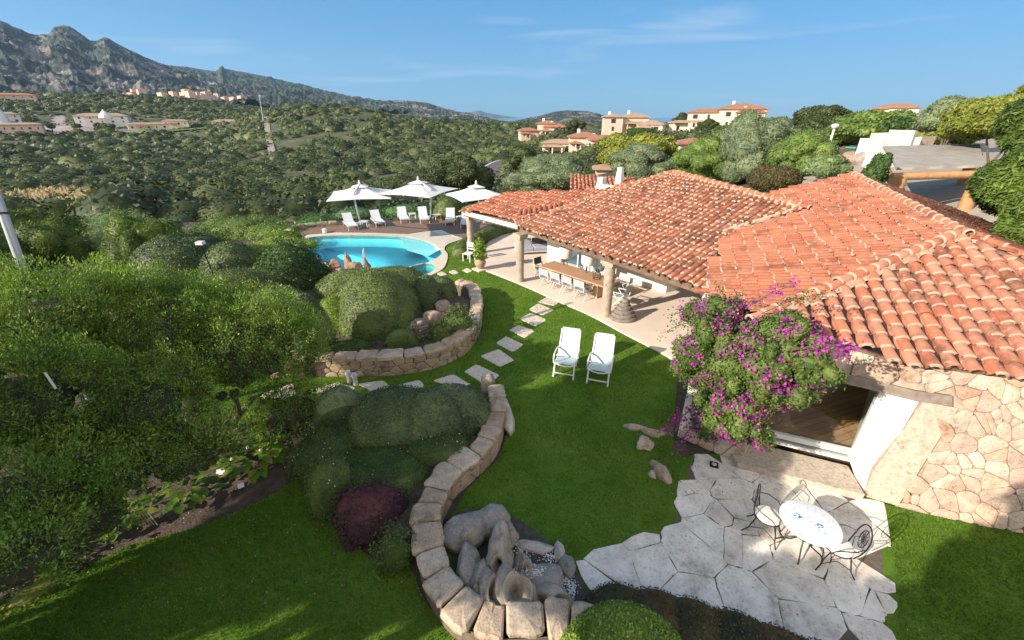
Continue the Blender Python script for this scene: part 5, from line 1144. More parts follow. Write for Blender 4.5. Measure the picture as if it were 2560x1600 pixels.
hedge('long_hedge',[ell(G(x,y,.0),(.68,.68,.72),0) for x,y in ((1470,1500),(1545,1510),(1630,1535),(1730,1570),(1830,1612),(1930,1655),(2030,1700))],LF_RUST,'long dark brown-green clipped hedge along the patio at the bottom',1300,.032,.022,amp=.03,seed=28)
hedge('ground_cover',[D(880,990,1230,1340,.3,.5)],LF_ROSE,'low straggly dark green ground cover at the lower edge of the front bed',700,.045,.028,amp=.35,seed=36,cat='plant',loose=.5,core=.6)
hedge('box_bush',[ell(G(1470,1560,.5),(.85,.6,.8),0)],LF_BRIGHT,'bright green small-leaved round bush at the bottom edge',2600,.034,.024,amp=.03,seed=29,cat='bush')
# flowers and small shrubs on the planter, roses
hedge('rose_bush',[D(1040,1130,700,795,.5,.8),D(1000,1080,745,812,.5,.5)],LF_ROSE,'leafy green rose bushes at the right end of the planter',420,.06,.04,amp=.16,seed=31,cat='shrub',loose=.3,core=.7)
hedge('rose_bush',[D(900,1010,760,825,.5,.4)],LF_ROSE,'low rose bushes with a few pink blooms below the largest dome',300,.06,.04,amp=.18,seed=32,cat='shrub',loose=.3,core=.7,flowers=(.006,.09,0,1,PALEFL))
hedge('ground_cover',[D(690,900,790,850,.5,.3)],LF_DARK,'dark trailing plants along the top of the planter wall at left',300,.055,.04,amp=.2,seed=33,cat='plant',loose=.3,core=.7)
TWIG=plain('dark_recess_twigs',(.09,.085,.045),.95,.5,6,1.,bdist=.08)  # twig brown, kept dark so recesses between the sprays look shaded
# ------------------------------------------------------------------ big juniper, left foreground
def spray_template(nl,Ls,Ws,seed,spread=.33):
    rg=np.random.default_rng(seed); t=rg.uniform(0,1,nl)**.8; a=rg.uniform(0,6.28,nl); rad=spread*np.sin(np.clip(t*1.1,0,1)*math.pi*.8)*rg.uniform(.2,1,nl)
    P=np.stack([np.cos(a)*rad,np.sin(a)*rad,t],1); d=unit(np.stack([np.cos(a)*rad*1.2,np.sin(a)*rad*1.2,np.full(nl,.75)],1)+rg.normal(size=(nl,3))*.22); b_=unit(np.cross(d,rg.normal(size=(nl,3)))); L=Ls*rg.uniform(.6,1.2,nl)[:,None]; W=Ws*rg.uniform(.7,1.2,nl)[:,None]
    V=np.stack([P-d*L*.4,P+b_*W,P+d*L*.6,P-b_*W],1).reshape(-1,3); return V
def sprays(pos,dr,size,T,rg):
    n_=len(pos); z=unit(dr); x=unit(np.cross(z,rg.normal(size=(n_,3)))); y=np.cross(z,x); Mx=np.stack([x,y,z],2)*size[:,None,None]
    V=np.einsum('nij,kj->nki',Mx,T)+pos[:,None]; k=len(T)//4; return V.reshape(-1,3), np.arange(n_*k*4).reshape(-1,4)
def juniper(name,ells,label,dens,size,nl,seed,mat,parent=None,lean=(.25,-.1,.9),Ls=.24,Ws=.035,lobes=40):
    rg=np.random.default_rng(seed); T=[spray_template(nl,Ls,Ws,seed+i) for i in range(3)]; parts=[]
    es=[]
    for e in ells:
        Dd=unit(rg.normal(size=(lobes*3,3))); Dd=Dd[(Dd[:,2]>-.5)]; Dd=np.concatenate([Dd,Dd,Dd])[:lobes]; 
        for p in eto(e,Dd*.86): es.append(ell(p,np.array([.55,.55,.38])*rg.uniform(.5,1.3)*e['r'].mean()*.30,rg.uniform(0,3)))
        es.append(ell(e['c'],e['r']*.8,e['yaw']))
    for q_,e in enumerate(es):
        rx,ry,rz=e['r']; area=4*np.pi*(((rx*ry)**1.6+(rx*rz)**1.6+(ry*rz)**1.6)/3)**(1/1.6); n_=int(area*dens); Dd=unit(rg.normal(size=(n_,3))); P=eto(e,Dd); N=enorm(e,Dd)
        k=(P[:,2]>.1)&~((N[:,1]>.6)&(rg.random(n_)<.6))&(N[:,2]>-.6)
        for j,o in enumerate(es):
            if j!=q_: k&=eins(o,P)>.8
        P=P[k];N=N[k]; dr=N*.75+np.array(lean)+rg.normal(size=N.shape)*.22; sz=size*rg.uniform(.6,1.4,len(P)); P=P-unit(dr)*sz[:,None]*.35
        w_=rg.integers(0,3,len(P))
        for i in range(3):
            if (w_==i).any(): v,f=sprays(P[w_==i],dr[w_==i],sz[w_==i],T[i],rg); parts.append((v,f,0))
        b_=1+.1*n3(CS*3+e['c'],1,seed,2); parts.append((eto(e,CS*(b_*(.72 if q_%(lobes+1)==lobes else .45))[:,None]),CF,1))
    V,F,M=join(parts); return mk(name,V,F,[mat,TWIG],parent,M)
t=empty('juniper_tree',tuple(G(480,1010,0)),'huge spreading bright green juniper with feathery sprays filling the left foreground','tree')
je=[crownfit(-130,330,640,930,11.2,.8),crownfit(160,600,650,930,11.0,.8),crownfit(400,770,700,970,10.0,.7),crownfit(-200,230,830,1120,8.8,.8),crownfit(120,500,850,1110,8.8,.7),crownfit(-150,220,1060,1340,7.2,.8),crownfit(100,400,1030,1230,7.8,.7),crownfit(230,520,1000,1140,8.3,.6),crownfit(80,330,1120,1290,7.0,.6),crownfit(-100,160,1230,1380,6.3,.6),crownfit(580,790,900,1050,9.4,.5),crownfit(320,570,1030,1150,8.0,.5),crownfit(-60,180,1280,1400,6.0,.5),crownfit(150,330,1190,1290,6.9,.4)]
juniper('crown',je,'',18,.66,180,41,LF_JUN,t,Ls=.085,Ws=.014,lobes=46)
jb=G(515,1060,0); jb2=G(400,1120,0)
q=MB()
for a,top in ((jb,G(540,930,1.4)),(jb,G(470,900,2.0)),(jb,G(620,930,1.2)),(jb2,G(300,950,1.8)),(jb2,G(430,930,2.2)),(jb,G(700,960,.9)),(jb,G(560,940,2.0))):
    mid=(a+top)/2+np.array([rng.uniform(-.25,.25),rng.uniform(-.2,.2),.1]); q.tube([a-[0,0,.1],a+(mid-a)*.5+rng.normal(size=3)*.05,mid,(mid+top)/2+rng.normal(size=3)*.08,top],[.13,.11,.08,.05,.02],8)
q.build('trunk',BARK,t,True)
# sparse low shrub in the lower left corner
hedge('pale_shrub',[D(-80,170,1240,1390,0,.8)],LF_ROSE,'loose shrub with pale pinkish flower heads in the lower left corner',380,.055,.035,amp=.2,seed=44,cat='shrub',loose=.4,core=.6,flowers=(.09,.05,.1,2,PALEFL))
hedge('edging_plants',[D(-60,200,1370,1440,0,.5)],LF_YEL,'low yellow-green plants edging the lower lawn at left',500,.05,.035,amp=.2,seed=45,cat='plant',loose=.3,core=.6); bpy.data.objects['edging_plants']['kind']='stuff'
# broad leaved plants
def bigleaf(x,y,n_,R_,label,fl=0,seed=1):
    rg=np.random.default_rng(seed); c=G(x,y,0); V=[];F=[];k=0
    for i in range(n_):
        a=rg.uniform(0,6.28); hh=rg.uniform(.12,.42); rr_=R_*math.sqrt(rg.uniform(.02,1)); b_=c+np.array([math.cos(a)*rr_,math.sin(a)*rr_*.8,hh]); L=rg.uniform(.18,.32); W=L*.3; d=np.array([math.cos(a+rg.normal()*.6),math.sin(a+rg.normal()*.6),rg.uniform(-.1,.35)]); d/=np.linalg.norm(d); s=unit(np.cross(d,[0,0,1.]))
        for t_,w_ in ((0,.05),(.25,.8),(.5,1),(.75,.7),(1,.04)):
            m_=b_+d*L*t_-np.array([0,0,.25*L*t_*t_]); V+=[m_-s*W*w_+[0,0,W*.3*w_],m_,m_+s*W*w_+[0,0,W*.3*w_]]
        for j in range(4):
            o=k+j*3; F+=[[o,o+1,o+4,o+3],[o+1,o+2,o+5,o+4]]
        k+=15
    t=empty('broad_leaved_plant',tuple(c),label,'plant','broad leaved plants on the soil under the juniper'); mk('leaves',V,F,LF_BIG,t,smooth=True)
    q=MB()
    for i in range(5): a=rg.uniform(0,6.28); q.tube([c,c+np.array([math.cos(a)*R_*.5,math.sin(a)*R_*.5,.25])],[.012,.006],5)
    q.build('stems',BARK,t)
    for i in range(fl): p=c+np.array([rg.uniform(-.3,.3),rg.uniform(-.3,.3),.42]); v,f=ico(2); v=v*.035*(1+.15*n3(v*8,1,i,2))[:,None]+p; mk('flower_head',v,f,PALEFL,t)
bigleaf(455,1172,46,.48,'broad-leaved plant in the middle of the bare soil, two clusters',seed=51); bigleaf(600,1105,60,.5,'hydrangea with pink flower head beside the front bed',3,52); bigleaf(300,1240,22,.32,'small broad-leaved plant with dry stems beside it',seed=53); bigleaf(165,1310,26,.42,'dark broad-leaved plant near the lower left lawn edge',seed=54); bigleaf(640,1060,30,.4,'upper broad-leaved plant in the shade behind the hydrangea',1,seed=55)
q=MB()
for i in range(4): a=G(322+i*8,1205,.35); q.tube([a,G(345+i*9,1240,.0)],.008,5)
q.build('dry_stems',plain('straw',(.4,.3,.2),.9),None,False,'bare dry stems leaning by the small broad-leaved plant','stems')
# ------------------------------------------------------------------ bougainvillea
t=empty('bougainvillea',tuple(G(1700,1065,0)),'large bougainvillea with magenta flowers climbing the house corner','climbing plant')
be=[crownfit(1575,1800,720,980,8.9,.6),crownfit(1680,1930,780,990,8.1,.6),crownfit(1615,1830,880,1075,7.9,.6),crownfit(1730,1950,725,860,8.8,.5),crownfit(1840,1980,815,930,7.9,.45),crownfit(1610,1770,690,800,9.7,.6)]
LF_BOUG=leafmat('bougainvillea_leaf',[(.06,.1,.022),(.11,.17,.04),(.2,.25,.08)],.3,csc=2)
foliage('crown',be,LF_BOUG,t,620,.06,.038,.2,1.6,.3,16,(.22,.4),core=.8,seed=61,flowers=(.5,.055,.20,4.6,MAG))
rg=np.random.default_rng(8); q=MB(); LV=[];FV=[]
runs=[((1700,760),(1600,725),9.9),((1690,740),(1575,745),9.9),((1650,760),(1560,790),11),((1720,730),(1690,670),11.2),((1800,740),(1960,690),10.4),((1760,730),(1890,668),10.6),((1850,830),(2035,822),8.9),((1900,830),(2000,828),8.9),((1610,980),(1580,1010),9.3),((1640,960),(1560,1040),9.2),((1650,990),(1600,1060),9.1),((1880,900),(1960,915),9),((1720,740),(1750,690),11),((1800,1000),(1830,960),9)]
for k,(a,b_,r_) in enumerate(runs):
    r_=r_-1.1; p0=A(*a,r_); p1=A(*b_,r_-.2); MB().tube([p0,(p0+p1)/2+[0,0,.1],p1],[.012,.009,.004],5).build('branch',BARK,t)
    for j in range(10):
        u=rg.uniform(.1,1.05); c=p0+(p1-p0)*u+[0,0,.1*(1-abs(2*u-1))]; m_=9; pp=c+rg.normal(size=(m_,3))*.07; (FV if k in(5,6,7,8,9,10,0) and rg.random()<.75 else LV).append(pp)
v,f=leaves(np.concatenate(LV),np.tile([0,-.5,.6],(sum(map(len,LV)),1)),.055,.035,.8,rg); o=tag(mk('trailing_leaves',v,f,LF_BOUG,t),kind='stuff'); v,f=leaves(np.concatenate(FV),np.tile([0,-.5,.6],(sum(map(len,FV)),1)),.06,.05,.8,rg); tag(mk('trailing_flowers',v,f,MAG,t),kind='stuff')
bb=G(1700,1055,0); 
for top in (A(1700,850,10),A(1800,880,9.3),A(1640,900,10)): q.tube([bb,bb+np.array([.05,.1,.5]),(bb+top)/2,top],[.06,.05,.04,.02],7)
q.build('stem',BARK,t,True)
blades('lawn_blades',lawn,'short bright green lawn grass between the veranda, planter and patio',900,.035,71,24,(pat,ter))
blades('lower_lawn_blades',lawn2+[(-1,-3),(-14,-3)],'short grass of the shaded lower lawn at bottom left',1500,.04,72,14)
blades('side_lawn_blades',lawn3,'short grass right of the flagstone patio',1500,.04,73,14,(pat,))
# trees added outside the frame to cast shade on the lawns and patio
def shader_tree(x,y,h,cr,label,seed,mat=LF_JUNY,zs=.8,dens=140):
    t=empty('added_shade_tree',(x,y,0),label,'tree'); e=ell((x,y,h-cr*zs),(cr,cr,cr*zs),0); foliage('crown',[e],mat,t,dens,.14,.08,.14,1,.2,24,core=.8,seed=seed,fcull=False); trunk('trunk',(x,y,0),[(x-cr*.3,y,h-cr),(x+cr*.3,y,h-cr),(x,y,h-cr*.6)],.16,BARK,t)
# ------------------------------------------------------------------ pool furniture
def yawof(a,b): d=np.array(b)-np.array(a); return math.atan2(d[1],d[0])
def lounger():
    t=empty('sun_lounger',(0,0,0),'','sun lounger','white sun loungers on the pool deck')   # +x = feet, z up
    q=MB()
    for s in (-1,1): q.bar((-.35,s*.31,.30),(1.0,s*.31,.30),.05,.06); q.bar((-.95,s*.31,.28),(-.35,s*.31,.30),.05,.05)
    for x in (1.0,-.35,-.95): q.bar((x,-.31,.3),(x,.31,.3),.05,.05)
    q.build('frame',WPAINT,t)
    for x in (.9,-.75):
        for s in (-1,1): MB().bar((x,s*.31,.3),(x+.06*(1 if x>0 else -1),s*.31,0),.05,.05).build('leg',WPAINT,t)
    q=MB(); V=[];F=[]
    for i in range(9):
        x=-.35+1.32*i/8; 
        for y in (-.28,.28): V+=[(x,y,.335-.012*math.sin(i/8*math.pi)),(x,y,.315)]
    for i in range(8): o=i*4; F+=[[o,o+4,o+6,o+2],[o+1,o+3,o+7,o+5],[o,o+1,o+5,o+4],[o+2,o+6,o+7,o+3]]
    q.add(V,F).build('seat',WFAB,t)
    q=MB(); a=np.array([-.35,0,.33]); b=np.array([-.92,0,.84]); nrm=np.array([.51,0,.57])*.02
    for s in (-1,1): q.bar(a+[0,s*.29,0],b+[0,s*.29,0],.04,.04)
    q.bar(b+[0,-.29,0],b+[0,.29,0],.04,.04); q.build('back_frame',WPAINT,t); MB().add([a+[0,-.27,0],a+[0,.27,0],b+[0,.27,0],b+[0,-.27,0],a+nrm+[0,-.27,0],a+nrm+[0,.27,0],b+nrm+[0,.27,0],b+nrm+[0,-.27,0]],[[0,1,2,3],[7,6,5,4],[0,4,5,1],[1,5,6,2],[2,6,7,3],[3,7,4,0]]).build('backrest',LFAB,t)
    MB().bar((-.8,0,.3),(-.7,0,.62),.03,.03).build('prop',WPAINT,t); return t
LFAB=plain('pale_mesh_fabric',(.58,.61,.66),.8,.05,25,.2,bdist=.002)
lb=[((813,516),(844,547),'white sun lounger at the left end of the pool deck, under the leaning parasol'),((879,510),(907,537),'second white sun lounger from the left, turned toward the pool'),((946,503),(961,527),'third white sun lounger from the left'),
    ((996,503),(1006,527),'fourth white sun lounger, just left of the middle parasol pole'),((1066,506),(1061,532),'fifth white sun lounger, right of the round dome hedge'),((1103,512),(1098,540),'white sun lounger mostly hidden behind the veranda corner column')]
L0=lounger()
for i,(a,b,l) in enumerate(lb):
    pa_,pb_=G(*a,.3),G(*b,.3); c=(pa_+pb_)/2; o=L0 if i==0 else dup(L0); o.location=(c[0],c[1],.09); o.rotation_euler=(0,0,yawof(pa_,pb_)); o['label']=l
def stable():
    t=empty('side_table',(0,0,0),'','table','small white side tables on the pool deck'); MB().box((0,0,.42),(.5,.5,.04)).build('tabletop',WPAINT,t)
    for x in (-1,1):
        for y in (-1,1): MB().bar((x*.2,y*.2,.41),(x*.22,y*.22,0),.04,.04).build('leg',WPAINT,t)
    return t
T0=stable()
for i,(x,y,l) in enumerate(((863,536,'white side table between the two left sun loungers'),(975,518,'white side table left of the fourth sun lounger'),(1033,521,'white side table right of the middle parasol pole'),(1089,525,'white side table between the two right sun loungers'))):
    c=G(x,y,.09); o=T0 if i==0 else dup(T0); o.location=tuple(c); o.rotation_euler=(0,0,.3*i); o['label']=l
CANV=plain('ecru_canvas',(.62,.61,.60),.85,.04,6,.2); m=CANV
def parasol(base,tip,R_,yaw,label,lean,zt=3.35,drop=.5):
    b=G(*base,.09); c=G(*tip,zt); t=empty('parasol',tuple(b),label,'umbrella','white square parasols beside the pool')
    q=MB(); V=[(*c,)] ; cs,sn=math.cos(yaw),math.sin(yaw); N_=8; n_=0; V=[];F=[]
    ring=[(0,0),(.22,.10),(.5,.34),(.75,.49),(1.0,.62)]
    per=[(1,1),(0,1.0),(-1,1),(-1,0),(-1,-1),(0,-1),(1,-1),(1,0)]
    for f_,dz in ring:
        for k,(x,y) in enumerate(per):
            sg=.0 if k%2==0 else (.05*f_); X=x*R_*f_*(1-sg); Y=y*R_*f_*(1-sg); zz=-dz*drop/.62+(.04*f_ if k%2 else 0)
            V.append((c[0]+X*cs-Y*sn,c[1]+X*sn+Y*cs,c[2]+zz))
    m_=len(ring)
    V2=[(a,b_,z-.015) for a,b_,z in V]; V=V+V2
    for i in range(m_-1):
        for k in range(8): F.append([i*8+k,i*8+(k+1)%8,(i+1)*8+(k+1)%8,(i+1)*8+k]); o=8*m_; F.append([o+i*8+k,o+(i+1)*8+k,o+(i+1)*8+(k+1)%8,o+i*8+(k+1)%8])
    e=(m_-1)*8
    for k in range(8): F.append([e+k,e+(k+1)%8,8*m_+e+(k+1)%8,8*m_+e+k])
    cn=q.add(V,F).build('canopy',CANV,t)
    q=MB()
    for k,(x,y) in enumerate(per):     # vent cap
        q.V.append(tuple(map(float,(c[0]+(x*cs-y*sn)*R_*.27,c[1]+(x*sn+y*cs)*R_*.27,c[2]-.02))))
    q.V.append(tuple(c+[0,0,.14])); q.F+=[[k,(k+1)%8,8] for k in range(8)]; q.M+=[0]*8; q.build('vent',CANV,cn)
    MB().lathe([(.05,.1),(.07,.16),(.05,.3),(.01,.36)],tuple(c),8).build('finial',WPAINT,t)
    for k,(x,y) in enumerate(per): MB().bar(c+[0,0,-.12],(c[0]+(x*cs-y*sn)*R_*.98,c[1]+(x*sn+y*cs)*R_*.98,c[2]-drop-.03+(.03 if k%2 else 0)),.03,.04).build('rib',WPAINT,t)
    top=np.array(lean) if lean is not None else c; MB().tube([b,top],.055,10).build('pole',WPAINT,t,True)
    if lean is not None: MB().bar(top,c+[0,0,.12],.07,.09).build('arm',WPAINT,t)
    q=MB(); q.box(tuple(b+[0,0,.03]),(1.0,.16,.06),rz=.4); q.box(tuple(b+[0,0,.034]),(.16,1.0,.06),rz=.4); q.build('base',WPAINT,t)
parasol((852,527),(850,440),1.75,.25,'left white square parasol with a strongly leaning pole',G(834,458,3.0),3.25)
parasol((1018,515),(988,431),1.75,-.35,'middle white square parasol, tallest, with upright side pole and arm',G(1017,447,3.2),3.45)
parasol((1140,523),(1125,441),1.5,.5,'right white square parasol above the corner of the pool side roof',None,3.35)
# glass fence
GF=empty('glass_fence',tuple(G(740,537,.1)),'low greenish glass fence along the back of the pool deck','fence')
gp=[G(x,y,.1) for x,y in ((700,541),(760,534),(820,526),(880,520),(940,514),(1000,510),(1060,507),(1090,507))]
for a,b in zip(gp[:-1],gp[1:]):
    d=(b-a); a2=a+d*.02; b2=b-d*.02; q=MB(); o=np.array([0,.03,0]); V=[a2,b2,b2+o,a2+o]; q.add(V+[v+[0,0,1.0] for v in V],[[3,2,1,0],[4,5,6,7],[0,1,5,4],[1,2,6,5],[2,3,7,6],[3,0,4,7]]); q.build('glass_panel',GLSG,GF)
    MB().bar(a,a+[0,0,.5],.05,.05).build('clamp',WPAINT,GF)
MB().lathe([(.16,0),(.17,.22),(.10,.26)],tuple(G(768,549,.09)),10).build('deck_speaker',WPAINT,None,True,'small white round deck box near the left end of the deck','box')
PRK=stonemat('rusty_granite',[(.30,.17,.11),(.36,.22,.15),(.28,.2,.15)],6,.6,bmp=.8)
# pool rocks, hand rail
for k,(x,y,rx,rz,lb) in enumerate(((790,632,.55,.4,'pink granite rock at the left of the pool edge group'),(826,634,.3,.75,'tall pointed pink granite rock at the pool edge'),(845,638,.45,.4,'low pink granite rock in the middle of the pool edge group'),(868,636,.28,.7,'upright reddish granite rock right in the pool edge group'),(770,648,.6,.4,'shaded granite rock below the pool edge by the dark shrub'),(812,648,.6,.35,'flat granite rock in front of the pointed rock'))):
    p=G(x,y,.05); rock('pool_rock',p+[0,0,rz*.2],(rx*.7,rx*.55,rz*.72),PRK,lb,'rock','granite rocks at the pool edge',seed=80+k,amp=.25)
q=MB(); a=G(862,610,0); q.tube([a+[0,0,-.6],a+[0,0,.5],a+[.1,-.25,.62],a+[.12,-.5,.5],a+[.12,-.55,-.1]],.022,6); q.build('pool_rail',WPAINT,None,True,'thin white handrail standing in the pool','rail')
# ------------------------------------------------------------------ veranda furniture
def dchair(fab,lab_):
    t=empty('folding_chair',(0,0,.035),lab_,'chair','folding chairs round the dining table'); # faces +y
    for s in (-1,1): MB().bar((s*.25,-.24,0),(s*.25,.24,.62),.025,.03).bar((s*.25,.24,0),(s*.25,-.24,.62),.025,.03).build('crossed_legs',WPAINT,t)
    for yy_ in (-.24,.24): MB().bar((-.25,yy_,.01),(.25,yy_,.01),.02,.02).build('floor_bar',WPAINT,t)
    for s in (-1,1): MB().bar((s*.25,-.26,.44),(s*.25,.26,.44),.03,.03).bar((s*.25,-.25,.44),(s*.25,-.32,.92),.03,.03).build('side_frame',WPAINT,t)
    MB().box((0,0,.445),(.5,.5,.02)).build('seat',fab,t); MB().box((0,-.295,.76),(.5,.02,.32),rx=.14).build('backrest',fab,t)
    for s in (-1,1): MB().bar((s*.27,-.28,.64),(s*.27,.25,.64),.045,.025).build('armrest',WPAINT,t)
    return t
tc_=[G(1274,627.6,.76),G(1306.6,616,.76),G(1469,662,.76),G(1430,677.8,.76)]
tx_=unit(tc_[3]-tc_[0]); ty_=np.array([-tx_[1],tx_[0],0]); Lt=np.linalg.norm(tc_[3]-tc_[0]); yawt=math.atan2(tx_[1],tx_[0])
m,n,b=newmat('teak_top',.6); v=coords(n,(1,14,1)); c=ramp(n,noise(n,v,1.4,6),[(.3,(.36,.20,.11)),(.7,(.52,.33,.20))]); n.links.new(c,b.inputs['Base Color']); TEAK=m
t=empty('dining_table',tuple(tc_[0]*[1,1,0]+[0,0,.035]),'long teak dining table on the veranda','table',None,yawt)
Wd=1.05
for nm,c_,d_ in (('tabletop',(Lt/2,Wd/2,.70),(Lt,Wd,.06)),('leg',(.55,Wd/2,.34),(.12,.7,.66)),('leg',(Lt-.55,Wd/2,.34),(.12,.7,.66)),('stretcher',(Lt/2,Wd/2,.25),(Lt-1.1,.08,.12))):
    o=MB().box(c_,d_).build(nm,TEAK); o.parent=t
DBR=plain('dark_brown_fabric',(.10,.07,.055),.8)
ch=dchair(GFAB,''); org=np.array([*tc_[0][:2],0]); k=0
def pc(u,vv,rz,lab_,src=None,first=False):
    o=ch if first else dup(src or ch); p=org+tx_*u+ty_*vv; o.location=(p[0],p[1],.035); o.rotation_euler=(0,0,yawt+rz); o['label']=lab_; return o
for i,lab_ in enumerate(('leftmost grey folding chair on the lawn side of the dining table','second grey folding chair from the left on the lawn side of the table','third grey folding chair from the left on the lawn side of the table','grey folding chair nearest the stone column on the lawn side of the table')):
    pc(.75+i*(Lt-1.3)/3.6,-.22,0,lab_,first=i==0)
c2=dchair(DBR,''); p=org+tx_*-.3+ty_*.5; c2.location=(p[0],p[1],.035); c2.rotation_euler=(0,0,yawt-math.pi/2); c2['label']='dark brown folding chair at the far left head of the dining table'
pc(Lt+.55,.35,math.pi/2+.15,'folding chair at the right head of the dining table'); c3=dchair(WFAB,''); p=org+tx_*1.7+ty_*1.2; c3.location=(p[0],p[1],.035); c3.rotation_euler=(0,0,yawt+math.pi); c3['label']='white folding chair on the wall side of the dining table'
pc(2.6,1.25,math.pi,'left of two grey folding chairs on the wall side of the dining table'); pc(3.6,1.25,math.pi,'right of two grey folding chairs on the wall side of the dining table')
q=MB(); b=org+tx_*(Lt*.78)+ty_*.5+[0,0,.77]
for a in np.linspace(0,2*math.pi,9)[:-1]: q.tube([b+[.14*math.cos(a),.14*math.sin(a),0],b+[.17*math.cos(a),.17*math.sin(a),.2],b+[.06*math.cos(a),.06*math.sin(a),.42]],.008,5)
for z,r_ in ((0.01,.14),(.2,.17),(.42,.06)): q.tube([b+[r_*math.cos(a),r_*math.sin(a),z] for a in np.linspace(0,2*math.pi,13)],.008,5)
q.build('wire_lantern',IRON,None,False,'dark wire lantern standing on the dining table behind the column','lantern')
LSH=plain('lamp_shade_fabric',(.74,.71,.66),.85,.04,12)
for x,y,l in ((1336,596,'left white fabric floor lamp behind the dining table'),(1390,612,'right white fabric floor lamp behind the dining table')):
    b=G(x,y,1.35); t=empty('floor_lamp',(b[0],b[1],.035),l,'lamp','white floor lamps on the veranda'); q=MB().lathe([(.26,1.1),(.30,1.2),(.31,1.5),(.27,1.62),(.12,1.66)],(b[0],b[1],0),16); q.build('lamp_shade',LSH,t,True)
    q=MB()
    for a in (0,2.1,4.2): q.bar((b[0]+.05*math.cos(a),b[1]+.05*math.sin(a),1.1),(b[0]+.25*math.cos(a),b[1]+.25*math.sin(a),.04),.03,.03)
    q.build('stand',IRON,t)
b=G(1258,596,.04); yw=yawt+.1; t=empty('sofa',tuple(b),'white framed outdoor sofa with grey cushions behind the middle column','sofa',None,yw+.9)
for nm,c_,d_,m_ in (('frame',(0,0,.16),(1.9,.85,.06),WPAINT),('back_rail',(0,.42,.5),(1.9,.04,.05),WPAINT),('seat_cushion',(-.47,0,.3),(.92,.8,.2),GFAB),('seat_cushion',(.47,0,.3),(.92,.8,.2),GFAB),('back_cushion',(-.47,.33,.55),(.9,.16,.4),GFAB),('back_cushion',(.47,.33,.55),(.9,.16,.4),DBR)):
    o=MB().box(c_,d_).build(nm,m_); o.parent=t
    if 'cushion' in nm: bv=o.modifiers.new('b','BEVEL'); bv.width=.05; bv.segments=3
for x in (-.93,.93):
    for y in (-.4,.4): o=MB().box((x,y,.27),(.05,.05,.54)).build('leg',WPAINT); o.parent=t
    o=MB().box((x,0,.54),(.05,.85,.04)).build('armrest',WPAINT); o.parent=t
# potted plant
b=G(1135,637,.02); TERC=plain('aged_terracotta',(.40,.27,.19),.85,.25,10,.5); t=empty('potted_plant',tuple(b),'bushy light green plant in a round terracotta urn beside the corner column','potted plant')
MB().box(tuple(b+[0,0,.03]),(.62,.62,.06),rz=.7).build('plinth',SLAB,t); MB().lathe([(.13,.06),(.15,.1),(.27,.28),(.29,.42),(.24,.54),(.2,.58),(.25,.62),(.22,.63),(.19,.56)],tuple(b),20).build('urn',TERC,t,True)
foliage('foliage',[ell(b+[0,0,1.12],(.32,.32,.5),0),ell(b+[.03,0,.8],(.34,.34,.25),0)],LF_BRIGHT,t,260,.13,.06,.15,3,.3,seed=90,core=.6,fcull=False)
b=G(1108,616,.0); t=empty('white_chair',tuple(b),'white painted wooden chair on the grass beside the corner column','chair',None,-.5)
q=MB()
for nm,q in (('seat',MB().box((0,0,.42),(.5,.5,.04))),('backrest',MB().box((0,.24,.75),(.5,.03,.1)).box((0,.24,.9),(.5,.03,.1)).box((0,.24,.6),(.5,.03,.06))),('leg',MB().box((-.22,-.22,.2),(.05,.05,.4))),('leg',MB().box((.22,-.22,.2),(.05,.05,.4))),('leg',MB().box((-.22,.24,.47),(.05,.05,.94))),('leg',MB().box((.22,.24,.47),(.05,.05,.94)))):
    o=q.build(nm,WPAINT); o.parent=t
# carved stone stack
b=G(1471,752,.035); CST=stonemat('carved_grey_stone',[(.22,.19,.17),(.25,.22,.19)],8,.6); t=empty('carved_stone',tuple(b),'grey carved stone of stacked tapering tiers beside the big column','sculpture')
q=MB(); z=0; prof=[]
for i,r_ in enumerate((.52,.44,.36,.28,.19)): prof+= [(r_,z),(r_*1.03,z+.05),(r_*.97,z+.13)]; z+=.135
q.lathe(prof,tuple(b),22,sx=1,sy=.85); q.build('tiers',CST,t,True); MB().lathe([(.12,z),(.14,z+.05),(.1,z+.13)],tuple(b+[.02,0,0]),14).build('top_knob',CST,t,True)
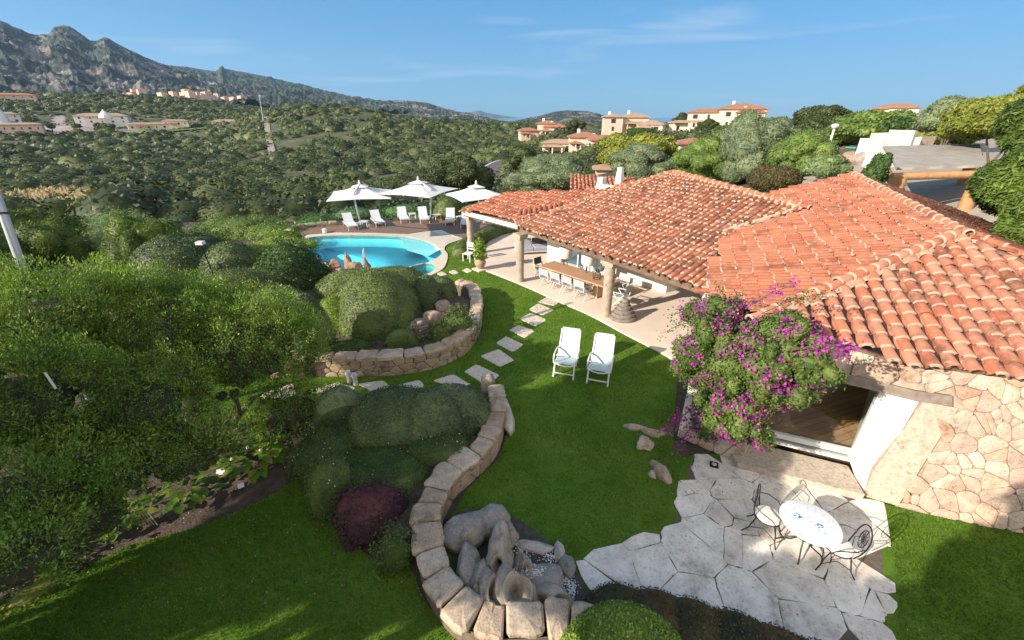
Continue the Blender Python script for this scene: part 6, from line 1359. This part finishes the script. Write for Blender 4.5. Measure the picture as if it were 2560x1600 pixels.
# ------------------------------------------------------------------ garden recliners
PB=plain('pale_blue_mesh',(.40,.50,.52),.75,.04,20,.15,bdist=.002)
def recliner(fl,fr_,lab_):
    a,c=G(*fl,0),G(*fr_,0); mid=(a+c)/2; t=empty('garden_recliner',tuple(mid),lab_,'garden chair','pale mesh recliners on the lawn',yawof(a,c))  # +y away from camera
    W_=.30
    def b(nm,q,m_): o=q.build(nm,m_); o.parent=t
    for s in (-1,1):
        b('leg',MB().bar((s*W_,0,0),(s*W_*.97,.12,.44),.045,.035),WPAINT); b('leg',MB().bar((s*W_,.95,0),(s*W_,.4,.52),.04,.03),WPAINT)
        q=MB(); q.tube([(s*(W_+.03),.12,.42),(s*(W_+.035),.10,.58),(s*(W_+.035),.2,.67),(s*(W_+.035),.5,.68),(s*(W_+.03),.72,.63)],.024,8); b('armrest',q,WPAINT)
        b('side_rail',MB().bar((s*W_,.1,.43),(s*W_,.62,.36),.04,.03).bar((s*W_,.62,.36),(s*W_*.93,1.0,1.14),.04,.03),WPAINT)
    b('front_rail',MB().tube([(-W_,.1,.43),(-W_*.5,.05,.40),(0,.035,.39),(W_*.5,.05,.40),(W_,.1,.43)],.02,8),WPAINT); b('foot_rail',MB().bar((-W_,.02,.14),(W_,.02,.14),.03,.03),WPAINT)
    b('seat',MB().add([(-W_+.02,.1,.44),(W_-.02,.1,.44),(W_-.02,.62,.385),(-W_+.02,.62,.385),(-W_+.02,.1,.42),(W_-.02,.1,.42),(W_-.02,.62,.365),(-W_+.02,.62,.365)],[[0,1,2,3],[7,6,5,4],[0,4,5,1],[1,5,6,2],[2,6,7,3],[3,7,4,0]]),PB)
    V=[];N_=7
    for i in range(N_):
        f_=i/(N_-1); y=.62+.40*f_; z=.385+.80*f_; s_=.02*math.sin(f_*math.pi)
        for x in (-1,1): V.append((x*(W_-.02)*(1-.05*f_),y+s_,z)); V.append((x*(W_-.02)*(1-.05*f_),y+s_+.02,z-.01))
    F=[]
    for i in range(N_-1): o=i*4; F+=[[o,o+2,o+6,o+4],[o+1,o+5,o+7,o+3],[o,o+4,o+5,o+1],[o+2,o+3,o+7,o+6]]
    o=4*(N_-1); F+=[[0,1,3,2],[o,o+2,o+3,o+1]]; b('backrest',MB().add(V,F),PB)
recliner((1304,889),(1357,898),'left of the two pale blue mesh recliners standing on the lawn'); recliner((1383,905),(1438,915),'right of the two pale blue mesh recliners, casting a long shadow')
# ------------------------------------------------------------------ bistro set
CUSH=plain('cream_cushion',(.74,.71,.66),.85,.04,12,.2); CER=plain('white_glazed_tile',(.74,.76,.78),.25,.03,10); BLU=plain('blue_glaze',(.10,.33,.58),.3,.25,30); BLU2=plain('pale_blue_glaze',(.30,.45,.58),.3,.25,30)
tcn=G(1915,1233,.72); t=empty('bistro_table',(tcn[0],tcn[1],.03),'round white table painted with blue flowers on curved iron legs','table')
q=MB().lathe([(.40,-.035),(.455,-.03),(.465,-.01),(.455,.005),(.44,.01)],tuple(tcn),48); tp=q.build('tabletop',CER,t,True)
rg=np.random.default_rng(4); q=MB()
def fleck(x,y,r_,mi,n_=6):
    V=[(tcn[0]+x+r_*rg.uniform(.5,1.2)*math.cos(a),tcn[1]+y+r_*rg.uniform(.5,1.2)*math.sin(a),tcn[2]+.0125) for a in np.linspace(0,2*math.pi,n_+1)[:-1]]; q.add(V,[list(range(n_))],mi)
for i in range(46): a=2*math.pi*i/46; fleck(.385*math.cos(a)+rg.normal()*.012,.385*math.sin(a)+rg.normal()*.012,rg.uniform(.005,.014),1)
for i in range(16): a=2*math.pi*i/16; fleck(.30*math.cos(a),.30*math.sin(a),.013,1)
for cx_,cy_ in ((-.14,.1),(.1,-.11)):
    for i in range(12): fleck(cx_+rg.normal()*.035,cy_+rg.normal()*.03,rg.uniform(.012,.026),0)
for i in range(60): a=rg.uniform(0,6.28); r_=rg.uniform(.0,.24); fleck(r_*math.cos(a),r_*math.sin(a),rg.uniform(.004,.011),1)
q.build('painted_flowers',[BLU,BLU2],tp)
for i in range(4):
    a=math.pi/4+i*math.pi/2+.2; f_=lambda r_,z: (tcn[0]+r_*math.cos(a),tcn[1]+r_*math.sin(a),z)
    MB().tube([f_(.26,.69),f_(.2,.6),f_(.08,.42),f_(.07,.3),f_(.16,.18),f_(.30,.1),f_(.36,.03)],.013,7).build('leg',IRON,t,True)
q=MB(); q.tube([(tcn[0]+.09*math.cos(a),tcn[1]+.09*math.sin(a),.33) for a in np.linspace(0,6.283,17)],.009,6); q.tube([(tcn[0]+.27*math.cos(a),tcn[1]+.27*math.sin(a),.685) for a in np.linspace(0,6.283,25)],.010,6); q.build('ring',IRON,t,True)
def bistro(px,py,face,lab_):
    b=G(px,py,.46); t=empty('bistro_chair',(b[0],b[1],.03),lab_,'chair','wrought iron chairs with white cushions',face)   # faces +x
    def B(nm,q,m_,sm=True): o=q.build(nm,m_,None,sm); o.parent=t
    B('cushion',MB().lathe([(.15,.425),(.205,.43),(.215,.45),(.20,.475),(.12,.487)],(0,0,0),28),CUSH); q=MB().tube([(.205*math.cos(a),.205*math.sin(a),.415) for a in np.linspace(0,6.283,25)],.011,6); B('seat_ring',q,IRON)
    for s in (-1,1):
        B('front_leg',MB().tube([(.14,s*.15,.41),(.2,s*.18,.25),(.22,s*.2,.12),(.27,s*.24,0)],.011,6),IRON); B('rear_leg',MB().tube([(-.15,s*.13,.41),(-.19,s*.15,.25),(-.22,s*.17,.12),(-.3,s*.2,0)],.011,6),IRON)
        B('arm',MB().tube([(-.235,s*.19,.70),(-.1,s*.27,.68),(.08,s*.27,.62),(.15,s*.24,.52),(.14,s*.19,.42)],.009,6),IRON)
    arc=[(-.17,-.16,.42),(-.22,-.195,.6),(-.25,-.2,.78),(-.27,-.14,.93),(-.28,0,1.0),(-.27,.14,.93),(-.25,.2,.78),(-.22,.195,.6),(-.17,.16,.42)]; arc=[tuple(p) for p in smooth_path(arc,4)]
    B('back_frame',MB().tube(arc,.011,7),IRON); q=MB(); ov=[(-.255-.02*math.sin(a),.105*math.cos(a),.74+.17*math.sin(a)) for a in np.linspace(0,6.283,21)]; q.tube(ov,.008,6)
    for k in range(5):
        a=math.pi*k/5+.3; q.tube([(-.255-.02*math.sin(a),.105*math.cos(a),.74+.17*math.sin(a)),(-.262,.0,.74+.02*math.cos(k)),(-.255+.02*math.sin(a),-.105*math.cos(a),.74-.17*math.sin(a))],.005,5)
    for r_ in (.05,.09): q.tube([(-.258,r_*.65*math.cos(a),.74+r_*1.1*math.sin(a)) for a in np.linspace(0,6.283,15)],.005,5)
    for s in (-1,1): q.tube([(-.25,s*.1,.68),(-.23,s*.17,.58),(-.2,s*.08,.5),(-.19,0,.44)],.007,5)
    B('back_scrollwork',q,IRON)
    for s in (-1,1): B('side_stretcher',MB().tube([(.22,s*.2,.14),(.0,s*.14,.24),(-.22,s*.17,.14)],.008,6),IRON)
    B('front_stretcher',MB().tube([(.22,.2,.14),(.17,0,.28),(.22,-.2,.14)],.008,6),IRON)
sc1=G(1814,1219,.46); sc2=G(1981,1291,.46)
bistro(1814,1219,yawof(sc1,tcn)-.1,'left wrought iron chair with round white cushion at the bistro table'); bistro(1981,1291,yawof(sc2,tcn)+.25,'right wrought iron chair with round white cushion at the bistro table')
p=G(1687,1098,.034); t=empty('ground_light',tuple(p),'square black ground light set in the paving under the bougainvillea','lamp'); MB().box(tuple(p),(.17,.17,.03),rz=-.4).build('housing',IRON,t); MB().lathe([(.05,.014),(.05,.024),(.03,.03)],tuple(p),14).build('lens',plain('frosted_lens',(.45,.6,.58),.2),t)
# ------------------------------------------------------------------ lights, signs, poles
def glight(x,y,lab_,tl=0):
    b=G(x,y,0); t=empty('garden_light',tuple(b),lab_,'garden light','pair of white garden lights'); MB().tube([b,b+[tl,0,.3]],.065,16).build('body',WPAINT,t,True); MB().tube([b+[tl,0,.3],b+[tl*1.2,0,.33],b+[tl*1.3,0,.39]],[.085,.09,.07],16).build('cap',WPAINT,t,True)
glight(826,903,'left of the two short white garden lights on the grass before the planter wall'); glight(841,909,'right of the two short white garden lights on the grass before the planter wall')
b=G(1032,1300,.02); MB().lathe([(.14,0),(.15,.3),(.13,.34),(.10,.36)],tuple(b+[.0,.05,0]),6,sy=.7).build('light_box',plain('pale_green_paint',(.58,.66,.62),.5),None,False,'pale green-white box light against the inside of the curved wall','box')
p=G(521,1115,.25); t=empty('plant_sign',tuple(G(521,1140,0)),'larger rectangular white sign plate on the bare soil','sign'); MB().box(tuple(p),(.17,.012,.11),rx=-.9,rz=.15).build('plate',WPAINT,t); MB().bar(p-[0,0,.25],p,.012,.012).build('stake',IRON,t)
p=G(569,1147,.15); t=empty('plant_sign',tuple(G(569,1160,0)),'smaller tilted square white sign plate on the bare soil','sign'); MB().box(tuple(p),(.11,.012,.10),rx=-.9,rz=.6).build('plate',WPAINT,t); MB().bar(p-[0,0,.15],p,.012,.012).build('stake',IRON,t)
a=A(66,668,13); b=A(-16,440,13.4); t=empty('lamp_post',tuple(a),'thick pale metal lamp post leaning at the left edge above the juniper','pole'); MB().tube([a-[0,0,3.5],a,b,b+(b-a)*.6],.075,12).build('shaft',plain('galvanised_metal',(.5,.52,.55),.35,.05,3,metal=.5),t,True); MB().tube([a+(b-a)*.72,a+(b-a)*.74],.09,12).build('band',IRON,t)
a=A(488,600,15.2); b=A(474,577,15.0); t=empty('hedge_lamp',tuple(a),'small white lamp on a thin stem standing in the broad dark hedge','lamp'); MB().tube([a-[0,0,.6],b],.02,6).build('stem',IRON,t); MB().box(tuple(b+[0,0,.04]),(.2,.16,.09)).build('lamp_head',WPAINT,t)
a=A(132,918,7.2); b=A(106,880,7.25); MB().tube([a,b],.013,8).build('path_pole',WPAINT,None,True,'short thin white pole poking out of the juniper crown','pole')
# ------------------------------------------------------------------ rocks
rock('standing_stone',G(1150,917,.2)+[0,.05,.1],(.2,.16,.42),GRAN,'rounded upright grey-violet stone at the top end of the retaining wall',seed=101,amp=.1)
rock('boulder',G(1192,985,.15)+[0.02,.1,.05],(.2,.62,.36),CAPBR,'long brown granite boulder leaning outside the top of the retaining wall',seed=102,amp=.12,yaw=.15)
PW=stonemat('bleached_stone',[(.55,.47,.4),(.5,.4,.32),(.45,.33,.25)],6,.4)
rock('bleached_rock',G(1500,1010,.03),(.26,.09,.09),PW,'left piece of long pale bleached rock on the lawn by the bougainvillea',seed=110,yaw=-.25); rock('bleached_rock',G(1545,1022,.04),(.27,.11,.1),PW,'right piece of long pale rock reaching under the magenta flowers',seed=111,yaw=-.35)
rock('bleached_rock',G(1525,1050,.06),(.17,.15,.14),PW,'round creased pale rock, middle of the lawn rocks',seed=112,amp=.3,fr=2.2); rock('bleached_rock',G(1560,1110,.05),(.13,.31,.15),stonemat('tan_stone',[(.42,.3,.22)]*2,6,.4),'tan elongated rock on the lawn beside the paving',seed=113,yaw=.3,amp=.2); rock('bleached_rock',G(1538,1122,.03),(.09,.1,.08),PW,'small pale stone touching the tan rock',seed=114)
rock('boulder',G(1020,760,.55)+[0,0,.1],(.38,.3,.32),GRANP,'pink granite boulder among the rose bushes, right one',seed=120,amp=.25); rock('boulder',G(985,775,.55)+[0,0,.1],(.45,.3,.26),GRAN,'grey granite boulder in the shade of the largest dome',seed=121,amp=.25); rock('boulder',G(1045,735,.55)+[0,0,.1],(.35,.3,.3),GRANP,'pink granite boulder below the smooth dark dome',seed=122,amp=.25)
# fountain
FR=stonemat('fountain_granite',[(.30,.27,.245),(.34,.31,.28),(.38,.33,.28)],6,.7,bmp=.8); TAF=stonemat('hollowed_stone',[(.36,.31,.26),(.42,.36,.29)],5,.5,bmp=.8)
flat('fountain_basin',[tuple(p) for p in smooth_path(g2([(1065,1300),(1080,1210),(1200,1215),(1310,1290),(1350,1340),(1390,1400),(1340,1460),(1200,1475),(1110,1440)]),3,True)],[],.012,plain('wet_gravel_soil',(.07,.06,.05),.8,.5,12,.8))
gr='rocks of the rock fountain'
rock('fountain_rock',G(1105,1262,.18),(.33,.27,.27),FR,'rounded grey boulder at the top left of the fountain','rock',gr,131,amp=.12,yaw=.3)
rock('fountain_rock',G(1165,1235,.16),(.25,.24,.25),FR,'pinkish flat-topped boulder at the top right of the fountain','rock',gr,132,amp=.14)
rock('fountain_rock',G(1108,1345,.12),(.17,.32,.27),FR,'grey angular rock standing left of the hollowed stone','rock',gr,133,amp=.15)
rock('hollowed_rock',G(1182,1320,.3),(.19,.34,.34),TAF,'tall tan hollowed rock, crest of the fountain','rock',gr,134,amp=.22,fr=1.5,holes=(((-.1,-.75,.6),.05,.9),))
rock('hollowed_rock',G(1150,1405,.24),(.22,.34,.3),TAF,'hollowed tan rock at lower left of the fountain with a wet groove','rock',gr,135,amp=.22,holes=((( .6,-.3,.8),.07,1.1),))
rock('hollowed_rock',G(1215,1400,.26),(.26,.38,.34),TAF,'hollowed rock with a big dark oval opening, front of the fountain','rock',gr,136,amp=.10,holes=(((.02,-.45,.85),.085,1.35),),yaw=.25)
rock('hollowed_rock',G(1285,1425,.12),(.30,.18,.2),TAF,'low rock with a dark cave, right front of the fountain','rock',gr,137,amp=.12,holes=(((-.25,-.5,.8),.09,1.25),((.6,-.4,.7),.05,.8)))
rock('fountain_rock',G(1285,1375,.08),(.28,.3,.17),FR,'flat grey rock strewn with white pebbles in the fountain','rock',gr,138,amp=.14)
rock('fountain_rock',G(1235,1345,.10),(.17,.2,.18),TAF,'small pitted rock right of the fountain crest','rock',gr,139,amp=.2,holes=(((.3,-.5,.8),.07,1.0),((-.5,-.4,.7),.04,.8)))
rock('fountain_rock',G(1268,1293,.03),(.33,.09,.08),CAPBR,'long flat edging stone at the top of the fountain','rock',gr,140,yaw=-.12); rock('fountain_rock',G(1335,1335,.05),(.13,.17,.1),FR,'rounded violet-grey stone beside the paving corner','rock',gr,141)
rock('fountain_rock',G(1322,1307,.04),(.08,.15,.12),CAPBR,'small upright edging stone at the right of the fountain','rock',gr,142); rock('fountain_rock',G(1200,1262,.14),(.13,.2,.2),TAF,'narrow knobbly rock behind the fountain crest','rock',gr,143,amp=.3,fr=2)
rock('fountain_rock',G(1130,1475,.12),(.28,.2,.16),FR,'dark wet rock on the wall at the bottom of the fountain','rock',gr,144,amp=.2)
rg=np.random.default_rng(9); PV,PF=ico(1); VV=[];FF=[];k=0
for cx_,cy_,sx_,sy_,n_,z_ in ((1340,1370,14,32,170,.03),(1240,1298,30,10,110,.03),(1262,1350,34,14,130,.2),(1300,1310,22,14,90,.04),(1300,1400,26,8,70,.16),(1352,1392,10,18,80,.03)):
    for i in range(n_): p=G(cx_+rg.normal()*sx_*.6,cy_+rg.normal()*sy_*.6,z_); s=rg.uniform(.008,.018); VV.append(PV*[s,s*rg.uniform(.6,1),s*.6]+p); FF.append(PF+k); k+=len(PV)
tag(mk('pebbles',np.concatenate(VV),np.concatenate(FF),plain('white_pebble',(.72,.72,.70),.5,.15,30),smooth=True,origin=False),'white pebbles scattered over the fountain rocks and basin','pebbles',kind='stuff')
for k,(x,y,lb_) in enumerate(((1037,1452,'left small pink stone lying in the lower lawn'),(1052,1458,'right small pink stone lying in the lower lawn'))): rock('stone',G(x,y,.02),(.05,.03,.03),GRANP,lb_,seed=150+k)
# added shade trees beyond the frame, each placed up-sun of the ground its shade reaches
SDW=np.array([-math.cos(R(SUN_AZ)),-math.sin(R(SUN_AZ))])/math.tan(R(SUN_EL))
for k_,(x_,y_,zc,c_,l_) in enumerate(((2.6,9.0,6.4,1.7,'the lawn below the recliners'),(2.6,6.2,6.2,1.8,'the middle of the lawn'),(.2,7.4,6.6,1.9,'the outer side of the retaining wall'),(4.2,7.6,6.0,1.5,'the lawn by the bleached rocks'),
        (-5.2,4.6,6.0,1.0,'the lower lawn at far left'),(-3.3,5.3,6.2,1.15,'the lower lawn under the juniper'),(-1.4,5.3,6.3,1.3,'the lower lawn by the front bed'),(-4.4,6.2,5.8,1.0,'the bare soil strip'),(-2.6,6.5,6.0,1.1,'the broad leaved plants'),(1.3,5.5,5.0,1.1,'the rock fountain'),(3.9,3.5,5.0,1.1,'the left corner of the patio'),(4.7,2.7,4.6,1.3,'the lower patio'),(6.4,2.6,4.4,1.1,'the lower right of the patio'),(8.4,4.0,5.6,1.2,'the side lawn'),(10.4,5.0,5.9,1.1,'the foot of the stone wall'))):
    p_=np.array([x_,y_])-SDW*zc; shader_tree(p_[0],p_[1],zc+c_*.8,c_,'added tree outside the picture shading '+l_,201+k_,dens=150)

# fallen leaves and petals
rg=np.random.default_rng(31); q_=[]
for cx_,cy_,sx_,sy_,n_,z_ in ((1600,1060,60,60,90,.02),(1700,1130,90,50,70,.05),(1560,950,70,60,60,.02),(1900,1400,160,80,60,.05),(1350,1000,150,160,90,.02),(500,1350,260,70,140,.02),(450,1220,120,40,120,.0),(1560,820,60,40,40,.06)):
    for i in range(n_): q_.append(G(cx_+rg.normal()*sx_,cy_+rg.normal()*sy_,z_+.012))
v,f=leaves(np.array(q_),np.tile([0,0,1.],(len(q_),1)),.035,.022,.35,rg); DRYL=leafmat('dry_leaf',[(.30,.18,.06),(.42,.30,.12),(.5,.12,.35)],.1)
tag(mk('fallen_leaves',v,f,DRYL,origin=False),'dry leaves and fallen petals scattered on lawn, soil and paving',kind='stuff')
# ------------------------------------------------------------------ air
hm = bpy.data.materials.new('haze_air'); hm.use_nodes = True; hn = hm.node_tree; hn.nodes.remove(hn.nodes['Principled BSDF'])
pv = hn.nodes.new('ShaderNodeVolumePrincipled'); pv.inputs['Color'].default_value = (.45, .70, 1.0, 1); pv.inputs['Density'].default_value = .00005; pv.inputs['Anisotropy'].default_value = .2
hn.links.new(pv.outputs[0], hn.nodes['Material Output'].inputs['Volume'])
tag(MB().box((0, 5500, 560), (26000, 14000, 1300)).build('haze', hm), kind='stuff', label='thin blue haze over the valley and mountains', cat='haze')
